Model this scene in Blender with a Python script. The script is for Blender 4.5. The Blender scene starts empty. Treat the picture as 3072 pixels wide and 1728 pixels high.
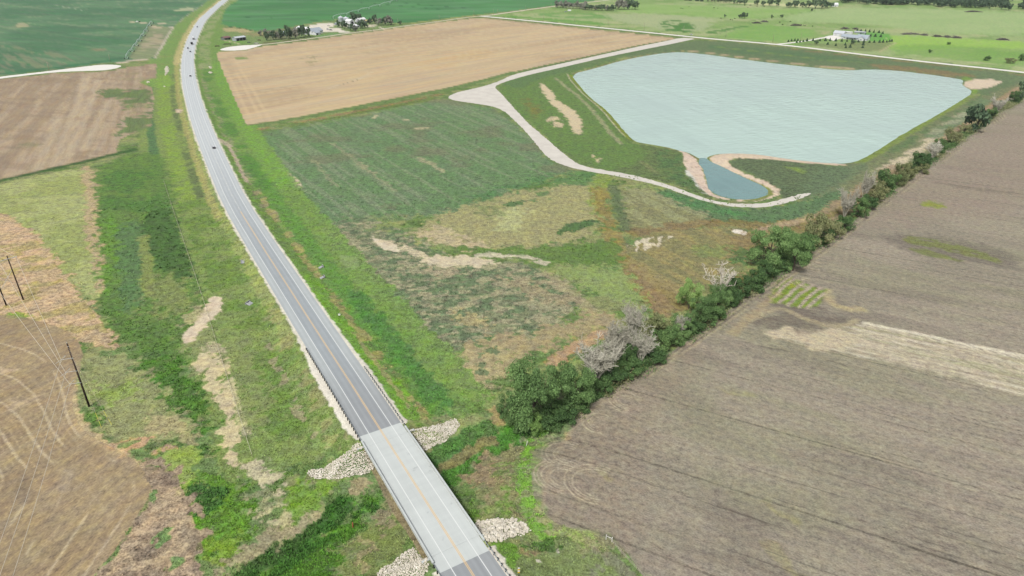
import bpy, bmesh, math, random, time
import numpy as np
from mathutils import Vector, Matrix
from mathutils.geometry import tessellate_polygon
T0 = time.time()
random.seed(7); RNG = np.random.default_rng(11)
sc = bpy.context.scene
COL = sc.collection
R = math.radians

# ------------------------------------------------------------------ camera, sky, sun, exposure
CAMZ, PITCH, FPX = 138.0, R(27.45), 2048.0
cam = bpy.data.cameras.new('camera'); camo = bpy.data.objects.new('camera', cam); COL.objects.link(camo)
cam.sensor_width = 36; cam.lens = 24; cam.clip_start = 1; cam.clip_end = 80000
camo.location = (0, 0, CAMZ); camo.rotation_euler = (R(90) - PITCH, 0, 0); sc.camera = camo
SUN_EL, SUN_AZ = R(52), R(200)          # azimuth of the sun, clockwise from +Y
w = bpy.data.worlds.new('World'); sc.world = w; w.use_nodes = True
nt = w.node_tree; bg = nt.nodes['Background']
sky = nt.nodes.new('ShaderNodeTexSky'); sky.sky_type = 'NISHITA'; sky.sun_disc = False
sky.sun_elevation = SUN_EL; sky.sun_rotation = SUN_AZ; sky.dust_density = 4.0
hs = nt.nodes.new('ShaderNodeHueSaturation'); hs.inputs['Saturation'].default_value = 0.35   # thin overcast
nt.links.new(sky.outputs[0], hs.inputs['Color']); nt.links.new(hs.outputs[0], bg.inputs[0]); bg.inputs[1].default_value = 0.08
sl = bpy.data.lights.new('sun', 'SUN'); sl.energy = 2.05; sl.angle = R(10); sl.color = (1, .96, .9)
so = bpy.data.objects.new('sun', sl); COL.objects.link(so)
_d = Vector((math.sin(SUN_AZ) * math.cos(SUN_EL), math.cos(SUN_AZ) * math.cos(SUN_EL), math.sin(SUN_EL)))
so.rotation_euler = _d.to_track_quat('Z', 'Y').to_euler()
vs = sc.view_settings; vs.view_transform = 'Standard'; vs.look = 'None'; vs.gamma = 1; vs.use_curve_mapping = False
vs.exposure = 1.1
K = np.array([2.02, 1.99, 1.99])        # photo linear value = base colour x K under this light

# ------------------------------------------------------------------ helpers
SA, CA = math.sin(PITCH), math.cos(PITCH)
def at(px, py, z=0.0):
    "photo pixel (3072 x 1728) -> place on the level z"
    u = (np.asarray(px, float) - 1536) / FPX; v = (np.asarray(py, float) - 864) / FPX
    t = (CAMZ - z) / (SA + v * CA)
    return t * u, t * (CA - v * SA)
def pix(X, Y, Z):
    dz = CAMZ - Z; f = Y * CA + dz * SA; d = dz * CA - Y * SA
    return 1536 + FPX * X / f, 864 + FPX * d / f
def lin(c):
    c = np.asarray(c, float) / 255
    return np.where(c <= .04045, c / 12.92, ((c + .055) / 1.055) ** 2.4)
def alb(c, k=1.0):
    a = np.clip(lin(c) / K * k, 0.004, 0.9); return (float(a[0]), float(a[1]), float(a[2]), 1.0)
def h2(xi, yi, seed):
    h = xi * 374761393 + yi * 668265263 + seed * 1442695041
    h = (h ^ (h >> 13)) * 1274126177; h = h ^ (h >> 16)
    return (h & 0xffff) / 65535.0
def vnoise(x, y, seed=0):
    fx, fy = np.floor(x), np.floor(y); xi, yi = fx.astype(np.int64), fy.astype(np.int64)
    tx, ty = x - fx, y - fy; tx = tx * tx * (3 - 2 * tx); ty = ty * ty * (3 - 2 * ty)
    a = h2(xi, yi, seed); b = h2(xi + 1, yi, seed); c = h2(xi, yi + 1, seed); d = h2(xi + 1, yi + 1, seed)
    return (a * (1 - tx) + b * tx) * (1 - ty) + (c * (1 - tx) + d * tx) * ty
def fbm(x, y, o=3, seed=0):
    s = 0; a = .5; n = 0
    for i in range(o):
        s = s + a * vnoise(x * 2 ** i + 17.3 * i, y * 2 ** i - 9.1 * i, seed + i); n += a; a *= .55
    return s / n
def sstep(a, b, x):
    t = np.clip((x - a) / (b - a), 0, 1); return t * t * (3 - 2 * t)
def chaikin(P, n=2, closed=True):
    P = np.asarray(P, float)
    for _ in range(n):
        Q = np.roll(P, -1, 0) if closed else P[1:]
        A = P if closed else P[:-1]
        N = np.empty((2 * len(A), 2)); N[0::2] = .75 * A + .25 * Q; N[1::2] = .25 * A + .75 * Q
        if not closed: N = np.vstack([P[:1], N, P[-1:]])
        P = N
    return P
def segdist(X, Y, P, closed):
    n = len(P); D = np.full(X.shape, 1e18)
    for i in range(n if closed else n - 1):
        ax, ay = P[i]; bx, by = P[(i + 1) % n]; dx, dy = bx - ax, by - ay
        L = dx * dx + dy * dy + 1e-12
        t = np.clip(((X - ax) * dx + (Y - ay) * dy) / L, 0, 1)
        D = np.minimum(D, (X - ax - t * dx) ** 2 + (Y - ay - t * dy) ** 2)
    return np.sqrt(D)
def inside(X, Y, P):
    r = np.zeros(X.shape, bool); n = len(P)
    for i in range(n):
        ax, ay = P[i]; bx, by = P[(i + 1) % n]
        if ay == by: continue
        c = ((ay > Y) != (by > Y)) & (X < (bx - ax) * (Y - ay) / (by - ay) + ax)
        r ^= c
    return r
def sdist(X, Y, P):
    d = segdist(X, Y, P, True); return np.where(inside(X, Y, P), -d, d)

def sprops(o, label=None, cat=None, group=None, kind=None):
    if label: o['label'] = label
    if cat: o['category'] = cat
    if group: o['group'] = group
    if kind: o['kind'] = kind
    return o
def link(name, me, parent=None, mat=None):
    o = bpy.data.objects.new(name, me); COL.objects.link(o)
    if parent is not None: o.parent = parent
    if mat is not None and me is not None and not me.materials: me.materials.append(mat)
    return o
def thing(name, label, cat, loc=(0, 0, 0), rz=0.0, group=None):
    o = bpy.data.objects.new(name, None); COL.objects.link(o); o.empty_display_size = .2
    o.location = loc; o.rotation_euler = (0, 0, rz)
    return sprops(o, label, cat, group)
def copy_tree(src, parent=None):
    c = src.copy(); COL.objects.link(c); c.parent = parent
    for ch in KIDS.get(src.name, ()): copy_tree(ch, c)
    return c
KIDS = {}
def kids_of(o):
    KIDS[o.name] = list(o.children)
    for c in o.children: kids_of(c)
class MB:
    def __init__(s): s.v = []; s.f = []
    def add(s, v, f):
        b = len(s.v); s.v += [tuple(p) for p in v]; s.f += [tuple(i + b for i in q) for q in f]; return s
    def box(s, c, d, rz=0, taper=1.0, m=None):
        x, y, z = d[0] / 2, d[1] / 2, d[2] / 2; P = []
        for k, zz in ((1, -z), (taper, z)):
            for a, b in ((-x, -y), (x, -y), (x, y), (-x, y)):
                p = Vector((a * k, b * k, zz))
                if m is not None: p = m @ p
                if rz: p = Matrix.Rotation(rz, 3, 'Z') @ p
                P.append((p.x + c[0], p.y + c[1], p.z + c[2]))
        return s.add(P, [(3, 2, 1, 0), (4, 5, 6, 7), (0, 1, 5, 4), (1, 2, 6, 5), (2, 3, 7, 6), (3, 0, 4, 7)])
    def tube(s, pts, rad, n=6, cap=True):
        pts = [Vector(p) for p in pts]; V = []; F = []
        if not hasattr(rad, '__len__'): rad = [rad] * len(pts)
        for i, p in enumerate(pts):
            d = (pts[min(i + 1, len(pts) - 1)] - pts[max(i - 1, 0)])
            d = d.normalized() if d.length > 1e-9 else Vector((0, 0, 1))
            a = d.cross(Vector((0, 0, 1)) if abs(d.z) < .9 else Vector((1, 0, 0))).normalized(); b = d.cross(a)
            for k in range(n):
                t = 2 * math.pi * k / n; V.append(p + (a * math.cos(t) + b * math.sin(t)) * rad[i])
        for i in range(len(pts) - 1):
            for k in range(n):
                F.append((i * n + k, i * n + (k + 1) % n, (i + 1) * n + (k + 1) % n, (i + 1) * n + k))
        if cap and n > 2: F.append(tuple(range(n - 1, -1, -1))); F.append(tuple(range((len(pts) - 1) * n, len(pts) * n)))
        return s.add(V, F)
    def mesh(s, name, mat=None, smooth=False):
        me = bpy.data.meshes.new(name); me.from_pydata(s.v, [], s.f)
        if smooth: me.polygons.foreach_set('use_smooth', [True] * len(s.f))
        if mat: me.materials.append(mat)
        return me
    def build(s, name, mat=None, parent=None, smooth=False):
        return link(name, s.mesh(name, mat, smooth), parent)

# ------------------------------------------------------------------ materials
def newmat(name):
    m = bpy.data.materials.new(name); m.use_nodes = True
    n = m.node_tree.nodes; b = n['Principled BSDF']; b.inputs['Roughness'].default_value = .85
    b.inputs['Specular IOR Level'].default_value = .25
    return m, m.node_tree, b
def N(nt, t, **kw):
    n = nt.nodes.new(t)
    for k, v in kw.items():
        if k.startswith('i_'):
            key = k[2:].replace('_', ' ')
            n.inputs[int(key) if key.isdigit() else key].default_value = v
        else: setattr(n, k, v)
    return n
def mathn(nt, op, a, b=None, c=None):
    n = nt.nodes.new('ShaderNodeMath'); n.operation = op
    for i, x in enumerate((a, b, c)):
        if x is None: continue
        if isinstance(x, (int, float)): n.inputs[i].default_value = x
        else: nt.links.new(x, n.inputs[i])
    return n.outputs[0]
def mixc(nt, f, a, b, mode='MIX'):
    n = nt.nodes.new('ShaderNodeMix'); n.data_type = 'RGBA'; n.blend_type = mode
    for i, x in ((0, f), (6, a), (7, b)):
        if isinstance(x, (int, float)): n.inputs[i].default_value = x
        elif isinstance(x, tuple): n.inputs[i].default_value = x
        else: nt.links.new(x, n.inputs[i])
    return n.outputs[2]
def simple(name, col, rough=.8, var=.18, scale=3.0, metal=0.0, k=1.0, bump=0.0, spec=.25):
    "plain colour broken by noise in object space"
    m, nt, b = newmat(name); base = alb(col, k)
    tc = N(nt, 'ShaderNodeTexCoord'); no = N(nt, 'ShaderNodeTexNoise', i_Scale=scale, i_Detail=4.0)
    nt.links.new(tc.outputs['Object'], no.inputs['Vector'])
    f = mathn(nt, 'MULTIPLY_ADD', no.outputs[0], 2 * var, 1 - var)
    c = nt.nodes.new('ShaderNodeVectorMath'); c.operation = 'SCALE'; c.inputs[0].default_value = base[:3]; nt.links.new(f, c.inputs['Scale'])
    nt.links.new(c.outputs[0], b.inputs['Base Color'])
    b.inputs['Roughness'].default_value = rough; b.inputs['Metallic'].default_value = metal; b.inputs['Specular IOR Level'].default_value = spec
    if bump:
        bp = N(nt, 'ShaderNodeBump', i_Strength=bump, i_Distance=.05); nt.links.new(no.outputs[0], bp.inputs['Height']); nt.links.new(bp.outputs[0], b.inputs['Normal'])
    return m
def cover_mat(name, fine=.28, fine_scale=1.6, mid=.2, mid_scale=.2, ang=0.0, stretch=1.0, bump=.5, bdist=.35, hue=.06, lines=0.0, line_w=9.0, spread=1.0):
    "ground cover: what grows or lies there (attribute cover) x stalks, clumps and, in fields, drill lines along ang"
    m, nt, b = newmat(name); L = nt.links.new
    at_ = N(nt, 'ShaderNodeAttribute', attribute_name='cover'); gr = N(nt, 'ShaderNodeAttribute', attribute_name='grain')
    geo = N(nt, 'ShaderNodeNewGeometry'); mp = N(nt, 'ShaderNodeMapping', vector_type='TEXTURE')
    mp.inputs['Rotation'].default_value = (0, 0, ang); mp.inputs['Scale'].default_value = (stretch, 1, 1)
    L(geo.outputs['Position'], mp.inputs['Vector']); g = gr.outputs['Fac']
    def octave(scale, vec, detail=3.0):
        n = N(nt, 'ShaderNodeTexNoise', i_Scale=scale, i_Detail=detail, i_Roughness=.6); L(vec, n.inputs['Vector'])
        return n.outputs[0], mathn(nt, 'MINIMUM', mathn(nt, 'MAXIMUM', mathn(nt, 'MULTIPLY', mathn(nt, 'SUBTRACT', n.outputs[0], .5), 6.0), -1.2), 1.2)
    r1, c1 = octave(fine_scale, mp.outputs[0]); r4, c4 = octave(fine_scale * .3, mp.outputs[0]); r2, c2 = octave(mid_scale, mp.outputs[0], 4.0)
    r3, c3 = octave(mid_scale * .37, geo.outputs['Position'])
    v = mathn(nt, 'MULTIPLY_ADD', c1, fine, mathn(nt, 'MULTIPLY_ADD', c4, fine * .85, mathn(nt, 'MULTIPLY', c2, mid)))
    v = mathn(nt, 'MULTIPLY_ADD', v, g, 1.0)
    if lines:
        mp2 = N(nt, 'ShaderNodeMapping', vector_type='TEXTURE'); mp2.inputs['Rotation'].default_value = (0, 0, ang); mp2.inputs['Scale'].default_value = (14, 1, 1); L(geo.outputs['Position'], mp2.inputs['Vector'])
        wv = N(nt, 'ShaderNodeTexWave', i_Scale=.314 / line_w, i_Distortion=1.4, i_Detail=2.0, i_Detail_Scale=.25, bands_direction='Y'); L(mp2.outputs[0], wv.inputs['Vector'])
        mr = N(nt, 'ShaderNodeMapRange', interpolation_type='SMOOTHSTEP'); L(wv.outputs[1], mr.inputs[0]); mr.inputs[1].default_value = .955; mr.inputs[2].default_value = 1.0
        rm, cm = octave(.05, mp2.outputs[0]); mk = mathn(nt, 'MAXIMUM', cm, 0.0)
        v = mathn(nt, 'SUBTRACT', v, mathn(nt, 'MULTIPLY', mathn(nt, 'MULTIPLY', mr.outputs[0], mk), lines))
    v = mathn(nt, 'MAXIMUM', v, .2)
    hsv = N(nt, 'ShaderNodeHueSaturation')
    L(at_.outputs['Color'], hsv.inputs['Color'])
    L(mathn(nt, 'MULTIPLY_ADD', c4, hue * .12, mathn(nt, 'MULTIPLY_ADD', c3, hue * .12, .5)), hsv.inputs['Hue'])
    L(mathn(nt, 'MULTIPLY_ADD', c2, .12, .96), hsv.inputs['Saturation'])
    L(v, hsv.inputs['Value']); L(hsv.outputs[0], b.inputs['Base Color'])
    b.inputs['Roughness'].default_value = 1; b.inputs['Specular IOR Level'].default_value = .05
    if bump:
        bp = N(nt, 'ShaderNodeBump', i_Strength=bump, i_Distance=bdist); L(mathn(nt, 'ADD', r1, r4), bp.inputs['Height']); L(bp.outputs[0], b.inputs['Normal'])
    return m
def leaf_mat(name, cols, trans=.25, rough=.6, kk=1.0):
    "leaves whose colour wanders between the given greens, clump by clump and tree by tree"
    m, nt, b = newmat(name); L = nt.links.new
    tc = N(nt, 'ShaderNodeTexCoord'); no = N(nt, 'ShaderNodeTexNoise', i_Scale=.55, i_Detail=3.0); oi = N(nt, 'ShaderNodeObjectInfo')
    ad = N(nt, 'ShaderNodeVectorMath', operation='ADD'); L(tc.outputs['Object'], ad.inputs[0])
    sc_ = N(nt, 'ShaderNodeVectorMath', operation='SCALE'); sc_.inputs['Scale'].default_value = 1; L(oi.outputs['Location'], sc_.inputs[0]); L(sc_.outputs[0], ad.inputs[1])
    L(ad.outputs[0], no.inputs['Vector'])
    wn = N(nt, 'ShaderNodeTexWhiteNoise', noise_dimensions='3D'); ge = N(nt, 'ShaderNodeNewGeometry'); L(ge.outputs['Random Per Island'], wn.inputs['Vector'])
    f = mathn(nt, 'ADD', mathn(nt, 'MULTIPLY_ADD', no.outputs[0], 1.3, -.3), mathn(nt, 'MULTIPLY_ADD', wn.outputs[0], .5, -.25))
    f = mathn(nt, 'ADD', f, mathn(nt, 'MULTIPLY_ADD', oi.outputs['Random'], .3, -.15))
    cr = N(nt, 'ShaderNodeValToRGB'); L(f, cr.inputs[0]); el = cr.color_ramp.elements
    while len(el) < len(cols): el.new(.5)
    for i, c in enumerate(cols): el[i].position = .12 + .76 * i / max(1, len(cols) - 1); el[i].color = alb(c, kk)
    L(cr.outputs[0], b.inputs['Base Color']); b.inputs['Roughness'].default_value = rough; b.inputs['Specular IOR Level'].default_value = .15
    if trans:
        tr = N(nt, 'ShaderNodeBsdfTranslucent'); L(cr.outputs[0], tr.inputs[0]); mx = N(nt, 'ShaderNodeMixShader', i_Fac=trans)
        L(b.outputs[0], mx.inputs[1]); L(tr.outputs[0], mx.inputs[2]); L(mx.outputs[0], nt.nodes['Material Output'].inputs[0])
    return m

# ------------------------------------------------------------------ highway line, terrain
CPX = [(1562, 1951), (1487, 1833), (1421, 1728), (1381, 1665), (1301, 1538), (1223, 1416), (1141, 1287), (1055, 1152), (991, 1056), (927, 957), (863, 858), (800, 760), (725, 640), (689, 576), (637, 457), (597, 358), (569, 260), (561, 191), (566, 153), (577, 115), (604, 62), (638, 30), (674, 0), (708, -25), (740, -45)]
def zroad(py): return np.interp(py, [300, 1000, 1150], [1.0, 2.4, 3.0])
_c = []
for x, y in CPX:
    z = float(zroad(y)); X, Y = at(x, y, z); _c.append((float(X), float(Y), z))
_c = np.array(_c)
# straighten the near tangent, then smooth and resample by Y
near = _c[:12]; pf = np.polyfit(near[:, 1], near[:, 0], 1)
_c[:11, 0] = np.polyval(pf, _c[:11, 1])
YS = np.arange(20, _c[-1, 1], 2.0)
XS = np.interp(YS, _c[:, 1], _c[:, 0]); ZS = np.interp(YS, _c[:, 1], _c[:, 2])
XS[YS < _c[0, 1]] = np.polyval(pf, YS[YS < _c[0, 1]])
def smooth1(a, k):
    p = np.pad(a, k, mode='reflect', reflect_type='odd'); return np.convolve(p, np.ones(2 * k + 1) / (2 * k + 1), 'valid')
far = sstep(330, 480, YS)
XSm = smooth1(smooth1(smooth1(XS, 25), 25), 15); XS = XS * (1 - far) + XSm * far
DX = np.gradient(XS, YS); CT = 1 / np.sqrt(1 + DX * DX)
SS = np.concatenate([[0], np.cumsum(np.hypot(np.diff(XS), np.diff(YS)))])
def road_sd(X, Y):
    "station and signed offset (right positive) of places near the highway"
    d0 = (X - np.interp(Y, YS, XS)); c = np.interp(Y, YS, CT); sn = np.interp(Y, YS, DX) * c
    d = d0 * c; Yf = Y + d * sn            # foot of the perpendicular
    return np.interp(Yf, YS, SS), (X - np.interp(Yf, YS, XS)) * np.interp(Yf, YS, CT) - (Y - Yf) * np.interp(Yf, YS, DX) * np.interp(Yf, YS, CT)
def road_pt(s, d=0.0, z=0.0):
    x = np.interp(s, SS, XS); y = np.interp(s, SS, YS); dx = np.interp(s, SS, DX * CT); dy = np.interp(s, SS, CT)
    return x + d * dy, y - d * dx, np.interp(s, SS, ZS) + z
def road_dir(s):
    return math.atan2(float(np.interp(s, SS, CT)), float(np.interp(s, SS, DX * CT)))
def road_s(px, py):
    X, Y = at(px, py, float(zroad(py))); s, d = road_sd(np.array([X]), np.array([Y])); return float(s[0]), float(d[0])
SB0 = (road_s(1328, 1714)[0] + road_s(1461, 1656)[0]) / 2     # near end of the concrete
SB1 = (road_s(1087, 1308)[0] + road_s(1192, 1270)[0]) / 2     # far end of the concrete
AB0, AB1 = SB0 + 5.5, SB1 - 5.5                               # abutment faces
CREEK = np.array(np.column_stack(at(*np.array([(1640, 1290), (1500, 1330), (1370, 1400), (1270, 1462), (1180, 1500), (1100, 1545), (960, 1600), (860, 1655), (730, 1730), (620, 1800)]).T)))
POND = chaikin(np.column_stack(at(*np.array([(1712, 223), (1779, 207), (1859, 183), (1938, 167), (1998, 158), (2048, 156), (2127, 164), (2247, 181), (2366, 195), (2445, 203), (2505, 209), (2557, 211), (2604, 207.5), (2684, 211), (2783, 222.6), (2863, 234.5), (2893, 240.5), (2885, 254), (2899, 264), (2916, 272), (2912, 284), (2863, 314), (2803, 350), (2744, 382), (2684, 417), (2636, 449), (2585, 479), (2545, 490), (2505, 491), (2406, 483), (2326, 471), (2247, 461), (2159, 461), (2123, 470), (2116, 477), (2098, 476), (2064, 457), (2042, 453), (1998, 441), (1938, 431), (1904, 425), (1879, 401), (1851, 366), (1819, 330), (1771, 294), (1739, 258)]).T, z=-1.2)), 1)
POND2 = chaikin(np.column_stack(at(*np.array([(2101, 474), (2118, 475), (2124, 481), (2162, 498.5), (2202, 518), (2242, 537), (2283, 555), (2301, 566), (2306, 577), (2295, 589), (2263, 597.5), (2222, 599.5), (2182, 594), (2148, 584), (2127, 569), (2121, 549), (2115, 521), (2105, 500), (2094, 488)]).T, z=-1.2)), 1)
def height(X, Y, full=False):
    X = np.asarray(X, float); Y = np.asarray(Y, float); z = np.zeros(X.shape)
    # creek bed
    m = (Y < 340) & (X < 120) & (X > -260)
    if m.any():
        d = segdist(X[m], Y[m], CREEK, False); z[m] -= 2.6 * np.exp(-(d / 9.0) ** 2) + .5 * np.exp(-(d / 25.0) ** 2)
    # ponds
    for P in (POND, POND2):
        b = (X > P[:, 0].min() - 14) & (X < P[:, 0].max() + 14) & (Y > P[:, 1].min() - 14) & (Y < P[:, 1].max() + 14)
        if b.any():
            d = sdist(X[b], Y[b], P) + 1.2 * (fbm(X[b] / 6, Y[b] / 6, 2, 5) - .5)
            z[b] = np.minimum(z[b], np.clip(-1.2 + .14 * d, -1.9, 0))
    # highway bank, open between the abutments
    s, d = road_sd(X, Y); zr = np.interp(s, SS, ZS); m = (np.abs(d) < 45)
    ad = np.abs(d); emb = zr - .12 - np.maximum(0, ad - 8.3) / 3.6
    ins = np.minimum(s - AB0, AB1 - s)
    emb = np.where(ins > 0, np.minimum(emb, zr - 1.0 - ins / 1.7), emb)
    z = np.where(m & (emb > z), emb, z)
    z = np.where((ad < 8.3) & (ins <= 0) & m, zr - .12, z)
    return z
def att(px, py):
    "photo pixel -> place on the terrain"
    px = np.asarray(px, float); py = np.asarray(py, float); z = np.zeros(px.shape)
    for _ in range(7):
        X, Y = at(px, py, z); z = .4 * z + .6 * height(X, Y)
    X, Y = at(px, py, z); return X, Y, height(X, Y)
def gp(px, py):
    X, Y, Z = att(np.array([px]), np.array([py])); return float(X[0]), float(Y[0]), float(Z[0])
def poly(P, n=0):
    P = np.asarray(P, float); X, Y, Z = att(P[:, 0], P[:, 1]); Q = np.column_stack([X, Y])
    return chaikin(Q, n) if n else Q
def ang2(a, b):
    X, Y = at([a[0], b[0]], [a[1], b[1]]); return math.atan2(Y[1] - Y[0], X[1] - X[0])
def pxm(py): return (FPX * SA + (py - 864) * CA) / CAMZ     # photo pixels per metre at the ground seen at row py

# ------------------------------------------------------------------ ground: one sheet, finer near and coarser far
NC, NR, TH, RHO0 = 950, 860, R(52), 100.0
th = np.linspace(-TH, TH, NC); rho = 1 / np.linspace(1 / RHO0, 1 / 5200.0, NR)
GX = (rho[:, None] * np.sin(th)[None]).ravel(); GY = (rho[:, None] * np.cos(th)[None]).ravel()
GZ = height(GX, GY)
S_, D_ = road_sd(GX, GY); AD = np.abs(D_)
COV = np.empty((len(GX), 3)); COV[:] = lin((112, 134, 80)); GRAIN = np.full(len(GX), .8)
W1 = fbm(GX / 4.0, GY / 4.0, 3, 101) - .5; W2 = fbm(GX / 4.0 + 50, GY / 4.0 - 31, 3, 202) - .5
def _rank(a):
    r = np.empty(len(a)); r[np.argsort(a)] = np.linspace(0, 1, len(a)); return r
CL = [_rank(fbm(GX / sx, GY / sx, 3, sd) + .35 * fbm(GX / (3.2 * sx), GY / (3.2 * sx), 2, sd + 9)) for sx, sd in ((2.0, 601), (1.4, 641))]
FLD = np.zeros(len(GX), bool)
CLI = [0]
def clump(idx, w0, soft=.34):
    "cover changes clump by clump, not as a smooth fade"
    CLI[0] += 1; c = CL[CLI[0] % 2][idx]
    if (CLI[0] // 2) % 2: c = 1 - c
    so = np.where(FLD[idx], .85, np.maximum(soft, .34 + .55 * sstep(260, 620, GY[idx]))); return sstep(c * (1 - so), c * (1 - so) + so, w0)
def wmix(idx, wgt, col, grain=None):
    c = lin(col); COV[idx] += (c - COV[idx]) * wgt[:, None]
    if grain is not None: GRAIN[idx] += (grain - GRAIN[idx]) * wgt
def patchw(idx, pn):
    sx, sy, ang, thr, soft, seed = pn
    x, y = GX[idx], GY[idx]; c, s = math.cos(ang), math.sin(ang)
    n = fbm((x * c + y * s) / sx, (-x * s + y * c) / sy, 3, seed); return sstep(thr - soft, thr + soft, n)
def paint(P, col, feather=2.0, warp=4.0, alpha=1.0, pn=None, grain=None, sm=1, world=False, grow=0.0):
    Q = np.asarray(P, float) if world else poly(P)
    if sm: Q = chaikin(Q, sm)
    mg = feather + warp + grow
    idx = np.nonzero((GX > Q[:, 0].min() - mg) & (GX < Q[:, 0].max() + mg) & (GY > Q[:, 1].min() - mg) & (GY < Q[:, 1].max() + mg))[0]
    if not len(idx): return
    d = sdist(GX[idx] + 2 * warp * W1[idx], GY[idx] + 2 * warp * W2[idx], Q) - grow
    wgt = sstep(feather, -feather, d)
    if pn is not None: wgt = wgt * patchw(idx, pn)
    wmix(idx, clump(idx, wgt) * alpha, col, grain)
def stroke(P, col, width=1.0, feather=.6, warp=.6, alpha=1.0, pn=None, grain=None, sm=2):
    P = np.asarray(P, float); X, Y, Z = att(P[:, 0], P[:, 1]); Q = np.column_stack([X, Y])
    if sm: Q = chaikin(Q, sm, False)
    mg = width + feather + 2 * warp
    idx = np.nonzero((GX > Q[:, 0].min() - mg) & (GX < Q[:, 0].max() + mg) & (GY > Q[:, 1].min() - mg) & (GY < Q[:, 1].max() + mg))[0]
    if not len(idx): return
    d = segdist(GX[idx] + 2 * warp * W1[idx], GY[idx] + 2 * warp * W2[idx], Q, False)
    wgt = sstep(width / 2 + feather, width / 2 - feather, d)
    if pn is not None: wgt = wgt * patchw(idx, pn)
    wmix(idx, clump(idx, wgt, .4) * alpha, col, grain)
ALLI = np.arange(len(GX))
def mottle(sub, col, pn, alpha=1.0, grain=None):
    idx = ALLI[sub]; wmix(idx, clump(idx, patchw(idx, pn), .35) * alpha, col, grain)

# directions of the section grid and of the rows
A_E = ang2((900, 120), (1445, 50)); A_N = ang2((2684, 175), (1600, 63))
ROW_R = ang2((2231, 1152), (3072, 1371)); ROW_C = ang2((1100, 240), (1900, 110)); ROW_L = ang2((150, 540), (300, 240))
# field outlines (photo pixels -> ground)
F_RIGHT = poly([(1930, 1728), (1880, 1657), (1826, 1617), (1779, 1604), (1728, 1590), (1678, 1573), (1644, 1553), (1617, 1523), (1600, 1489), (1595, 1442), (1593, 1391), (1599, 1358), (1614, 1327), (1637, 1304), (1678, 1273), (1718, 1250), (1748, 1230), (1819, 1185), (1860, 1157), (1900, 1134), (1968, 1086), (2020, 1051), (2082, 1010), (2144, 964), (2220, 904), (2306, 842), (2368, 801), (2431, 758), (2485, 716), (2560, 666), (2626, 611), (2672, 578), (2732, 539), (2778, 497), (2820, 463), (2864, 437), (2919, 401), (2961, 367), (3002, 336), (3037, 316), (3072, 298), (3230, 210), (3700, 230), (3900, 700), (3900, 1790), (1990, 1790)])
F_TAN = poly([(648, 159), (660, 155), (700, 154), (733, 152), (774, 141), (940, 120), (1161, 88), (1311, 68), (1400, 57), (1446, 54), (1600, 69), (1750, 85), (1900, 100), (2000, 111), (2036, 117), (1918, 135), (1819, 157), (1720, 178), (1620, 198), (1540, 216), (1461, 238), (1362, 262), (1223, 290), (1103, 314), (1024, 329), (874, 358), (743, 378), (731, 358), (700, 286), (672, 223)])
F_LEFT = poly([(-500, 300), (0, 238), (161, 220), (303, 215), (345, 210), (372, 204), (469, 190), (469, 236), (421, 246), (457, 262), (462, 300), (455, 380), (392, 402), (360, 420), (345, 461), (270, 480), (150, 507), (0, 540), (-500, 640)])
F_TILL = poly([(-500, 930), (0, 943), (60, 948), (139, 968), (200, 992), (238, 1026), (250, 1060), (240, 1110), (222, 1172), (216, 1204), (226, 1255), (254, 1291), (278, 1311), (338, 1343), (377, 1362), (413, 1390), (437, 1422), (453, 1462), (445, 1494), (417, 1541), (377, 1601), (338, 1661), (294, 1708), (282, 1728), (240, 1790), (-500, 1790)])
F_CROPL = poly([(-900, -60), (720, -60), (640, -10), (592, 27), (565, 44), (539, 65), (523, 81), (509, 104), (486, 145), (468, 173), (360, 186), (300, 190), (242, 199), (141, 212), (0, 228), (-500, 290), (-900, 300)])
F_CROPR = poly([(664, 73), (672, 36), (688, 16), (716, 0), (745, -25), (800, -60), (2000, -60), (1900, -22), (1830, -4), (1668, 15), (1543, 32), (1436, 43), (1347, 54), (1240, 67), (1179, 69), (1099, 60), (1012, 58), (950, 67), (900, 75), (873, 80), (830, 88), (790, 92), (762, 91), (721, 83), (690, 79)])
def reg_inside(Q, warp=.5):
    return inside(GX + warp * W1, GY + warp * W2, Q)
IN_R, IN_T, IN_L, IN_TL, IN_CL, IN_CR = [reg_inside(q) for q in (F_RIGHT, F_TAN, F_LEFT, F_TILL, F_CROPL, F_CROPR)]
GRASS = ~(IN_R | IN_T | IN_L | IN_TL | IN_CL | IN_CR); FLD[:] = ~GRASS

# --- base covers
far_m = GRASS & (GY > 700)
mottle(GRASS, (138, 150, 92), (30, 18, .4, .5, .14, 31), .8)
mottle(GRASS, (92, 118, 62), (12, 9, .2, .56, .10, 37), .7)
mottle(GRASS, (150, 148, 104), (8, 6, .2, .60, .08, 39), .55)
wmix(ALLI[IN_R], np.ones(IN_R.sum()), (150, 141, 125), .6)
wmix(ALLI[IN_T], np.ones(IN_T.sum()), (199, 176, 141), .6)
wmix(ALLI[IN_L], np.ones(IN_L.sum()), (166, 146, 121), .5)
wmix(ALLI[IN_TL], np.ones(IN_TL.sum()), (164, 144, 112), .6)
wmix(ALLI[IN_CL], np.ones(IN_CL.sum()), (101, 139, 101), .5)
wmix(ALLI[IN_CR], np.ones(IN_CR.sum()), (86, 142, 86), .3)

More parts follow.
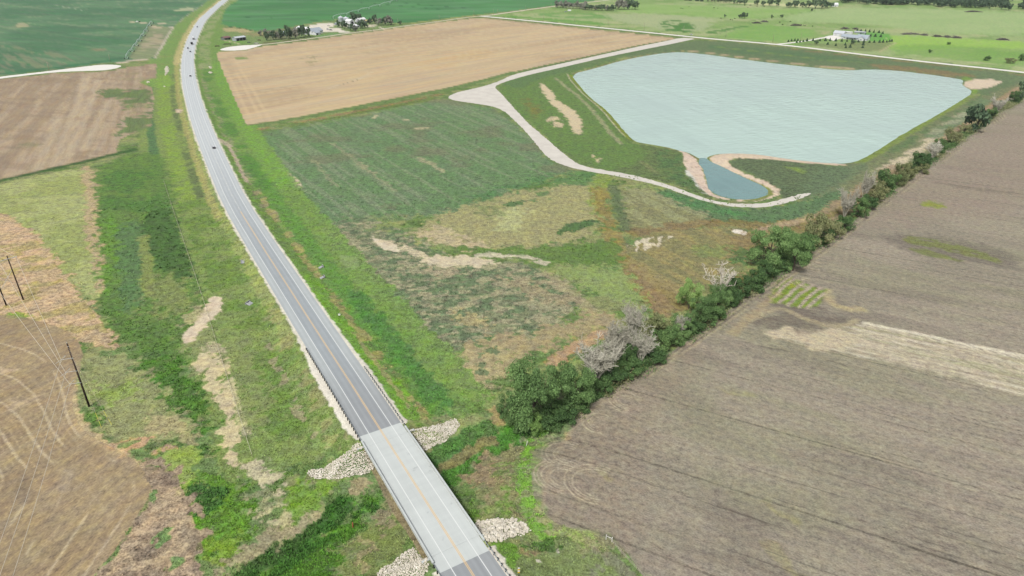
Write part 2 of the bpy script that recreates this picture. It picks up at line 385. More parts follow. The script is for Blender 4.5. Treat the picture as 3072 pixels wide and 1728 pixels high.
# --- left far crop: bare streaks, pale spots, greener near pivot
mottle(IN_CL, (132, 152, 116), (90, 9, ang2((100, 60), (480, 110)), .60, .10, 41), .7)
mottle(IN_CL, (72, 118, 84), (120, 60, .3, .5, .15, 43), .6)
paint([(-100, 120), (140, 150), (330, 192), (200, 205), (-100, 235)], (134, 140, 110), 14, 8, .75, (60, 5, ang2((0, 120), (100, 190)), .52, .07, 44))
paint([(45, 70), (90, 68), (92, 78), (60, 84), (45, 80)], (178, 172, 132), 6, 8, .8)
paint([(265, 148), (320, 145), (315, 152), (285, 153)], (150, 140, 108), 6, 5, .7)
stroke([(150, 13), (200, 22), (245, 31)], (165, 178, 150), 3, 2, 2, .6)
paint([(520, 30), (575, 20), (585, 28), (560, 34), (525, 33)], (188, 190, 150), 6, 6, .8)
stroke([(500, 44), (525, 41)], (196, 190, 150), 5, 2, 2, .8)
stroke([(0, 222), (150, 205), (300, 186), (350, 178)], (70, 122, 84), 16, 3, 2, .9)
# pivot lane and the bare corner by it
paint([(380, 180), (400, 152), (424, 120), (440, 96), (452, 74), (470, 74), (500, 82), (522, 82), (505, 108), (484, 148), (468, 174)], (142, 150, 112), 3, 4, .9, None, .9)
paint([(415, 150), (440, 112), (480, 100), (500, 106), (482, 146), (462, 168), (410, 170)], (172, 162, 132), 5, 8, .9, (25, 14, .3, .45, .12, 47))
paint([(440, 82), (492, 74), (488, 82), (470, 92), (460, 100), (456, 90)], (196, 182, 152), 2, 3, .8, (14, 7, .3, .45, .1, 48))
stroke([(394, 66), (420, 69), (508, 71)], (200, 188, 158), 7, 2, 1, .9)
stroke([(360, 189), (400, 181), (472, 176)], (196, 182, 162), 10, 2, 1, .95)
stroke([(470, 175), (486, 146), (509, 104), (524, 81)], (194, 184, 164), 7, 2, .6, .95)
stroke([(524, 81), (539, 65), (565, 44), (592, 27), (630, 0)], (170, 170, 150), 4, 2, .6, .8)
stroke([(490, 84), (522, 81)], (194, 184, 164), 6, 2, .6, .9)

# --- left fallow field
mottle(IN_L, (186, 166, 138), (120, 5, ROW_L, .52, .10, 51), .75)
mottle(IN_L, (150, 130, 108), (60, 7, ROW_L + .9, .58, .1, 53), .5)
for a, b in (((205, 470), (300, 240)), ((160, 500), (262, 230)), ((250, 450), (330, 300)), ((110, 510), (180, 350))):
    stroke([a, b], (202, 184, 154), 7, 4, 2, .55)
paint([(285, 272), (340, 266), (460, 264), (455, 300), (460, 380), (440, 398), (372, 396), (350, 430), (340, 410), (366, 380), (376, 330), (350, 300), (300, 292)], (104, 128, 78), 4, 9, .9, (22, 12, .1, .36, .16, 55), .9)
paint([(392, 310), (440, 308), (438, 345), (395, 350)], (170, 150, 122), 4, 6, .6)
paint([(60, 430), (110, 425), (130, 440), (70, 445)], (118, 122, 92), 8, 8, .5)
paint([(350, 220), (420, 212), (460, 240), (380, 245)], (150, 148, 108), 10, 8, .5, (20, 10, 0, .5, .1, 56))
stroke([(-50, 553), (0, 541), (150, 508), (270, 481), (345, 462), (420, 445)], (66, 96, 52), 7, 2.5, 1.5, .95)
stroke([(0, 536), (345, 457)], (188, 166, 138), 4, 3, 1, .6)

# --- centre tan field
mottle(IN_T, (206, 182, 142), (170, 22, ROW_C, .52, .14, 61), .7)
mottle(IN_T, (186, 162, 130), (140, 40, ROW_C, .56, .14, 63), .7)
paint([(1200, 190), (1350, 165), (1420, 150), (1500, 150), (1420, 180), (1290, 212)], (208, 178, 128), 18, 20, .6)
mottle(IN_T, (212, 192, 154), (110, 4, ROW_C, .57, .10, 65), .4)
for a, b in (((690, 180), (790, 370)), ((705, 178), (812, 362)), ((668, 190), (760, 372))):
    stroke([a, b], (212, 188, 148), 3, 1.5, .8, .6)
stroke([(985, 265), (1030, 252), (1060, 245), (1085, 232), (1120, 215)], (208, 190, 160), 3, 1.5, 2, .85)
stroke([(1000, 262), (1075, 238)], (120, 112, 84), 1.5, 1, 3, .7, (6, 6, 0, .5, .05, 66))
paint([(700, 172), (735, 170), (738, 178), (705, 178)], (122, 150, 82), 4, 5, .9)
paint([(900, 170), (950, 165), (960, 180), (940, 205), (915, 190)], (140, 138, 96), 8, 8, .5, (9, 9, 0, .55, .06, 67))
paint([(655, 175), (690, 180), (720, 215), (690, 230), (668, 200)], (178, 156, 128), 8, 8, .5)
stroke([(1446, 54), (1600, 70), (1800, 92), (2000, 113)], (150, 140, 104), 10, 6, 4, .6)
stroke([(743, 379), (874, 359), (1024, 330), (1223, 291), (1362, 263), (1461, 239), (1540, 217)], (108, 132, 76), 10, 2, 1.5, .95, None, .9)
stroke([(760, 392), (900, 366), (1110, 326), (1240, 300), (1345, 278)], (150, 118, 78), 6, 2.5, 1.5, .75, (30, 10, 0, .4, .12, 68))
stroke([(765, 405), (900, 376), (1100, 334), (1300, 296)], (98, 116, 58), 6, 3, 2, .8)
stroke([(1560, 215), (1720, 180), (1918, 137), (2030, 118)], (96, 116, 70), 6, 2, 2, .9)

# --- right far crop
mottle(IN_CR, (70, 124, 76), (170, 60, .2, .55, .14, 71), .6)
mottle(IN_CR, (104, 160, 106), (200, 40, .2, .58, .1, 73), .5)
for P in ([(1000, 2), (1100, 9), (1230, 20), (1330, 29)], [(1200, 8), (1300, 17), (1400, 24)], [(740, 52), (815, 53)], [(928, 62), (950, 61)]):
    stroke(P, (58, 100, 62), 5, 2, 2, .7)
stroke([(1347, 56), (1436, 46), (1543, 35), (1640, 22)], (150, 156, 92), 8, 3, 2, .8)
stroke([(1240, 69), (1340, 58), (1430, 47)], (160, 162, 96), 10, 4, 2, .85)
stroke([(667, 79), (700, 82), (740, 88), (765, 95)], (48, 80, 44), 5, 2, 1, .9)

# --- farmyard
paint([(650, 85), (700, 82), (760, 94), (800, 94), (900, 78), (1010, 62), (1100, 62), (1180, 72), (1230, 70), (1240, 76), (1040, 98), (900, 117), (770, 133), (700, 136), (655, 147), (640, 120)], (120, 142, 84), 6, 6, .9)
paint([(665, 82), (730, 86), (765, 96), (740, 99), (690, 94), (660, 94)], (176, 164, 122), 5, 4, .9)
paint([(690, 97), (760, 98), (830, 95), (830, 104), (760, 112), (720, 104)], (150, 140, 104), 6, 8, .8, (14, 9, 0, .45, .1, 74))
paint([(800, 92), (860, 86), (905, 84), (900, 110), (840, 118), (790, 118)], (112, 112, 84), 8, 8, .8)
paint([(665, 120), (740, 122), (745, 132), (680, 136), (650, 132)], (108, 150, 66), 8, 6, .7)
paint([(915, 80), (950, 72), (1000, 66), (1005, 78), (980, 84), (1025, 84), (1020, 88), (1045, 96), (1070, 97), (1030, 100), (1000, 94), (960, 95), (940, 92), (930, 84)], (222, 214, 200), 2, 2, .95, None, .2)
paint([(1010, 70), (1060, 66), (1072, 74), (1030, 84)], (206, 200, 184), 3, 3, .9)
paint([(1095, 74), (1130, 72), (1135, 78), (1100, 82)], (206, 196, 176), 3, 3, .8)
stroke([(1100, 80), (1135, 80), (1150, 86)], (206, 196, 176), 4, 2, 1, .9)
paint([(960, 104), (1000, 100), (1040, 101), (1000, 108), (940, 114)], (112, 150, 88), 4, 4, .8)
stroke([(655, 118), (680, 122), (715, 131)], (206, 190, 158), 3, 1.5, 1, .8)
stroke([(735, 114), (775, 110)], (206, 190, 158), 3, 1.5, 1, .7)
stroke([(795, 128), (860, 121), (900, 118)], (110, 106, 76), 10, 4, 3, .8)

# --- pasture north of the gravel road
PAST = GRASS & inside(GX, GY, poly([(1446, 46), (1600, 30), (1700, 12), (1850, -8), (2400, -60), (4200, -60), (4200, 330), (3072, 214), (2684, 172), (2286, 127), (2048, 105), (1750, 75)]))
wmix(ALLI[PAST], np.ones(PAST.sum()) * .9, (136, 164, 94), .6)
mottle(PAST, (158, 172, 116), (160, 60, .2, .5, .12, 81), .8)
mottle(PAST, (172, 176, 126), (60, 20, .2, .58, .08, 83), .6)
mottle(PAST, (112, 146, 76), (50, 22, .2, .62, .08, 84), .6)
paint([(1500, 45), (1600, 52), (1800, 66), (1830, 78), (1700, 70), (1560, 58)], (102, 150, 66), 10, 12, .85, (60, 25, 0, .4, .15, 85))
paint([(1620, 38), (1760, 40), (1850, 50), (1830, 62), (1700, 54), (1600, 46)], (96, 148, 70), 10, 10, .7, (60, 25, 0, .45, .12, 86))
paint([(1820, 40), (2000, 42), (2150, 52), (2120, 96), (2000, 92), (1900, 72), (1830, 60)], (166, 176, 128), 14, 14, .8)
paint([(1990, 60), (2060, 62), (2085, 80), (2080, 100), (2000, 96), (1980, 78)], (72, 122, 52), 8, 10, .9, (30, 9, .1, .46, .08, 87))
paint([(2095, 100), (2140, 92), (2200, 82), (2250, 72), (2255, 76), (2200, 90), (2150, 102)], (78, 128, 56), 5, 6, .85, (26, 10, .1, .36, .12, 88))
paint([(1860, 12), (2060, 14), (2300, 26), (2480, 30), (2330, 52), (2240, 58), (2100, 50), (1980, 42), (1870, 40)], (140, 174, 94), 20, 16, .7)
paint([(2140, 108), (2260, 74), (2330, 74), (2460, 92), (2400, 120), (2330, 126)], (126, 166, 84), 12, 10, .8)
paint([(2480, 20), (2900, 30), (3150, 40), (3150, 110), (2800, 100), (2600, 70), (2300, 66)], (160, 182, 120), 20, 20, .75)
stroke([(2240, 66), (2330, 48), (2440, 34), (2520, 18)], (110, 140, 76), 4, 3, 3, .7)
stroke([(1900, 40), (2000, 42), (2140, 53), (2250, 60)], (120, 146, 84), 4, 3, 2, .7)
paint([(2640, 108), (2740, 106), (2900, 118), (3100, 125), (3100, 150), (2900, 140), (2760, 150), (2680, 150), (2640, 128)], (148, 186, 82), 14, 12, .8)
paint([(2700, 130), (2900, 140), (3100, 150), (3100, 200), (2900, 184), (2650, 160)], (124, 162, 80), 14, 14, .75)
paint([(2380, 130), (2500, 132), (2640, 124), (2690, 128), (2640, 158), (2520, 148)], (124, 138, 88), 6, 6, .85)
paint([(2560, 96), (2640, 96), (2680, 106), (2670, 122), (2600, 124), (2590, 112)], (92, 158, 66), 5, 5, .8)
stroke([(2640, 155), (2660, 142), (2690, 127)], (180, 176, 132), 3, 2, 1, .9)
stroke([(2650, 112), (2672, 120)], (180, 190, 132), 2, 1.5, 1, .7)
stroke([(2700, 160), (2850, 180), (3072, 204)], (178, 182, 134), 5, 4, 2, .6)
stroke([(2755, 103), (2880, 116), (3072, 122)], (172, 168, 136), 4, 3, 2, .7)
paint([(2050, 2), (2300, 8), (2500, 12), (2430, 24), (2330, 18), (2200, 10)], (196, 198, 146), 6, 6, .9)
paint([(2455, 100), (2490, 90), (2500, 96), (2470, 104)], (178, 172, 132), 4, 4, .6)

# --- strip between the gravel road and the pond
paint([(2060, 122), (2180, 126), (2300, 136), (2420, 148), (2700, 183), (3072, 222), (3150, 240), (3000, 300), (2930, 286), (2890, 240), (2700, 214), (2500, 210), (2250, 182), (2048, 155), (1940, 165), (1870, 178), (1900, 148)], (104, 122, 84), 5, 6, .95)
paint([(2080, 130), (2300, 145), (2600, 180), (2640, 196), (2400, 180), (2180, 158)], (88, 118, 78), 8, 8, .7, (20, 8, .1, .44, .12, 91))
stroke([(2150, 140), (2300, 158), (2460, 178), (2600, 190)], (128, 150, 74), 6, 4, 4, .6)
stroke([(2048, 150), (2127, 158), (2247, 174), (2366, 188), (2505, 203), (2560, 206)], (176, 158, 128), 5, 2, 1.5, .85)
stroke([(2380, 148), (2600, 172), (2800, 194), (3072, 226)], (138, 120, 92), 7, 4, 3, .7)
paint([(2600, 190), (2800, 208), (2950, 226), (2880, 236), (2780, 220), (2620, 206)], (138, 118, 88), 6, 8, .7)
paint([(2920, 205), (3072, 226), (3100, 260), (3040, 250), (2980, 236), (2900, 222)], (110, 126, 88), 6, 6, .7)
paint([(2884, 252), (2905, 240), (2960, 236), (3015, 244), (2990, 258), (2940, 268), (2905, 268)], (214, 196, 172), 2, 3, .95, None, .3)
paint([(2880, 230), (2920, 234), (2918, 242), (2895, 243)], (120, 150, 66), 2, 2, .9)
paint([(2906, 270), (2940, 269), (2935, 279), (2915, 284)], (124, 150, 70), 2, 2, .9)

# --- east bank of the pond and the dirt lane along the hedge
paint([(3072, 240), (3000, 270), (2940, 285), (2912, 290), (2860, 318), (2740, 388), (2640, 452), (2585, 483), (2540, 494), (2500, 540), (2420, 600), (2460, 640), (2560, 600), (2700, 520), (2820, 440), (2940, 370), (3072, 300)], (122, 128, 92), 4, 5, .95)
stroke([(2916, 288), (2860, 320), (2744, 388), (2640, 454), (2580, 486)], (128, 146, 74), 7, 2.5, 2.5, .9)
stroke([(2960, 280), (2880, 330), (2760, 405), (2660, 465)], (96, 120, 76), 7, 3, 3, .8, (9, 6, .5, .42, .1, 93))
stroke([(2900, 340), (2840, 380), (2760, 440), (2690, 490), (2640, 520)], (206, 192, 166), 9, 4, 3, .8, (30, 8, .6, .38, .14, 94))
stroke([(3060, 262), (3000, 300), (2930, 350), (2860, 400), (2790, 448)], (172, 140, 104), 6, 3, 2, .8)
stroke([(2690, 500), (2600, 560), (2520, 610), (2440, 648)], (160, 138, 108), 8, 4, 3, .8)
stroke([(2960, 300), (2900, 345), (2800, 410)], (106, 132, 92), 10, 4, 3, .6)
stroke([(2720, 505), (2640, 560), (2560, 620), (2470, 668), (2400, 690), (2300, 690)], (136, 110, 76), 8, 4, 3, .62)

# --- peninsula and small pond
paint([(2230, 472), (2330, 478), (2440, 492), (2540, 500), (2560, 520), (2480, 570), (2420, 592), (2340, 600), (2330, 560), (2260, 525), (2190, 500), (2180, 484)], (98, 112, 80), 3, 3, .95, None, 1.0)
paint([(2330, 490), (2420, 500), (2430, 520), (2380, 516)], (128, 150, 74), 5, 6, .7, (18, 6, -.3, .45, .1, 95))
paint([(2440, 500), (2560, 498), (2620, 480), (2560, 540), (2470, 590), (2400, 600)], (104, 122, 88), 8, 6, .7)
paint([(2120, 482), (2145, 464), (2200, 458), (2300, 464), (2420, 480), (2540, 492), (2540, 497), (2400, 488), (2300, 476), (2200, 474), (2185, 482), (2190, 498), (2250, 528), (2310, 548), (2335, 565), (2343, 575), (2335, 588), (2300, 598), (2260, 604), (2200, 604), (2230, 590), (2306, 577), (2290, 558), (2200, 516)], (216, 196, 172), 1.2, 1.5, .95, None, .35)
paint([(2034, 449), (2050, 462), (2052, 490), (2062, 512), (2076, 537), (2098, 565), (2115, 580), (2142, 592), (2185, 602), (2190, 596), (2148, 586), (2124, 568), (2114, 530), (2104, 502), (2090, 486), (2098, 482), (2080, 470), (2060, 458)], (218, 196, 176), 1.2, 1.5, .95, None, .35)
stroke([(2062, 512), (2076, 537), (2098, 565), (2118, 582)], (206, 206, 196), 3, 1.2, .5, .8)
stroke([(2240, 540), (2285, 559), (2308, 572), (2308, 584), (2290, 594), (2240, 602)], (118, 134, 60), 4.5, 1.2, 1, .9)
stroke([(2075, 466), (2098, 480)], (128, 122, 74), 3, 1.5, 1, .8)
stroke([(2118, 474), (2138, 464)], (128, 122, 74), 3, 1.5, 1, .7)
for i, (x, y) in enumerate([(2100, 500), (2108, 525), (2112, 550), (2118, 562), (2235, 540), (2262, 548), (2285, 552), (2312, 562), (2322, 576), (2318, 588)]):
    stroke([(x, y), (x - 22 if i < 4 else x + 16, y + (2 if i < 4 else -5))], (150, 132, 112), .8, .6, 1, .7)
paint([(1640, 425), (1760, 420), (1900, 430), (2000, 446), (2034, 452), (2048, 480), (2060, 515), (2090, 565), (2140, 596), (2120, 596), (2060, 566), (1990, 545), (1880, 518), (1800, 505), (1745, 496)], (102, 118, 74), 3, 4, .95, None, 1.0)
paint([(1960, 450), (2040, 456), (2050, 500), (2090, 570), (2060, 566), (1990, 520)], (88, 116, 72), 5, 5, .8, (9, 7, .2, .42, .12, 97))
stroke([(1870, 440), (1920, 480), (1970, 520)], (138, 140, 96), 3, 2, 2, .5)
paint([(1985, 562), (2050, 585), (2130, 612), (2240, 630), (2340, 624), (2440, 592), (2560, 560), (2480, 620), (2400, 660), (2300, 676), (2180, 668), (2060, 640), (1960, 600)], (96, 122, 82), 4, 5, .95, None, 1.0)
paint([(1985, 566), (2100, 606), (2240, 636), (2240, 652), (2120, 640), (2000, 600)], (88, 130, 78), 4, 4, .7, (10, 6, -.3, .4, .12, 98))

# --- slope between the gravel lane and the big pond
paint([(1485, 262), (1540, 232), (1640, 206), (1712, 190), (1760, 215), (1735, 240), (1770, 300), (1820, 340), (1850, 385), (1900, 430), (1960, 470), (1860, 512), (1760, 498), (1700, 462), (1620, 395), (1540, 316)], (104, 130, 72), 3, 4, .95, None, .9)
paint([(1560, 290), (1620, 310), (1640, 360), (1600, 350)], (128, 118, 70), 6, 8, .7, (14, 14, 0, .42, .12, 99))
paint([(1613, 250), (1632, 252), (1660, 280), (1668, 300), (1720, 330), (1748, 362), (1742, 408), (1722, 398), (1705, 368), (1700, 348), (1660, 318), (1640, 292)], (206, 190, 158), 2, 3.5, .95, None, .4)
paint([(1636, 352), (1676, 350), (1690, 365), (1680, 388), (1655, 372)], (200, 184, 152), 2, 4, .9, (5, 4, .3, .4, .1, 100))
paint([(1770, 458), (1788, 460), (1804, 480), (1800, 492), (1784, 480)], (202, 186, 152), 2, 3, .8, (5, 4, .3, .42, .1, 101))
stroke([(1668, 235), (1700, 262), (1740, 292), (1790, 345), (1830, 400), (1866, 432)], (156, 156, 118), 3.5, 2, 2, .8)
stroke([(1702, 222), (1714, 245), (1760, 292), (1800, 322), (1840, 372), (1875, 408)], (186, 180, 150), 1.5, .8, .5, .9)
stroke([(1710, 225), (1740, 262), (1780, 300), (1830, 345), (1865, 390), (1890, 418)], (128, 140, 62), 4, 1.2, .8, .9)
stroke([(1716, 222), (1800, 201), (1870, 180), (1940, 165), (2048, 153)], (150, 142, 104), 4, 1.5, 1.5, .8)
paint([(1500, 250), (1620, 214), (1720, 190), (1900, 146), (1970, 140), (1860, 176), (1720, 212), (1600, 240), (1560, 270)], (98, 122, 78), 3, 5, .8)

# --- seeded ground in the middle
paint([(760, 400), (900, 385), (1100, 345), (1330, 296), (1400, 312), (1480, 325), (1540, 365), (1600, 430), (1650, 490), (1720, 510), (1620, 540), (1400, 620), (1300, 650), (1120, 640), (1000, 690), (960, 660), (880, 560), (800, 470)], (108, 131, 92), 4, 5, .95, None, .95)
mm = GRASS & inside(GX, GY, poly([(760, 400), (1330, 296), (1480, 325), (1720, 510), (1300, 650), (1000, 690)]))
mottle(mm, (104, 134, 84), (22, 12, .5, .46, .14, 111), .55)
mottle(mm, (144, 150, 118), (60, 3, ang2((770, 440), (1000, 640)), .60, .10, 113), .4)
mottle(mm, (118, 116, 90), (40, 25, .2, .60, .12, 114), .5)
for P in ([(1130, 345), (1120, 356)], [(1215, 360), (1226, 358)]): stroke(P, (198, 186, 152), 3, 1, 1.5, .8)
stroke([(1252, 386), (1280, 384)], (190, 180, 146), 5, 2, 2, .7)
stroke([(1256, 475), (1300, 494), (1325, 515)], (178, 170, 136), 4, 2, 3, .6)
for a, b in (((940, 480), (1010, 560)), ((1080, 490), (1180, 570)), ((1000, 430), (1120, 520))): stroke([a, b], (158, 156, 122), 3, 2, 3, .5)
paint([(770, 420), (785, 425), (810, 458), (800, 462), (780, 440)], (206, 190, 160), 1.5, 3, .85)
stroke([(838, 505), (862, 520), (898, 560)], (206, 192, 164), 4, 1.2, 2, .9)
paint([(1420, 585), (1560, 545), (1700, 512), (1810, 516), (1830, 540), (1700, 560), (1560, 580), (1420, 630), (1340, 640)], (88, 126, 76), 4, 6, .75, (14, 8, .3, .42, .12, 115))
paint([(1250, 690), (1330, 640), (1420, 610), (1560, 570), (1760, 548), (1800, 590), (1800, 660), (1760, 720), (1640, 735), (1500, 745), (1400, 748), (1300, 735), (1240, 715)], (160, 156, 114), 6, 8, .9, None, .8)
paint([(1240, 700), (1330, 670), (1400, 720), (1480, 742), (1360, 748)], (186, 172, 140), 8, 8, .8)
paint([(1500, 620), (1570, 615), (1580, 650), (1530, 700), (1490, 690)], (176, 180, 128), 8, 8, .8)
paint([(1400, 590), (1500, 600), (1560, 640), (1440, 650)], (118, 132, 82), 8, 8, .7, (14, 10, 0, .45, .12, 117))
paint([(1660, 698), (1710, 672), (1790, 654), (1795, 672), (1740, 692), (1680, 706)], (82, 112, 66), 2.5, 4, .95)
paint([(1508, 606), (1560, 600), (1580, 610), (1520, 622)], (86, 116, 70), 3, 4, .9)
paint([(1595, 570), (1660, 560), (1680, 600), (1620, 616), (1590, 600)], (92, 124, 74), 4, 6, .8, (9, 9, 0, .45, .1, 118))
paint([(1790, 510), (1830, 520), (1830, 560), (1800, 640), (1770, 640), (1780, 560)], (132, 150, 74), 5, 6, .8)
# rust brown trail down to the hedge
stroke([(1800, 560), (1806, 620), (1822, 680), (1845, 730), (1870, 780), (1905, 830), (1960, 890), (1990, 930)], (152, 126, 82), 9, 4, 4, .62, (20, 9, -.8, .34, .14, 120))
paint([(1880, 790), (1930, 790), (2000, 830), (2060, 880), (2060, 920), (1980, 950), (1910, 900)], (150, 124, 82), 5, 6, .7)
paint([(2060, 680), (2200, 690), (2300, 690), (2360, 720), (2280, 760), (2250, 800), (2160, 840), (2060, 900), (1960, 850), (1880, 780), (1900, 720), (1980, 690)], (150, 138, 98), 8, 8, .85)
paint([(1860, 560), (1960, 570), (2060, 620), (2160, 660), (2060, 690), (1940, 700), (1880, 660)], (150, 150, 112), 6, 8, .85)
mottle(GRASS & inside(GX, GY, poly([(1860, 560), (2160, 660), (2300, 690), (2250, 800), (2060, 900), (1880, 760)])), (128, 128, 92), (40, 4, ang2((1880, 580), (2040, 660)), .52, .08, 121), .7)
stroke([(1840, 560), (1850, 620), (1880, 690)], (98, 112, 78), 6, 2.5, 2, .8)
paint([(1880, 720), (1960, 712), (2030, 702), (2036, 712), (1960, 738), (1940, 760), (1910, 752)], (206, 196, 172), 2.5, 3, .9, (7, 2, 1.2, .46, .1, 123))
stroke([(1900, 700), (2060, 672), (2200, 668), (2300, 680), (2420, 668)], (134, 108, 72), 9, 5, 4, .6)
stroke([(2208, 694), (2232, 700)], (228, 220, 206), 4, 1, 1.5, .95)
stroke([(2280, 690), (2370, 668), (2430, 655)], (182, 158, 124), 6, 3, 2, .7)
paint([(2180, 700), (2300, 700), (2280, 760), (2200, 790)], (138, 114, 76), 8, 8, .55)
paint([(2080, 740), (2140, 735), (2200, 740), (2180, 770), (2100, 772)], (120, 140, 78), 6, 6, .6)
paint([(2200, 745), (2260, 740), (2270, 770), (2220, 795), (2190, 780)], (84, 118, 66), 4, 5, .8)
paint([(2260, 810), (2330, 800), (2300, 840), (2230, 880), (2170, 880), (2200, 850)], (134, 108, 72), 5, 5, .6)
paint([(2420, 690), (2470, 660), (2560, 620), (2600, 600), (2500, 680), (2430, 730)], (160, 136, 104), 6, 6, .7)
# green wedge and pale wedge
paint([(1300, 765), (1420, 742), (1560, 748), (1700, 735), (1840, 718), (1860, 740), (1880, 800), (1800, 800), (1700, 790), (1600, 775), (1480, 770)], (102, 128, 68), 5, 6, .9, None, .8)
paint([(1660, 800), (1780, 800), (1880, 800), (1910, 870), (1930, 910), (1860, 920), (1760, 870)], (140, 156, 94), 7, 7, .9, None, .7)
# dark weedy ground nearest the road, pale soil streaks
paint([(960, 690), (1080, 640), (1130, 700), (1230, 700), (1300, 760), (1400, 790), (1580, 790), (1680, 830), (1740, 900), (1700, 960), (1620, 990), (1400, 1020), (1340, 1090), (1300, 1080), (1260, 1000), (1180, 920), (1100, 830), (1040, 760)], (126, 132, 100), 5, 6, .95, None, 1.1)
mm = GRASS & inside(GX, GY, poly([(960, 690), (1080, 640), (1230, 700), (1400, 790), (1580, 790), (1760, 900), (1620, 1010), (1420, 1060), (1340, 1100), (1260, 1000), (1100, 830)]))
mottle(mm, (98, 120, 82), (5, 3.6, .3, .50, .10, 131), .7)
mottle(mm, (168, 160, 132), (4.5, 3.2, .3, .56, .08, 132), .6)
paint([(1110, 712), (1150, 714), (1200, 745), (1210, 757), (1160, 750), (1130, 730)], (212, 200, 176), 1.5, 3, .95, None, .4)
stroke([(1150, 722), (1220, 742), (1270, 770), (1330, 780)], (196, 184, 156), 5, 2, 2.5, .85, (6, 4, .2, .38, .12, 133))
paint([(1240, 776), (1330, 766), (1420, 770), (1500, 786), (1480, 796), (1400, 800), (1290, 800)], (204, 192, 164), 3, 4, .95, None, .5)
stroke([(1440, 764), (1520, 768), (1600, 776), (1640, 790)], (200, 192, 168), 4, 2, 2.5, .85, (9, 3, 0, .36, .12, 134))
paint([(1250, 800), (1420, 806), (1330, 830)], (178, 164, 136), 5, 5, .7)
paint([(1010, 768), (1028, 762), (1060, 770), (1088, 800), (1080, 806), (1040, 806), (1026, 790)], (206, 196, 168), 1.5, 3, .95, None, .5)
stroke([(1640, 820), (1720, 880), (1790, 940), (1840, 980)], (160, 150, 122), 6, 4, 3, .7)
paint([(1480, 830), (1640, 830), (1760, 900), (1720, 930), (1600, 900)], (158, 146, 118), 8, 8, .7, (10, 7, .3, .46, .1, 135))
paint([(1340, 930), (1440, 950), (1480, 980), (1420, 990), (1360, 960)], (170, 160, 118), 5, 6, .8)
paint([(1380, 1030), (1560, 1000), (1700, 960), (1820, 930), (1860, 960), (1760, 1000), (1700, 1020), (1560, 1060), (1420, 1180), (1380, 1180), (1370, 1100)], (164, 150, 116), 8, 8, .9, None, .7)
paint([(1390, 1060), (1500, 1030), (1560, 1050), (1450, 1160), (1400, 1200), (1370, 1160)], (170, 160, 122), 6, 6, .8)
for x, y in ((1450, 1060), (1480, 1050), (1445, 1090), (1440, 1110)): paint([(x - 14, y - 8), (x + 16, y - 8), (x + 14, y + 10), (x - 12, y + 8)], (96, 118, 80), 1.5, 3, .8)
stroke([(1650, 1090), (1700, 1060), (1760, 1020), (1810, 1000)], (188, 148, 100), 6, 3, 3, .85)
paint([(1480, 1240), (1530, 1215), (1540, 1260), (1480, 1300), (1400, 1340), (1420, 1290)], (166, 138, 104), 4, 5, .6)

# --- right verge of the highway
RV = GRASS & (D_ > 0) & (AD < 30) & (GY < 900)
def band(side, s0, s1, d0, d1, col, alpha=.8, feather=1.2, warp=2.0, pn=None, grain=None):
    "strip that runs along the highway"
    dd = D_ * side + 2 * warp * W1; ss = S_ + 3 * W2
    m = np.nonzero((dd > d0 - feather) & (dd < d1 + feather) & (ss > s0 - 10) & (ss < s1 + 10) & GRASS)[0]
    wgt = sstep(d0 - feather, d0 + feather, dd[m]) * sstep(d1 + feather, d1 - feather, dd[m]) * sstep(s0 - 8, s0 + 8, ss[m]) * sstep(s1 + 8, s1 - 8, ss[m])
    if pn is not None: wgt = wgt * patchw(m, pn)
    wmix(m, clump(m, wgt) * alpha, col, grain)
sF = road_s(561, 191)[0]; sM = road_s(690, 576)[0]; sN = road_s(925, 960)[0]; sEnd = SS[-1]
band(1, SB1, sEnd, 6, 40, (116, 146, 74), .85, 2, 3)
band(1, SB1, sN + 40, 7, 15, (122, 164, 66), .8, 1.5, 2)
band(1, SB1, sM, 13, 17, (172, 154, 112), .6, 1.2, 1.5, (14, 5, 1.0, .46, .1, 141))
band(1, SB1, sM + 60, 17, 26, (98, 138, 66), .8, 3, 3)
band(1, SB1 + 5, sN + 20, 20, 27, (84, 126, 64), .75, 2.5, 2.5)
band(1, sM - 60, sF, 12, 17, (150, 140, 116), .6, 1.5, 2, (12, 5, 1.2, .5, .08, 142))
band(1, sM, sF + 150, 14, 24, (88, 128, 62), .8, 2, 4, (16, 12, .3, .42, .12, 143))
band(1, sM, sF, 26, 38, (118, 158, 70), .7, 3, 4)
band(1, sF - 40, sEnd, 10, 26, (150, 158, 108), .7, 3, 4, (30, 8, 1.4, .45, .12, 144))
stroke([(652, 415), (672, 428), (688, 440)], (184, 172, 150), 5, 1.5, 2, .9)
stroke([(688, 440), (705, 475), (722, 510), (738, 545)], (186, 170, 150), 2.2, 1, 1, .85)
band(1, SB1 + 8, SB1 + 60, 11.5, 13.5, (180, 158, 124), .5, .8, 1)
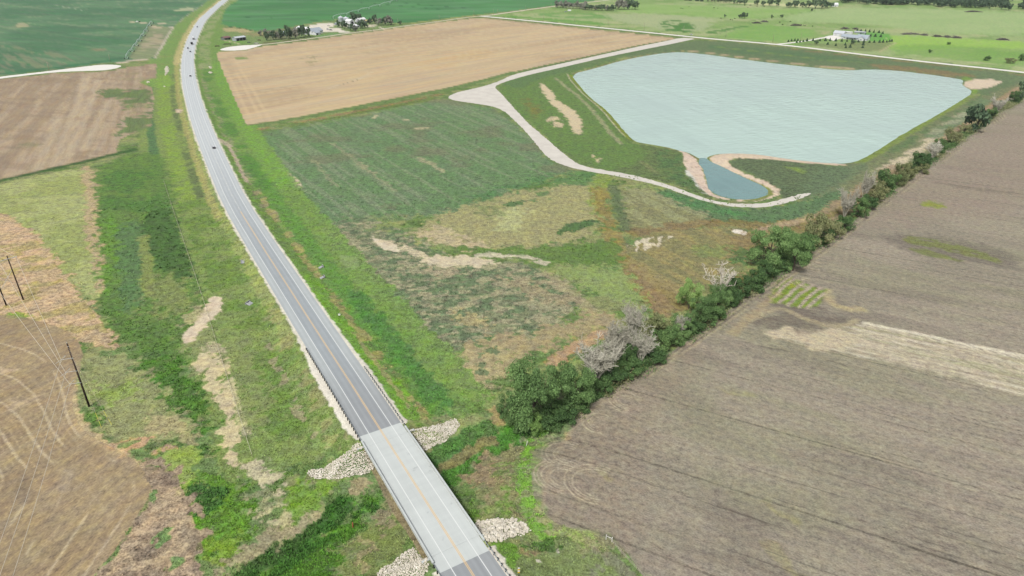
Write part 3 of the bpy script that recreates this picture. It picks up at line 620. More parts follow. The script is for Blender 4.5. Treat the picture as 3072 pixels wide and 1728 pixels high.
# --- left verge
band(-1, SB1, sEnd, 6, 46, (128, 146, 82), .85, 2, 3)
band(-1, SB1 + 60, sF, 7, 13, (150, 158, 94), .7, 1.5, 2, (20, 6, 1.1, .4, .14, 145))
band(-1, SB1, sN + 30, 9, 16, (150, 146, 102), .6, 2, 2.5, (10, 7, 1.1, .48, .1, 146))
band(-1, SB1, sM, 12, 30, (104, 132, 64), .7, 2, 5, (12, 9, 1.0, .5, .08, 147))
band(-1, SB1 + 10, sN, 17, 20, (166, 152, 128), .6, 1, 2, (7, 4, 1.1, .48, .08, 148))
band(-1, sM - 40, sF + 60, 10, 14, (164, 158, 104), .7, 1.5, 1.5)
band(-1, sM, sF, 14.5, 19, (98, 112, 74), .8, 1, 1.5, (30, 5, 1.3, .42, .1, 149))
band(-1, sM, sF - 20, 20, 30, (132, 158, 70), .7, 2, 3, (24, 10, 1.3, .36, .14, 251))
band(-1, sM - 30, sF - 30, 34, 40, (80, 116, 76), .8, 1.5, 1.5, (30, 8, 1.3, .36, .1, 150))
band(-1, sF, sEnd, 8, 16, (190, 176, 128), .7, 2, 2)
band(-1, sF - 60, sEnd, 16, 44, (116, 150, 78), .7, 3, 4, (30, 12, 1.3, .36, .14, 252))
paint([(436, 240), (470, 232), (520, 225), (520, 265), (460, 262), (420, 250)], (128, 160, 74), 4, 5, .75)
paint([(525, 328), (545, 326), (546, 340), (530, 338)], (200, 178, 156), 1.5, 2, .9)
# --- pale field and the dense belt left of the fence
paint([(-300, 640), (0, 552), (270, 496), (282, 560), (292, 640), (300, 740), (306, 850), (298, 900), (250, 880), (180, 790), (80, 690), (0, 640)], (164, 170, 112), 3, 4, .95, None, .8)
mottle(GRASS & inside(GX, GY, poly([(-300, 640), (0, 552), (270, 496), (306, 850), (250, 880), (80, 690)])), (146, 156, 92), (22, 14, .2, .5, .1, 151), .7)
paint([(240, 500), (276, 494), (286, 560), (296, 640), (304, 760), (306, 880), (286, 890), (276, 760), (262, 740), (262, 640)], (182, 160, 124), 2, 4, .85, (12, 8, 1.4, .38, .14, 152))
paint([(282, 500), (420, 452), (500, 470), (520, 600), (560, 740), (620, 900), (600, 960), (540, 1020), (560, 1100), (480, 1120), (420, 1060), (330, 960), (306, 880), (296, 700), (286, 580)], (100, 128, 66), 4, 6, .92, None, .95)
paint([(300, 530), (400, 500), (470, 520), (505, 600), (510, 640), (420, 640), (330, 620), (300, 640)], (86, 120, 62), 5, 6, .8, (18, 10, .1, .4, .14, 153))
paint([(350, 690), (395, 655), (430, 680), (440, 760), (440, 860), (420, 930), (360, 920), (350, 800)], (94, 122, 78), 4, 5, .8)
paint([(420, 650), (500, 610), (540, 690), (575, 790), (590, 850), (540, 830), (470, 800), (440, 740)], (78, 106, 58), 3, 4, .9)
stroke([(428, 710), (440, 790), (446, 880)], (140, 148, 84), 5, 2, 2, .7)
paint([(300, 660), (350, 650), (352, 760), (340, 900), (310, 860)], (104, 140, 62), 5, 5, .8)
paint([(450, 830), (560, 830), (580, 900), (520, 960), (440, 940)], (134, 142, 88), 8, 8, .7)
paint([(310, 880), (400, 960), (520, 1010), (540, 1080), (460, 1080), (380, 1040), (330, 980)], (92, 122, 62), 5, 6, .85)
paint([(380, 1090), (500, 1070), (570, 1120), (600, 1200), (620, 1330), (600, 1420), (540, 1360), (500, 1250), (440, 1180)], (80, 118, 50), 5, 6, .9, None, .95)
paint([(560, 1000), (640, 960), (650, 1050), (600, 1120), (560, 1080)], (142, 148, 98), 6, 6, .7)
paint([(560, 1020), (565, 985), (590, 960), (636, 900), (650, 892), (654, 915), (640, 950), (600, 990), (572, 1022)], (214, 198, 172), 1.6, 2.5, .95, None, .4, grow=1.2)
paint([(536, 970), (560, 930), (600, 920), (590, 960)], (182, 172, 132), 4, 5, .7)
paint([(580, 1080), (610, 1065), (660, 1066), (676, 1080), (690, 1150), (700, 1230), (712, 1320), (716, 1360), (694, 1382), (678, 1370), (680, 1300), (664, 1220), (630, 1150), (600, 1110)], (202, 188, 152), 2, 3.5, .92, (9, 3.5, 1.35, .34, .14, 155), .6, grow=1.2)
paint([(600, 1040), (660, 1030), (690, 1060), (640, 1070)], (186, 174, 148), 3, 4, .7, (5, 4, 0, .44, .1, 156))
stroke([(690, 1140), (715, 1230), (740, 1300)], (190, 184, 144), 2.4, 1.2, 1.2, .75)
paint([(728, 1384), (770, 1380), (830, 1420), (850, 1445), (820, 1480), (790, 1450), (750, 1410)], (192, 182, 154), 2.5, 4, .85, (6, 5, .4, .42, .12, 157), grow=1.0)
paint([(720, 1545), (760, 1500), (820, 1500), (880, 1540), (900, 1570), (840, 1575), (780, 1555)], (184, 178, 138), 3.5, 5, .8, (7, 5, .4, .44, .12, 158), grow=1.0)
paint([(740, 1480), (820, 1460), (850, 1500), (800, 1530)], (158, 156, 120), 5, 6, .6)
paint([(660, 1040), (740, 1000), (760, 1090), (790, 1180), (840, 1270), (760, 1290), (720, 1200), (690, 1100)], (136, 145, 92), 6, 6, .7)
paint([(560, 1420), (640, 1400), (720, 1420), (760, 1560), (740, 1680), (640, 1680), (580, 1600), (540, 1540)], (98, 136, 50), 6, 7, .9, None, .95)
paint([(560, 1460), (650, 1440), (680, 1500), (620, 1560), (560, 1540)], (68, 104, 52), 4, 6, .85, (10, 8, .3, .4, .12, 160))
paint([(600, 1620), (700, 1610), (790, 1620), (800, 1660), (700, 1690), (620, 1680)], (124, 150, 60), 5, 6, .8, (9, 7, .3, .42, .12, 161))
paint([(860, 1440), (960, 1420), (1000, 1460), (960, 1520), (880, 1560), (840, 1500)], (112, 148, 54), 6, 6, .8)
paint([(700, 1660), (860, 1580), (960, 1530), (990, 1540), (900, 1600), (780, 1680), (720, 1728), (640, 1728)], (160, 150, 122), 4, 5, .8, (16, 5, .5, .36, .14, 162))
# straw coloured weeds and dry growth round the tilled corner
paint([(-300, 600), (0, 632), (80, 683), (139, 735), (179, 790), (222, 846), (254, 902), (286, 942), (318, 989), (354, 1033), (330, 1050), (258, 1036), (199, 992), (139, 968), (60, 948), (0, 944), (-300, 935)], (192, 162, 116), 2.5, 4, .95, None, .95)
mottle(GRASS & inside(GX, GY, poly([(-100, 620), (80, 683), (254, 902), (354, 1033), (199, 992), (0, 944)])), (168, 158, 104), (14, 9, .6, .53, .09, 164), .75)
mottle(GRASS & inside(GX, GY, poly([(-100, 620), (80, 683), (254, 902), (354, 1033), (199, 992), (0, 944)])), (206, 170, 120), (10, 5, .6, .56, .08, 165), .8)
paint([(8, 938), (60, 938), (100, 950), (70, 956), (20, 950)], (122, 156, 66), 2, 2, .9)
paint([(250, 1040), (340, 1050), (420, 1100), (500, 1200), (560, 1260), (580, 1300), (480, 1330), (380, 1320), (280, 1290), (236, 1240), (230, 1160)], (148, 152, 104), 5, 6, .9, None, .9)
paint([(300, 1140), (420, 1150), (440, 1190), (340, 1220), (280, 1210)], (142, 162, 82), 6, 6, .8)
paint([(255, 1225), (310, 1215), (322, 1255), (300, 1285), (262, 1270)], (92, 126, 58), 3, 4, .9)
stroke([(222, 1160), (214, 1200), (226, 1262), (262, 1302), (330, 1345), (400, 1385)], (196, 172, 130), 3.2, 1.5, 1.5, .8)
paint([(310, 1330), (420, 1300), (450, 1305), (430, 1340), (400, 1370), (350, 1352)], (200, 156, 100), 2.5, 4, .9, (8, 5, .3, .38, .12, 166))
paint([(450, 1346), (510, 1344), (515, 1354), (470, 1366)], (198, 156, 108), 1.5, 3, .85)
paint([(440, 1240), (540, 1250), (590, 1320), (560, 1330), (460, 1290)], (170, 158, 122), 4, 5, .7)
paint([(470, 1350), (600, 1330), (600, 1420), (600, 1480), (540, 1460), (480, 1420)], (146, 164, 84), 4, 5, .85)
paint([(420, 1385), (460, 1370), (530, 1420), (560, 1460), (600, 1580), (610, 1640), (600, 1728), (420, 1790), (280, 1790), (300, 1712), (345, 1664), (420, 1545), (456, 1470)], (158, 138, 114), 3, 5, .95, None, 1.0)
mm = GRASS & inside(GX, GY, poly([(420, 1385), (530, 1420), (610, 1640), (600, 1728), (280, 1790), (420, 1545)]))
mottle(mm, (180, 158, 124), (8, 5, .5, .54, .08, 168), .8)
mottle(mm, (136, 120, 100), (7, 5, .5, .56, .08, 169), .7)
for P in ([(480, 1600), (520, 1586), (528, 1604), (490, 1640), (470, 1650)], [(498, 1678), (545, 1664), (550, 1680), (510, 1712)], [(446, 1490), (480, 1480), (476, 1500), (450, 1505)]): paint(P, (104, 140, 78), 1.5, 3, .85)

# --- creek, bridge end slopes
stroke([(1660, 1290), (1560, 1325), (1480, 1340), (1390, 1395), (1310, 1440), (1250, 1480)], (78, 124, 50), 11, 2.5, 1.5, .95, None, 1.0)
stroke([(1450, 1290), (1380, 1335), (1320, 1375), (1265, 1405)], (80, 118, 58), 8, 2, 1.5, .9, None, 1.0)
stroke([(1480, 1318), (1420, 1345), (1350, 1392), (1300, 1420)], (152, 130, 98), 3, 1.6, 1.2, .6)
paint([(1240, 1440), (1300, 1450), (1360, 1480), (1440, 1560), (1500, 1600), (1420, 1590), (1330, 1560), (1270, 1500)], (92, 126, 52), 4, 5, .9)
paint([(1400, 1400), (1480, 1360), (1560, 1340), (1590, 1400), (1590, 1480), (1540, 1490), (1480, 1500), (1420, 1460)], (140, 136, 100), 5, 5, .9)
paint([(1410, 1410), (1470, 1370), (1500, 1420), (1450, 1480)], (160, 140, 108), 5, 5, .7)
paint([(1480, 1420), (1570, 1370), (1585, 1440), (1520, 1450)], (120, 146, 72), 6, 5, .8)
paint([(1500, 1480), (1580, 1450), (1590, 1500), (1600, 1540), (1560, 1560), (1500, 1530)], (110, 140, 62), 6, 5, .8)
paint([(1530, 1500), (1580, 1500), (1590, 1560), (1540, 1560)], (150, 136, 108), 5, 5, .6)
stroke([(1640, 1306), (1606, 1336), (1590, 1390), (1586, 1450), (1590, 1500), (1604, 1545), (1640, 1590)], (120, 162, 66), 6.5, 1.6, 1.0, .92)
paint([(1600, 1530), (1660, 1570), (1750, 1600), (1830, 1625), (1830, 1650), (1740, 1640), (1650, 1600)], (148, 166, 92), 4, 5, .9)
paint([(1460, 1640), (1560, 1600), (1640, 1610), (1760, 1650), (1860, 1670), (1940, 1728), (1990, 1790), (1520, 1790), (1500, 1700)], (124, 138, 86), 5, 6, .9)
paint([(1480, 1640), (1540, 1620), (1560, 1660), (1540, 1700), (1500, 1690)], (108, 148, 58), 4, 4, .85)
paint([(1580, 1620), (1640, 1620), (1670, 1650), (1650, 1670), (1600, 1650)], (76, 110, 50), 3, 4, .85)
paint([(1560, 1655), (1630, 1650), (1640, 1670), (1580, 1680)], (158, 134, 104), 3, 4, .7)
for P in ([(1666, 1652), (1684, 1656), (1674, 1668)], [(1600, 1684), (1625, 1680), (1618, 1694)]): paint(P, (206, 200, 184), .8, 1.2, .9)
paint([(1760, 1640), (1850, 1660), (1930, 1728), (1960, 1790), (1860, 1790), (1780, 1700)], (128, 128, 108), 5, 5, .7)
stroke([(1826, 1617), (1870, 1660), (1930, 1728), (1975, 1790)], (112, 134, 78), 3, 1.2, 1, .9)
# below the bridge, downstream
paint([(700, 1790), (760, 1720), (880, 1650), (960, 1600), (1060, 1520), (1110, 1480), (1120, 1520), (1080, 1580), (1000, 1650), (1010, 1728), (960, 1790)], (84, 126, 46), 4, 4, .92, None, 1.05)
stroke([(720, 1740), (860, 1650), (960, 1590), (1030, 1510)], (60, 98, 42), 5, 2, 1.5, .9)
stroke([(820, 1728), (900, 1670), (980, 1620), (1060, 1560), (1110, 1520)], (62, 100, 44), 4, 2, 1.5, .8, (9, 5, .5, .4, .1, 171))
paint([(1000, 1650), (1080, 1590), (1130, 1540), (1180, 1560), (1230, 1640), (1200, 1680), (1120, 1728), (1020, 1728)], (128, 140, 82), 5, 5, .9)
paint([(1100, 1540), (1150, 1500), (1200, 1560), (1150, 1600)], (156, 142, 118), 4, 5, .7)
paint([(1060, 1620), (1120, 1600), (1110, 1680), (1060, 1728)], (172, 158, 122), 4, 4, .6)
paint([(1030, 1440), (1110, 1430), (1120, 1470), (1050, 1480)], (160, 146, 118), 3, 4, .8)
UB = (AD < 7.5) & (S_ > AB0) & (S_ < AB1); wmix(ALLI[UB], np.full(UB.sum(), .8), (146, 130, 106), .8)
# crushed stone shoulders with a ragged edge, wider at the guard rails
gw = 7.7 + np.where(D_ < 0, 1.7 * sstep(SB1 + 75, SB1 + 40, S_) * sstep(SB1 - 2, SB1 + 6, S_), .9 * sstep(SB1 + 60, SB1 + 30, S_)) + .9 * (fbm(S_ / 2.2, D_ / 2.2, 3, 177) - .5) * 2
m = np.nonzero((AD < 11) & ((S_ > SB1 - 1) | (S_ < SB0 + 1)) & GRASS)[0]
wmix(m, sstep(gw[m] + .35, gw[m] - .35, AD[m]) * .95, (226, 220, 206), .25)

# --- right field
mottle(IN_R, (162, 152, 134), (50, 7, ROW_R, .52, .14, 181), .6)
mottle(IN_R, (128, 118, 108), (40, 8, ROW_R, .60, .10, 182), .5)
mottle(IN_R, (152, 148, 122), (60, 18, ROW_R, .56, .12, 183), .5)
mottle(IN_R, (166, 154, 138), (80, 30, ROW_R, .55, .12, 184), .5)
paint([(1600, 1560), (1595, 1380), (1700, 1270), (1900, 1140), (2100, 1010), (2000, 1200), (1900, 1450), (1950, 1650), (1840, 1620)], (150, 134, 118), 16, 8, .55)
paint([(2560, 700), (2700, 580), (2850, 460), (3072, 310), (3200, 500), (3072, 640), (2760, 660)], (156, 140, 126), 20, 10, .6)
paint([(2590, 968), (2700, 990), (2850, 1020), (3072, 1066), (3300, 1110), (3300, 1240), (3072, 1184), (2860, 1130), (2700, 1090), (2560, 1060), (2430, 1030), (2300, 1010), (2330, 985), (2440, 1000), (2540, 1000)], (196, 184, 160), 2.5, 3, .92, None, .6)
mm = IN_R & inside(GX, GY, poly([(2560, 966), (3072, 1066), (3300, 1110), (3300, 1240), (3072, 1184), (2700, 1090), (2500, 1050)]))
mottle(mm, (162, 150, 128), (8, 1.3, ROW_R, .55, .08, 186), .45)
mottle(mm, (150, 152, 112), (40, 2.5, ROW_R, .64, .06, 187), .45)
for k in range(15):
    t = (k + .5) / 15; a = (2598 - 290 * t, 968 + 46 * t); b = (3330 - 30 * t, 1116 + 134 * t)
    stroke([a, b], (222, 212, 190) if k % 2 else (166, 154, 130), .9, .5, .4, .6, (20, 20, 0, .36, .12, 193), sm=0)
stroke([(2592, 969), (2760, 1003), (2920, 1038), (3080, 1070)], (218, 208, 186), 2.2, .8, .6, .9)
paint([(2295, 1005), (2340, 985), (2420, 990), (2540, 985), (2590, 1010), (2500, 1060), (2400, 1030)], (194, 180, 152), 3, 4, .95)
paint([(2300, 930), (2360, 900), (2470, 930), (2560, 960), (2540, 990), (2420, 1000), (2330, 980), (2280, 990), (2260, 960)], (120, 110, 100), 5, 5, .75, (16, 6, -.2, .42, .12, 188))
stroke([(2260, 960), (2330, 915), (2420, 960), (2520, 985), (2570, 960)], (178, 164, 132), 3, 1.5, 1.5, .6)
stroke([(2478, 875), (2490, 900), (2520, 925), (2580, 930)], (188, 172, 130), 5, 2.5, 2, .7)
# green wet patches
paint([(2330, 840), (2370, 824), (2400, 842), (2440, 862), (2476, 870), (2476, 900), (2440, 928), (2400, 926), (2340, 908), (2300, 900), (2310, 870)], (122, 144, 52), 2, 2.5, .95, None, 1.0)
paint([(2340, 850), (2400, 850), (2400, 880), (2350, 880)], (158, 158, 44), 3, 4, .7, (6, 4, .3, .46, .1, 190))
for a, b in (((2372, 826), (2330, 862)), ((2386, 834), (2320, 892)), ((2412, 848), (2340, 908)), ((2436, 854), (2364, 916)), ((2460, 862), (2398, 922)), ((2474, 880), (2420, 926))):
    stroke([a, ((a[0] + b[0]) / 2 - 6, (a[1] + b[1]) / 2 + 2), b], (178, 162, 146), 1.5, .7, .6, .95)
stroke([(2330, 880), (2240, 960), (2200, 1000)], (176, 158, 122), 4, 2, 2, .6)
paint([(2706, 715), (2740, 708), (2800, 718), (2870, 732), (2960, 758), (3010, 786), (2990, 790), (2900, 766), (2800, 744), (2720, 730)], (140, 152, 62), 2, 2.0, .95, (80, 2.2, ROW_R + .05, .24, .1, 191), .8)
paint([(2716, 742), (2780, 748), (2860, 772), (2900, 786), (2850, 782), (2760, 764)], (138, 150, 66), 2, 2.0, .95, (80, 2, ROW_R + .05, .28, .1, 192))
paint([(2640, 708), (2760, 698), (3000, 740), (3072, 790), (2960, 800), (2760, 770), (2680, 740)], (110, 102, 96), 6, 6, .5)
paint([(2756, 608), (2780, 602), (2840, 615), (2850, 624), (2800, 624), (2760, 616)], (140, 150, 62), 2, 4, .9)
paint([(2770, 540), (2900, 560), (3072, 582), (3072, 588), (2880, 566)], (128, 116, 104), 3, 3, .6)
for P in ([(2180, 1170), (2260, 1190)], [(2290, 1500), (2340, 1540), (2400, 1570)], [(2300, 1630), (2350, 1690), (2400, 1728)], [(1800, 1410), (1830, 1440)]): stroke(P, (162, 156, 104), 2.5, 1.5, 2.5, .35)
paint([(1686, 1300), (1712, 1296), (1708, 1322), (1690, 1326)], (186, 162, 112), 2, 2.5, .7)
# wheel marks along the rows and turning loops at the headland
RNG2 = np.random.default_rng(5)
for i in range(26):
    x0 = 2050 + RNG2.uniform(-150, 900); y0 = 1000 + i * 27 + RNG2.uniform(-10, 10)
    X, Y = at(x0, y0); L = RNG2.uniform(30, 90)
    u, v = pix(X + L * math.cos(ROW_R), Y + L * math.sin(ROW_R), 0); u0, v0 = pix(X, Y, 0)
    if min(v0, v) > 980: stroke([(float(u0), float(v0)), (float(u), float(v))], (88, 80, 74), .35, .3, .25, .6, (9, 9, 0, .42, .08, 195), sm=0)
def loops(cx, cy, n, r0, dr, a0, a1, col=(188, 174, 148), alpha=.8, el=1.0, rot=0.0, w=.45):
    X, Y = at(cx, cy)
    for k in range(n):
        t = np.linspace(a0, a1, 26); r = r0 + k * dr
        x = r * np.cos(t); y = el * r * np.sin(t); c, s = math.cos(rot), math.sin(rot)
        u, v = pix(X + x * c - y * s, Y + x * s + y * c, 0)
        stroke(np.column_stack([u, v]), col, w, .35, .2, alpha * (.7 + .3 * (k % 2)), sm=0)
rr = ROW_R
for cx, cy, n, r0 in ((1700, 1365, 5, 3.0), (1690, 1432, 6, 3.0), (1790, 1452, 4, 6.0), (1880, 1205, 5, 2.5), (2010, 1085, 5, 2.5), (2108, 1025, 5, 3.0), (1800, 1270, 4, 2.5), (2450, 800, 4, 3), (2420, 850, 4, 3)):
    loops(cx, cy, n, r0, 1.15, R(80), R(290), rot=rr, el=.8)
    loops(cx + 6, cy + 3, 2, r0 + .6, 2.4, R(90), R(270), (118, 106, 96), .45, rot=rr, el=.8)
stroke([(1625, 1540), (1640, 1430), (1680, 1330), (1760, 1245), (1880, 1160)], (172, 156, 132), 1.2, .8, .4, .5)
stroke([(1740, 1460), (1790, 1520), (1900, 1590), (1990, 1650)], (112, 102, 93), .5, .4, .4, .4)
stroke([(1815, 1450), (1840, 1520), (1860, 1620)], (116, 105, 96), .4, .35, .3, .35)
for k in range(4):
    stroke([(1905 + 14 * k, 1134 - 2 * k), (2100 + 14 * k, 1002 - 2 * k), (2370 + 12 * k, 808), (2560 + 10 * k, 672), (2780 + 8 * k, 500), (3020 + 6 * k, 335)], (182, 168, 134) if k % 2 else (120, 108, 98), 1.0, .7, .6, .55, (26, 26, 0, .42, .12, 196))

# --- tilled corner on the left: sweeping passes of the machine
mottle(IN_TL, (156, 137, 110), (26, 10, 1.1, .55, .14, 201), .5)
mottle(IN_TL, (176, 156, 123), (30, 6, 1.2, .56, .12, 202), .5)
TLP = [(-120, 1010), (60, 1040), (150, 1090), (190, 1170), (196, 1240), (232, 1310), (300, 1356), (360, 1392), (400, 1440), (404, 1490), (370, 1550), (310, 1640), (250, 1728), (210, 1790)]
TLc = np.array(TLP, float); TLs = np.array([(-120, 1040), (20, 1062), (110, 1105), (170, 1165), (212, 1230), (252, 1295), (300, 1352), (345, 1400), (372, 1448), (372, 1500), (345, 1565), (296, 1645), (240, 1728), (200, 1790)], float)
for k in range(16):
    c0 = np.array([-150, 1420.0]); f = 1 - .058 * k; kb = min(1.0, k / 5)
    TLk = TLc * (1 - kb) + TLs * kb; P = c0 + (TLk - c0) * f
    stroke(P, (186, 164, 128) if k % 3 else (206, 188, 154), .4 if k % 3 else .8, .3, .3, .62, (18, 18, 0, .34, .14, 203))
    P = c0 + (TLk - c0) * (f - .03)
    stroke(P, (138, 118, 94), .5, .4, .4, .25, (18, 18, 0, .4, .14, 204))
for a, b in (((130, 1200), (330, 1480)), ((330, 1440), (150, 1640)), ((270, 1460), (80, 1700)), ((160, 1380), (340, 1560))):
    stroke([a, ((a[0] + b[0]) / 2 + 10, (a[1] + b[1]) / 2 - 6), b], (184, 165, 132), .7, .5, .4, .4)
paint([(40, 1190), (80, 1195), (110, 1180), (90, 1212), (40, 1230)], (196, 176, 142), 2.5, 4, .7)
paint([(-20, 1105), (20, 1108), (60, 1105), (20, 1120)], (214, 190, 158), 2, 3, .8)
paint([(40, 1430), (110, 1460), (90, 1520), (50, 1480)], (134, 116, 98), 5, 5, .7)
paint([(160, 1420), (200, 1420), (230, 1470), (180, 1460)], (172, 156, 138), 4, 5, .6)

# --- mesh objects, one per field, cut from the one sheet so that their edges meet
M_GRASS = cover_mat('grass cover', fine=.38, fine_scale=1.7, mid=.22, mid_scale=.2, bump=.6, bdist=.35)
M_FRIGHT = cover_mat('worked soil and stubble', fine=.40, fine_scale=2.6, mid=.16, mid_scale=.4, ang=ROW_R, stretch=1.5, bump=.4, bdist=.12, hue=.10, lines=.45, line_w=8.0)
M_FTAN = cover_mat('ripe stubble', fine=.10, fine_scale=.9, mid=.14, mid_scale=.12, ang=ROW_C, stretch=12, bump=.15, bdist=.1)
M_FLEFT = cover_mat('fallow soil', fine=.16, fine_scale=1.0, mid=.14, mid_scale=.2, ang=ROW_L, stretch=6, bump=.2, bdist=.15)
M_FTILL = cover_mat('tilled soil', fine=.36, fine_scale=2.0, mid=.12, mid_scale=.3, ang=1.2, stretch=1.5, bump=.4, bdist=.12)
M_FCROP = cover_mat('row crop', fine=.14, fine_scale=.35, mid=.16, mid_scale=.06, ang=ang2((100, 60), (480, 110)), stretch=6, bump=.2, bdist=.3, hue=.03)
fi = (np.arange(NR - 1)[:, None] * NC + np.arange(NC - 1)[None]).ravel()
FACES = np.column_stack([fi, fi + NC, fi + NC + 1, fi + 1])[:, ::-1]
REG = np.zeros(len(GX), np.int8)
for i, m in enumerate((IN_R, IN_T, IN_L, IN_TL, IN_CL, IN_CR)): REG[m] = i + 1
FREG = REG[FACES[:, 0]]
LUM = COV @ np.array([.3, .59, .11]); RUST = np.clip((COV[:, 0] / COV[:, 1] - 1.15) / .35, 0, 1)
COV = LUM[:, None] + (COV - LUM[:, None]) * (np.where(GRASS, 1.04, .97) * (1 - .27 * RUST * GRASS))[:, None]   # muted summer colours
GRN = np.clip((COV[:, 1] / COV[:, 0] - .95) * 4, 0, 1)[:, None]
COV = COV * np.where(GRASS, 1.13, 1.03)[:, None] * np.where(GRASS[:, None], np.array([1.01, 1.0, 1.0]) + GRN * np.array([0, 0, .13]), np.where(IN_R[:, None], np.array([1.03, 1.04, 1.02]), np.array([1.0, 1.0, .99])))
COVA = np.clip(COV / K, .004, .85)
def sheet(name, sel, mat, extra=None):
    F = FACES[sel]; used, inv = np.unique(F, return_inverse=True); F = inv.reshape(F.shape)
    V = np.column_stack([GX, GY, GZ])[used]; C = COVA[used]; G = GRAIN[used]
    if extra is not None:
        EV, EF = extra; F = np.vstack([F, EF + len(V)]); V = np.vstack([V, EV]); C = np.vstack([C, ECOL]); G = np.concatenate([G, np.full(len(EV), .8)])
    me = bpy.data.meshes.new(name); me.vertices.add(len(V)); me.vertices.foreach_set('co', V.astype(np.float32).ravel())
    me.loops.add(F.size); me.loops.foreach_set('vertex_index', F.astype(np.int32).ravel())
    me.polygons.add(len(F)); me.polygons.foreach_set('loop_start', np.arange(0, F.size, 4, dtype=np.int32)); me.polygons.foreach_set('loop_total', np.full(len(F), 4, np.int32))
    me.update(calc_edges=True); me.polygons.foreach_set('use_smooth', np.ones(len(F), bool))
    a = me.attributes.new('cover', 'FLOAT_COLOR', 'POINT'); a.data.foreach_set('color', np.column_stack([C, np.ones(len(C))]).astype(np.float32).ravel())
    a = me.attributes.new('grain', 'FLOAT', 'POINT'); a.data.foreach_set('value', G.astype(np.float32))
    return link(name, me, None, mat)
# the land outside the surveyed sector, out to the horizon and behind the viewpoint
EV = []; EF = []
def ering(rs, t0, t1, n):
    b = len(EV); k = len(rs); t = np.linspace(t0, t1, n + 1); X = (rs[:, None] * np.sin(t)).T.ravel(); Y = (rs[:, None] * np.cos(t)).T.ravel()
    Z = height(X, Y) - .02; EV.extend(zip(X, Y, Z))
    for a in range(n):
        for c in range(k - 1): EF.append((b + a * k + c, b + (a + 1) * k + c, b + (a + 1) * k + c + 1, b + a * k + c + 1))
ering(np.linspace(1, RHO0 + .3, 60), -TH, TH, 150); ering(np.linspace(1, RHO0, 60), TH, 2 * math.pi - TH, 220)
ering(np.concatenate([np.linspace(RHO0, 500, 90), np.geomspace(520, 45000, 30)]), TH, 2 * math.pi - TH, 160); ering(np.array([5195.0, 12000, 45000]), -TH, TH, 40)
EF_ = np.array(EF)[:, ::-1]; EVa = np.array(EV); ECOL = np.tile(lin((124, 146, 90)) / K, (len(EVa), 1))
for Q_, c_ in ((F_RIGHT, (152, 143, 127)), (F_TILL, (163, 143, 112)), (F_LEFT, (172, 154, 128)), (F_CROPL, (101, 139, 101)), (F_CROPR, (86, 142, 86))): ECOL[inside(EVa[:, 0], EVa[:, 1], Q_)] = lin(c_) / K
sprops(sheet('ground', FREG == 0, M_GRASS, (EVa, EF_)), 'rough grass, weeds and bare patches between the fields', kind='structure')
sprops(sheet('ploughed_field', FREG == 1, M_FRIGHT), 'large grey-brown worked field right of the hedgerow', kind='structure')
sprops(sheet('stubble_field', FREG == 2, M_FTAN), 'broad tan stubble field right of the curving highway', kind='structure')
sprops(sheet('fallow_field', FREG == 3, M_FLEFT), 'brown fallow field left of the highway', kind='structure')
sprops(sheet('tilled_field', FREG == 4, M_FTILL), 'tilled tan field with machine tracks in the lower left corner', kind='structure')
sprops(sheet('crop_field', FREG == 5, M_FCROP), 'streaky green crop field at the upper left', kind='structure')
sprops(sheet('crop_field', FREG == 6, M_FCROP), 'even bright green crop field beyond the farmstead', kind='structure')
print('ground', time.time() - T0)

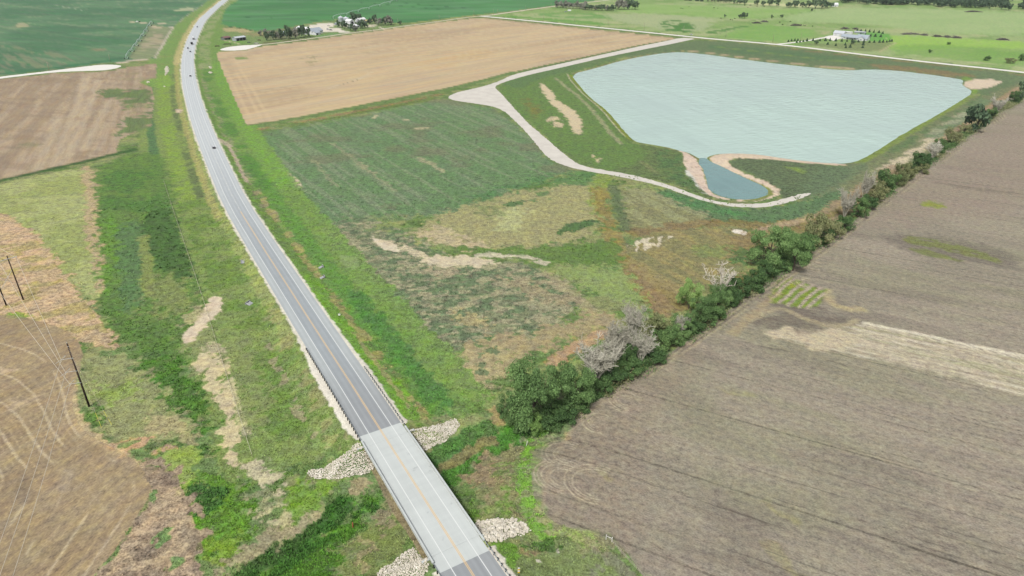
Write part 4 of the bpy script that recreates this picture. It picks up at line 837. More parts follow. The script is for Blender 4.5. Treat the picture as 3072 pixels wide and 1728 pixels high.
# ------------------------------------------------------------------ highway
def asphalt_mat():
    m, nt, b = newmat('aged asphalt'); L = nt.links.new
    uv = N(nt, 'ShaderNodeUVMap', uv_map='road'); sx = N(nt, 'ShaderNodeSeparateXYZ'); L(uv.outputs[0], sx.inputs[0])
    d = mathn(nt, 'ABSOLUTE', sx.outputs[0])
    sh = N(nt, 'ShaderNodeMapRange', interpolation_type='SMOOTHSTEP'); L(d, sh.inputs[0]); sh.inputs[1].default_value = 3.5; sh.inputs[2].default_value = 3.8
    # two wheel paths a lane
    wp = mathn(nt, 'COSINE', mathn(nt, 'MULTIPLY', mathn(nt, 'SUBTRACT', d, .95), 2 * math.pi / 1.75))
    mp = N(nt, 'ShaderNodeMapping'); mp.inputs['Scale'].default_value = (1.2, .05, 1); L(uv.outputs[0], mp.inputs[0])
    n1 = N(nt, 'ShaderNodeTexNoise', i_Scale=1.0, i_Detail=4.0); L(mp.outputs[0], n1.inputs['Vector'])
    n2 = N(nt, 'ShaderNodeTexNoise', i_Scale=.35, i_Detail=5.0); L(uv.outputs[0], n2.inputs['Vector'])
    n3 = N(nt, 'ShaderNodeTexNoise', i_Scale=18.0, i_Detail=2.0); L(uv.outputs[0], n3.inputs['Vector'])
    c = mixc(nt, sh.outputs[0], alb((170, 177, 181)), alb((189, 195, 196)))
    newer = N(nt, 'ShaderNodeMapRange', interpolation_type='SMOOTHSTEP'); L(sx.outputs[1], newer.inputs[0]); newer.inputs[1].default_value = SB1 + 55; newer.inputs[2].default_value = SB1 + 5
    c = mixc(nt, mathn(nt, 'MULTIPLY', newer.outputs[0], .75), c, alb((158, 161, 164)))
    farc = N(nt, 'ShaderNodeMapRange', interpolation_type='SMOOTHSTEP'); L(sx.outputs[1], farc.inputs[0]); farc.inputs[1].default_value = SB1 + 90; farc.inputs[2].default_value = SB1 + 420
    c = mixc(nt, farc.outputs[0], c, alb((206, 211, 213)))     # paler far pavement: glancing reflection and haze put into the colour
    v = mathn(nt, 'ADD', mathn(nt, 'MULTIPLY_ADD', wp, -.045, 1.0), mathn(nt, 'MULTIPLY_ADD', n1.outputs[0], .22, -.11))
    v = mathn(nt, 'ADD', v, mathn(nt, 'MULTIPLY_ADD', n2.outputs[0], .16, -.08)); v = mathn(nt, 'ADD', v, mathn(nt, 'MULTIPLY_ADD', n3.outputs[0], .2, -.1))
    s = N(nt, 'ShaderNodeVectorMath', operation='SCALE'); L(c, s.inputs[0]); L(v, s.inputs['Scale']); L(s.outputs[0], b.inputs['Base Color'])
    b.inputs['Roughness'].default_value = .8
    return m
M_ASPH = asphalt_mat()
M_WHITE = simple('white road paint', (244, 246, 244), .6, .06, .6)
M_YEL = simple('yellow road paint', (240, 204, 148), .6, .10, .5)
M_DASH = simple('worn pale road paint', (222, 222, 214), .6, .10, .5)
M_CONC = None
def ribbon(name, s0, s1, d0, d1, zo, mat, parent=None, step=3.0, nd=1, th=0.0, e0=None, e1=None):
    "strip of road surface from station s0 to s1 between offsets d0 and d1; th > 0 gives it thickness"
    n = max(1, int((s1 - s0) / step)); s = np.linspace(s0, s1, n + 1); d = np.linspace(d0, d1, nd + 1)
    V = []; U = []; F = []
    for a in s:
        for b_ in d:
            x, y, z = road_pt(a, b_, zo); V.append((float(x), float(y), float(z))); U.append((b_, a))
    k = nd + 1
    for i in range(n):
        for j in range(nd): F.append((i * k + j, i * k + j + 1, (i + 1) * k + j + 1, (i + 1) * k + j))
    if th:
        b0 = len(V)
        V += [(x, y, z - th) for x, y, z in V]; U += U[:]
        for i in range(n):
            F.append((i * k, (i + 1) * k, b0 + (i + 1) * k, b0 + i * k)); j = nd
            F.append((i * k + j, b0 + i * k + j, b0 + (i + 1) * k + j, (i + 1) * k + j))
            for j in range(nd): F.append((b0 + i * k + j, b0 + (i + 1) * k + j, b0 + (i + 1) * k + j + 1, b0 + i * k + j + 1))
        for j in range(nd):
            F.append((j, b0 + j, b0 + j + 1, j + 1)); i = n * k; F.append((i + j, i + j + 1, b0 + i + j + 1, b0 + i + j))
    me = bpy.data.meshes.new(name); me.from_pydata(V, [], F); uvl = me.uv_layers.new(name='road')
    li = np.empty(len(me.loops), np.int32); me.loops.foreach_get('vertex_index', li)
    uvl.data.foreach_set('uv', np.asarray(U, np.float32)[li].ravel())
    if mat: me.materials.append(mat)
    return link(name, me, parent)
PV = 6.75
hw = thing('highway', 'two-lane grey highway curving away to the upper left', None); hw['kind'] = 'structure'
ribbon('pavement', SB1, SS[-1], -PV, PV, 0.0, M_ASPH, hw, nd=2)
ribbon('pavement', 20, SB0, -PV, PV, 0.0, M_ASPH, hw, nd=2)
sY = road_s(723, 634)[0]
for a, b_ in ((SB1, SS[-1]), (20, SB0)):
    for sgn in (-1, 1): ribbon('edge_line', a, b_, sgn * 3.66 - .1, sgn * 3.66 + .1, .006, M_WHITE, hw)
for a, b_ in ((SB1, sY), (20, SB0)):
    for sgn in (-1, 1): ribbon('centre_line', a, b_, sgn * .17 - .085, sgn * .17 + .085, .006, M_YEL, hw)
ribbon('centre_line', sY, sY + 260, .1, .22, .006, M_DASH, hw)
s = sY + 4
while s < SS[-1] - 6:
    ribbon('lane_dash', s, s + 3.2, -.2, -.04, .006, M_DASH, hw, step=3.2); s += 12.2

# ------------------------------------------------------------------ bridge
def concrete_mat():
    m, nt, b = newmat('pale concrete'); L = nt.links.new
    geo = N(nt, 'ShaderNodeNewGeometry'); mp = N(nt, 'ShaderNodeMapping', vector_type='TEXTURE'); mp.inputs['Rotation'].default_value = (0, 0, road_dir((SB0 + SB1) / 2))
    L(geo.outputs[0], mp.inputs[0]); mp2 = N(nt, 'ShaderNodeMapping'); mp2.inputs['Scale'].default_value = (.5, .06, .5); L(mp.outputs[0], mp2.inputs[0])
    n1 = N(nt, 'ShaderNodeTexNoise', i_Scale=1.0, i_Detail=4.0); L(mp2.outputs[0], n1.inputs['Vector'])
    n2 = N(nt, 'ShaderNodeTexNoise', i_Scale=.3, i_Detail=6.0, i_Roughness=.65); L(mp.outputs[0], n2.inputs['Vector'])
    mp3 = N(nt, 'ShaderNodeMapping'); mp3.inputs['Scale'].default_value = (.05, .8, .5); L(mp.outputs[0], mp3.inputs[0])
    n4 = N(nt, 'ShaderNodeTexNoise', i_Scale=1.0, i_Detail=3.0); L(mp3.outputs[0], n4.inputs['Vector'])
    st = N(nt, 'ShaderNodeMapRange', interpolation_type='SMOOTHSTEP'); L(n2.outputs[0], st.inputs[0]); st.inputs[1].default_value = .60; st.inputs[2].default_value = .72
    c = mixc(nt, mathn(nt, 'MULTIPLY', st.outputs[0], .55), alb((212, 217, 215)), alb((176, 180, 179)))
    v = mathn(nt, 'ADD', mathn(nt, 'MULTIPLY_ADD', n1.outputs[0], .16, .92), mathn(nt, 'MULTIPLY_ADD', n4.outputs[0], .2, -.1))
    s_ = N(nt, 'ShaderNodeVectorMath', operation='SCALE'); L(c, s_.inputs[0]); L(v, s_.inputs['Scale']); L(s_.outputs[0], b.inputs['Base Color'])
    b.inputs['Roughness'].default_value = .85
    return m
M_CONC = concrete_mat()
M_CONC2 = simple('weathered concrete', (204, 202, 190), .9, .16, .5)
M_GIRD = simple('girder concrete', (178, 174, 162), .9, .12, .4)
M_STEEL = simple('galvanised steel', (196, 206, 208), .45, .08, 1.5, .5, spec=.5)
M_POST = simple('creosoted timber', (48, 44, 42), .9, .2, 2)
smid = (SB0 + SB1) / 2; bx, by, bz = [float(v) for v in road_pt(smid)]
br = thing('bridge', 'pale concrete highway bridge with open rails over the grassy creek', 'bridge')
PW = 7.15
ribbon('approach_slab', SB1 - 5.4, SB1, -PV, PV, .004, M_CONC, br, th=.3, nd=2)
ribbon('approach_slab', SB0, SB0 + 5.4, -PV, PV, .004, M_CONC, br, th=.3, nd=2)
ribbon('deck', SB0 + 5.44, SB1 - 5.44, -PW, PW, .004, M_CONC, br, th=.26, nd=2)
for sgn in (-1, 1):
    ribbon('edge_line', SB0, SB1, sgn * 3.66 - .1, sgn * 3.66 + .1, .012, M_WHITE, br)
    ribbon('centre_line', SB0, SB1, sgn * .17 - .085, sgn * .17 + .085, .012, M_YEL, br)
    a, b_ = sorted((sgn * (PW - .42), sgn * (PW + .02)))
    ribbon('rail', SB0 + 3.0, SB1 - 3.0, a, b_, .86, M_CONC, br, th=.42)
    a, b_ = sorted((sgn * (PW - .30), sgn * (PW - .06)))
    ribbon('curb', SB0 + 5.5, SB1 - 5.5, a, b_, .15, M_CONC2, br, th=.13)
    s = SB0 + 3.2
    while s < SB1 - 3.6:
        ribbon('rail_post', s, s + .8, a, b_, .44, M_CONC2, br, th=.44, step=.8); s += 2.9
for k in range(5):
    d = -5.2 + 2.6 * k; ribbon('girder', SB0 + 6, SB1 - 6, d - .28, d + .28, -.27, M_GIRD, br, th=1.15)
for q in (1 / 3, 2 / 3):
    sp = AB0 + (AB1 - AB0) * q
    ribbon('pier_cap', sp - .55, sp + .55, -6.3, 6.3, -1.43, M_GIRD, br, th=.8)
    for d in (-4.6, 0, 4.6):
        x, y, z = [float(v) for v in road_pt(sp, d)]; zb = float(height(np.array([x]), np.array([y]))[0])
        MB().tube([(x, y, zb - .6), (x, y, z - 2.2)], .45, 12).build('pier_column', M_GIRD, br, True)
for sgn_e, sA in ((1, AB0), (-1, AB1)):
    a, b_ = sorted((sA - sgn_e * .75, sA - sgn_e * .1))
    ribbon('abutment', a, b_, -PW + .1, PW - .1, -.30, M_CONC2, br, th=2.6)
    for sgn in (-1, 1):
        d0, d1 = sorted((sgn * (PW - .06), sgn * (PW + 1.9))); ribbon('wing_wall', a + .05, b_ - .05, d0, d1, .10, M_CONC, br, th=2.4)

# ------------------------------------------------------------------ guard rails
def guard_rail(label, sgn, s0, s1, s_first):
    "posts every 1.9 m with a W-beam on the traffic side"
    g = thing('guard_rail', label, 'guard rail', group='guard rails at the bridge ends')
    d = sgn * 7.05
    prof = [(0, -.155), (.045, -.12), (.045, -.05), (0, -.015), (0, .015), (.045, .05), (.045, .12), (0, .155)]
    st = np.arange(s0, s1 + .01, 1.0); mb = MB(); V = []; F = []
    for a in st:
        for q, zz in prof:
            x, y, z = road_pt(a, d - sgn * (q + .02), .62 + zz); V.append((float(x), float(y), float(z)))
    k = len(prof)
    for i in range(len(st) - 1):
        for j in range(k - 1): F.append((i * k + j, (i + 1) * k + j, (i + 1) * k + j + 1, i * k + j + 1))
    mb.add(V, F).build('rail_beam', M_STEEL, g)
    s = s_first
    while (s <= s1 and s >= s0):
        x, y, z = [float(v) for v in road_pt(s, d + sgn * .13)]
        o = MB().box((0, 0, .15), (.22, .26, 1.5)).build('post', M_POST, g) if 'gp_' not in globals() else link('post', globals()['gp_'], g)
        globals().setdefault('gp_', o.data); o.location = (x, y, z + .05); o.rotation_euler = (0, 0, road_dir(s)); s += 1.905
    return g
guard_rail('guard rail with dark posts left of the highway, beyond the bridge', -1, SB1 - 2.9, road_s(905, 1048)[0], SB1 - 2)
guard_rail('guard rail with dark posts right of the highway, beyond the bridge', 1, SB1 - 2.9, road_s(1091, 1100)[0], SB1 - 2)
guard_rail('guard rail with dark posts left of the highway, at the near bridge end', -1, 60, SB0 + 2.9, 60)
guard_rail('guard rail with dark posts right of the highway, at the near bridge end', 1, 60, SB0 + 2.9, 60)

# ------------------------------------------------------------------ gravel roads and lanes
def gravel_mat(name, col, var=.17):
    m, nt, b = newmat(name); L = nt.links.new; geo = N(nt, 'ShaderNodeNewGeometry')
    n1 = N(nt, 'ShaderNodeTexNoise', i_Scale=.12, i_Detail=6.0, i_Roughness=.6); L(geo.outputs[0], n1.inputs['Vector'])
    n2 = N(nt, 'ShaderNodeTexNoise', i_Scale=3.0, i_Detail=3.0); L(geo.outputs[0], n2.inputs['Vector'])
    v = mathn(nt, 'ADD', mathn(nt, 'MULTIPLY_ADD', n1.outputs[0], 3 * var, 1 - 1.5 * var), mathn(nt, 'MULTIPLY_ADD', n2.outputs[0], .3, -.15))
    s_ = N(nt, 'ShaderNodeVectorMath', operation='SCALE'); s_.inputs[0].default_value = alb(col)[:3]; L(v, s_.inputs['Scale']); L(s_.outputs[0], b.inputs['Base Color'])
    b.inputs['Roughness'].default_value = 1
    bp = N(nt, 'ShaderNodeBump', i_Strength=.4, i_Distance=.08); L(n2.outputs[0], bp.inputs['Height']); L(bp.outputs[0], b.inputs['Normal'])
    return m
M_GRAV = gravel_mat('pale limestone gravel', (222, 216, 206)); M_GRAV2 = gravel_mat('white limestone gravel', (246, 242, 234), .05); M_GRAV3 = gravel_mat('dusty gravel', (214, 202, 182))
def flat_poly(name, P, mat, label, zo=.04, sm=1, rag=.8):
    Q = poly(P); Q = chaikin(Q, sm)
    # finer outline with a ragged edge
    out = []
    for i in range(len(Q)):
        a, b_ = Q[i], Q[(i + 1) % len(Q)]; L = math.hypot(*(b_ - a)); n = max(1, int(L / 1.5))
        for k in range(n): out.append(a + (b_ - a) * k / n)
    out = np.array(out); out += rag * 2 * np.column_stack([fbm(out[:, 0] / 1.7, out[:, 1] / 1.7, 2, 301) - .5, fbm(out[:, 0] / 1.7, out[:, 1] / 1.7, 2, 302) - .5])
    z = height(out[:, 0], out[:, 1]) + zo; V = [Vector((x, y, c)) for (x, y), c in zip(out, z)]
    T = tessellate_polygon([V]); me = bpy.data.meshes.new(name); me.from_pydata(V, [], [tuple(t) for t in T]); me.update()
    if len(me.polygons) and sum(p.normal.z for p in me.polygons) < 0: me.flip_normals()
    return sprops(link(name, me, None, mat), label, kind='structure')
def lane(name, P, width, mat, label, zo=.035, rag=.3):
    P = np.asarray(P, float); X, Y, Z = att(P[:, 0], P[:, 1]); Q = chaikin(np.column_stack([X, Y]), 2, False)
    out = []
    for i in range(len(Q) - 1):
        n = max(1, int(math.hypot(*(Q[i + 1] - Q[i])) / 4))
        for k in range(n): out.append(Q[i] + (Q[i + 1] - Q[i]) * k / n)
    out.append(Q[-1]); Q = np.array(out); T = np.gradient(Q, axis=0); T /= np.linalg.norm(T, axis=1)[:, None]; Nn = np.column_stack([-T[:, 1], T[:, 0]])
    V = []; F = []
    for sgn, sd in ((1, 311), (-1, 312)):
        wv = width / 2 + rag * 2 * (fbm(np.arange(len(Q)) * .6, np.zeros(len(Q)), 2, sd) - .5)
        E_ = Q + sgn * Nn * wv[:, None]; z = np.maximum(height(E_[:, 0], E_[:, 1]), height(Q[:, 0], Q[:, 1])) + zo; V += [(x, y, c) for (x, y), c in zip(E_, z)]
    n = len(Q)
    for i in range(n - 1): F.append((i, n + i, n + i + 1, i + 1))
    me = bpy.data.meshes.new(name); me.from_pydata(V, [], F); me.update()
    return sprops(link(name, me, None, mat), label, kind='structure')
flat_poly('gravel_pad', [(1340, 292), (1366, 278), (1421, 266), (1461, 256), (1501, 242), (1537, 224), (1620, 205), (1720, 183), (1819, 161), (1918, 139), (2000, 123), (2040, 113), (2090, 116), (2060, 122), (2010, 133), (1938, 147), (1819, 171), (1700, 199), (1580, 226), (1513, 246), (1481, 260), (1501, 278), (1537, 318), (1580, 366), (1640, 417), (1700, 469), (1739, 496), (1803, 509), (1879, 521), (1960, 541), (2010, 556), (2051, 571), (2101, 591), (2152, 605), (2202, 611), (2263, 612), (2313, 607), (2364, 593), (2404, 581), (2435, 578), (2430, 584), (2404, 595), (2354, 611), (2303, 621), (2242, 623), (2182, 618), (2131, 608), (2081, 594), (2030, 575), (1980, 557), (1859, 529), (1779, 517), (1720, 505), (1660, 485), (1632, 461), (1580, 397), (1541, 358), (1509, 330), (1473, 318), (1421, 310), (1362, 302)], M_GRAV, 'pale gravel yard and lane that runs down to the ponds')
lane('gravel_road', [(1440, 48), (1600, 63), (1750, 78), (1900, 93), (2048, 108), (2159, 119), (2286, 129), (2406, 141), (2525, 156), (2684, 175), (2843, 193), (3002, 209), (3200, 233), (3600, 280)], 9.5, M_GRAV2, 'straight white gravel road above the pond', .05)
lane('farm_lane', [(760, 136), (815, 131), (900, 120), (974, 110), (1049, 99), (1111, 92), (1161, 85), (1220, 77), (1311, 65), (1401, 52), (1450, 48)], 5.5, M_GRAV3, 'narrow gravel lane along the top of the tan field')
lane('gravel_road', [(1446, 48), (1468, 46), (1543, 35), (1615, 25), (1668, 18), (1766, 7), (1829, 0), (1960, -18)], 9.0, M_GRAV3, 'gravel road continuing past the far tree belt', .06)
flat_poly('gravel_turnaround', [(658, 149), (675, 143), (698, 139), (733, 136), (774, 134), (790, 133), (774, 139), (751, 146), (733, 150), (698, 152), (669, 152)], M_GRAV2, 'white gravel turnaround at the corner of the tan field', .05)
flat_poly('gravel_turnaround', [(369, 198), (343, 194), (303, 194), (242, 201), (141, 214), (0, 230), (-300, 268), (-300, 275), (0, 236), (81, 226), (161, 217), (242, 213), (303, 212), (343, 207)], M_GRAV2, 'white gravel lane ending in a teardrop left of the highway', .05)
lane('driveway', [(2330, 133), (2370, 129), (2420, 123), (2470, 113), (2500, 110)], 6, M_GRAV2, 'white driveway that leads to the farmhouse', .06)
flat_poly('driveway', [(2470, 112), (2490, 106), (2510, 108), (2525, 111), (2522, 116), (2512, 119), (2500, 123), (2492, 118), (2478, 116)], M_GRAV2, 'white gravel forecourt in front of the farmhouse garage', .09)

# ------------------------------------------------------------------ ponds
def water_mat(name, col, rough=.12):
    m, nt, b = newmat(name); L = nt.links.new; geo = N(nt, 'ShaderNodeNewGeometry')
    mp = N(nt, 'ShaderNodeMapping', vector_type='TEXTURE'); mp.inputs['Rotation'].default_value = (0, 0, .35); mp.inputs['Scale'].default_value = (3.0, 1, 1); L(geo.outputs[0], mp.inputs[0])
    n1 = N(nt, 'ShaderNodeTexNoise', i_Scale=.26, i_Detail=5.0, i_Roughness=.65); L(mp.outputs[0], n1.inputs['Vector'])
    n2 = N(nt, 'ShaderNodeTexNoise', i_Scale=.012, i_Detail=4.0); L(geo.outputs[0], n2.inputs['Vector'])
    mp4 = N(nt, 'ShaderNodeMapping', vector_type='TEXTURE'); mp4.inputs['Rotation'].default_value = (0, 0, 1.9); mp4.inputs['Scale'].default_value = (60, 6, 1); L(geo.outputs[0], mp4.inputs[0])
    n3 = N(nt, 'ShaderNodeTexNoise', i_Scale=1.0, i_Detail=3.0); L(mp4.outputs[0], n3.inputs['Vector'])
    v = mathn(nt, 'ADD', mathn(nt, 'MULTIPLY_ADD', n2.outputs[0], .55, .725), mathn(nt, 'MULTIPLY_ADD', n3.outputs[0], .22, -.11))
    s_ = N(nt, 'ShaderNodeVectorMath', operation='SCALE'); s_.inputs[0].default_value = alb(col)[:3]; L(v, s_.inputs['Scale']); L(s_.outputs[0], b.inputs['Base Color'])
    b.inputs['Roughness'].default_value = rough; b.inputs['IOR'].default_value = 1.33; b.inputs['Specular IOR Level'].default_value = .5
    bp = N(nt, 'ShaderNodeBump', i_Strength=1.0, i_Distance=.9); L(mathn(nt, 'MULTIPLY', n1.outputs[0], mathn(nt, 'MULTIPLY_ADD', n2.outputs[0], 2.4, -.5)), bp.inputs['Height']); L(bp.outputs[0], b.inputs['Normal'])
    return m
def pond(name, P, mat, label, grow=1.5):
    c = P.mean(0); V = []
    n = len(P); A = np.roll(P, 1, 0); B = np.roll(P, -1, 0); T = B - A; T /= np.linalg.norm(T, axis=1)[:, None] + 1e-9
    area = .5 * np.sum(P[:, 0] * B[:, 1] - B[:, 0] * P[:, 1]); nn = np.column_stack([T[:, 1], -T[:, 0]]) * (1 if area > 0 else -1)
    Q = P + nn * grow; V = [Vector((x, y, -1.2)) for x, y in Q]; T_ = tessellate_polygon([V])
    me = bpy.data.meshes.new(name); me.from_pydata(V, [], [tuple(t) for t in T_]); me.update()
    if sum(p.normal.z for p in me.polygons) < 0: me.flip_normals()
    return sprops(link(name, me, None, mat), label, kind='structure')
pond('pond', POND, water_mat('milky pond water', (196, 220, 209)), 'large pale turquoise pond')
pond('pond', POND2, water_mat('clearer pond water', (126, 162, 160)), 'small blue teardrop pond below the large one', .6)
bpy.data.objects['pond.001'].location.z = .004
print('roads', time.time() - T0)

# ------------------------------------------------------------------ rock piles
M_STONE = leaf_mat('limestone', [(196, 188, 172), (228, 221, 208), (246, 241, 232)], trans=0, rough=.95, kk=1.3)
STONES = []
for k in range(7):
    bm = bmesh.new(); bmesh.ops.create_icosphere(bm, subdivisions=1, radius=1.0)
    for v in bm.verts: v.co *= random.uniform(.7, 1.2)
    sx, sy, sz = random.uniform(.8, 1.3), random.uniform(.7, 1.1), random.uniform(.55, .9)
    for v in bm.verts: v.co = Vector((v.co.x * sx, v.co.y * sy, v.co.z * sz))
    me = bpy.data.meshes.new('stone'); bm.to_mesh(me); bm.free(); me.materials.append(M_STONE); STONES.append(me)
SV = [np.array([tuple(v.co) for v in m.vertices]) for m in STONES]; SF = [[tuple(p.vertices) for p in m.polygons] for m in STONES]
def rock_pile(P, label, size=(.24, .44), space=.5, lift=.1, under=True, nmax=290, zoff=0.0):
    Q = poly(P); Q = chaikin(Q, 1); x0, y0 = Q.min(0); x1, y1 = Q.max(0); c = Q.mean(0)
    zc = float(height(c[:1], c[1:2])[0]); t = thing('rock_pile', label, 'rock pile', (c[0], c[1], zc), group='limestone rock piles')
    gx, gy = np.meshgrid(np.arange(x0 - 1, x1 + 1, space), np.arange(y0 - 1, y1 + 1, space)); gx = gx.ravel() + RNG.uniform(-.45, .45, gx.size) * space; gy = gy.ravel() + RNG.uniform(-.45, .45, gy.size) * space
    sd = sdist(gx, gy, Q) + 1.0 * (vnoise(gx / 1.3, gy / 1.3, 77) - .5); k = sd < 0; gx, gy = gx[k], gy[k]; gz = height(gx, gy)
    r = RNG.uniform(size[0], size[1], len(gx)) * np.where(RNG.random(len(gx)) < .10, 1.6, 1) * RNG.uniform(.75, 1.15, len(gx))
    order = np.argsort(-r); V = []; F = []
    for n_, i in enumerate(order):
        j = int(RNG.integers(7)); rot = Matrix.Rotation(RNG.uniform(0, 6.28), 3, 'Z') @ Matrix.Rotation(RNG.uniform(-.5, .5), 3, 'X')
        z = gz[i] + lift + RNG.uniform(-.05, .18) + zoff
        if n_ < nmax:
            o = link('stone', STONES[j], t); o.matrix_local = Matrix.Translation((gx[i] - c[0], gy[i] - c[1], z - zc)) @ rot.to_4x4() @ Matrix.Scale(r[i], 4)
        else:
            b = len(V); A = (np.array(rot) @ (SV[j].T * r[i])).T + np.array([gx[i] - c[0], gy[i] - c[1], z - zc])
            V += [tuple(p) for p in A]; F += [tuple(q + b for q in f) for f in SF[j]]
    if F:
        me = bpy.data.meshes.new('small_stones'); me.from_pydata(V, [], F); me.materials.append(M_STONE); o = link('small_stones', me, t); o['kind'] = 'stuff'
    return t
RP = [([(1225, 1292), (1262, 1284), (1300, 1277), (1340, 1266), (1372, 1254), (1379, 1268), (1376, 1290), (1352, 1314), (1310, 1338), (1272, 1357), (1258, 1345), (1240, 1318)], 'fan of pale rocks right of the bridge, at its far end'),
      ([(918, 1416), (950, 1408), (990, 1394), (1030, 1362), (1062, 1336), (1078, 1330), (1092, 1345), (1110, 1370), (1122, 1400), (1100, 1425), (1050, 1432), (980, 1440), (940, 1436)], 'fan of pale rocks left of the bridge, at its far end'),
      ([(1420, 1572), (1450, 1560), (1490, 1553), (1540, 1556), (1575, 1568), (1592, 1590), (1570, 1604), (1530, 1614), (1490, 1624), (1462, 1630), (1446, 1608), (1432, 1590)], 'mound of large pale rocks right of the bridge, at its near end'),
      ([(1122, 1730), (1150, 1706), (1190, 1680), (1225, 1650), (1246, 1644), (1262, 1668), (1286, 1690), (1290, 1706), (1268, 1728), (1240, 1760), (1130, 1760)], 'pale rocks left of the bridge, at its near end on the frame edge')]
for i, (P, lab) in enumerate(RP): rock_pile(P, lab, (.24, .56) if i == 2 else (.15, .31), .5 if i == 2 else .35)
for P, lab in (([(497, 200), (504, 198), (507, 206), (504, 218), (499, 227), (494, 226), (496, 212)], 'long white rock heap in the grass left of the far highway'),
               ([(439, 246), (444, 243), (450, 246), (448, 250), (440, 249)], 'small white rock heap at the fallow field corner'),
               ([(490, 259), (496, 258), (496, 262), (491, 262)], 'smallest white rock heap left of the far highway'),
               ([(627, 199), (634, 200), (635, 207), (629, 205)], 'upper of two rock heaps right of the far highway'),
               ([(624, 216), (634, 215), (639, 219), (630, 222)], 'lower of two rock heaps right of the far highway')):
    rock_pile(P, lab, (.5, .9), 1.5, .15, nmax=150)

# ------------------------------------------------------------------ trees
M_BARK = simple('bark', (112, 100, 88), .95, .25, 2)
M_GREYW = leaf_mat('grey dead twigs', [(164, 160, 145), (194, 190, 175), (216, 212, 199)], trans=0, rough=.95, kk=1.35)
M_WHITEW = leaf_mat('bleached dead wood', [(184, 174, 156), (212, 204, 190), (226, 220, 208)], trans=0, rough=.95, kk=1.35)
M_LEAF = {
 'green': leaf_mat('cottonwood leaves', [(70, 92, 56), (96, 122, 74), (128, 150, 98)], trans=.45, kk=2.9),
 'dark': leaf_mat('dark shrub leaves', [(58, 80, 48), (78, 102, 60), (104, 126, 78)], trans=.45, kk=2.9),
 'olive': leaf_mat('olive leaves', [(92, 100, 66), (120, 124, 86), (146, 142, 108)], trans=.35, kk=2.3),
 'pale': leaf_mat('pale green leaves', [(104, 132, 72), (130, 156, 92), (156, 174, 112)], trans=.35, kk=2.3),
 'far': leaf_mat('far tree leaves', [(62, 80, 60), (80, 100, 74), (106, 122, 90)], trans=.35, kk=2.3),
 'fargrey': leaf_mat('far thin grey crowns', [(100, 104, 94), (124, 124, 112), (146, 144, 132)], trans=.35, kk=2.3),
 'cedar': leaf_mat('cedar foliage', [(46, 68, 48), (62, 86, 60), (80, 104, 72)], trans=.1, kk=1.3)}
def leaf_cloud(seed, lobes, n, size, flat=.8, R_=1.0, zc=.62, shell=.45, lr=(.2, .40)):
    "many small leaf faces in overlapping clumps inside a unit-wide crown that sits on a unit-high tree"
    g = np.random.default_rng(seed); C = []; V = np.empty((n * 4, 3))
    for i in range(lobes):
        a = g.uniform(0, 6.283); r = math.sqrt(g.uniform(.0, 1)) * .72; h = g.uniform(-1, 1) * math.sqrt(max(0, 1 - r * r)) * .75
        C.append((r * math.cos(a), r * math.sin(a), h, g.uniform(*lr)))
    C = np.array(C); k = g.integers(0, lobes, n); d = g.normal(size=(n, 3)); d /= np.linalg.norm(d, axis=1)[:, None]; d[:, 2] = np.abs(d[:, 2]) * np.where(g.random(n) < .75, 1, -1)
    rad = C[k, 3] * (shell + (1 - shell) * g.random(n) ** .5) * g.uniform(.8, 1.18, n)
    P = C[k, :3] + d * rad[:, None]; P[:, 2] = zc + P[:, 2] * (1 - zc) * flat * 1.15; P[:, :2] *= R_
    nrm = d + g.normal(size=(n, 3)) * .7; nrm[:, 2] += .5; nrm /= np.linalg.norm(nrm, axis=1)[:, None]
    t = np.cross(nrm, g.normal(size=(n, 3))); t /= np.linalg.norm(t, axis=1)[:, None]; b = np.cross(nrm, t)
    s = size * g.uniform(.6, 1.4, n)[:, None]; hz = .5
    tb = t * s; bb = b * s * .75
    for q, (u, v) in enumerate(((-1, -.5), (.3, -1), (1, .5), (-.3, 1))): V[q::4] = P + tb * u + bb * v
    return V, C
def quads(name, V, mat):
    n = len(V) // 4; me = bpy.data.meshes.new(name); me.vertices.add(len(V)); me.vertices.foreach_set('co', V.astype(np.float32).ravel())
    me.loops.add(len(V)); me.loops.foreach_set('vertex_index', np.arange(len(V), dtype=np.int32)); me.polygons.add(n)
    me.polygons.foreach_set('loop_start', np.arange(0, 4 * n, 4, dtype=np.int32)); me.polygons.foreach_set('loop_total', np.full(n, 4, np.int32)); me.update(calc_edges=True)
    me.materials.append(mat); return me
def trunk_mesh(seed, C, zc, mat, r0=.035, sc_h=1.0):
    g = random.Random(seed); mb = MB(); top = .62
    mb.tube([(0, 0, -.02), (g.uniform(-.02, .02), g.uniform(-.02, .02), .2), (g.uniform(-.05, .05), g.uniform(-.05, .05), .42), (g.uniform(-.08, .08), g.uniform(-.08, .08), top)], [r0 * 1.25, r0, r0 * .7, r0 * .3], 7)
    for c in C[:9]:
        z0 = g.uniform(.2, .42); e = (c[0] * .8, c[1] * .8, zc + c[2] * (1 - zc) * .8)
        mb.tube([(0, 0, z0), (e[0] * .45, e[1] * .45, z0 + (e[2] - z0) * .45 + .04), e], [r0 * .5, r0 * .3, r0 * .1], 5)
    return mb.mesh('trunk', mat, True)
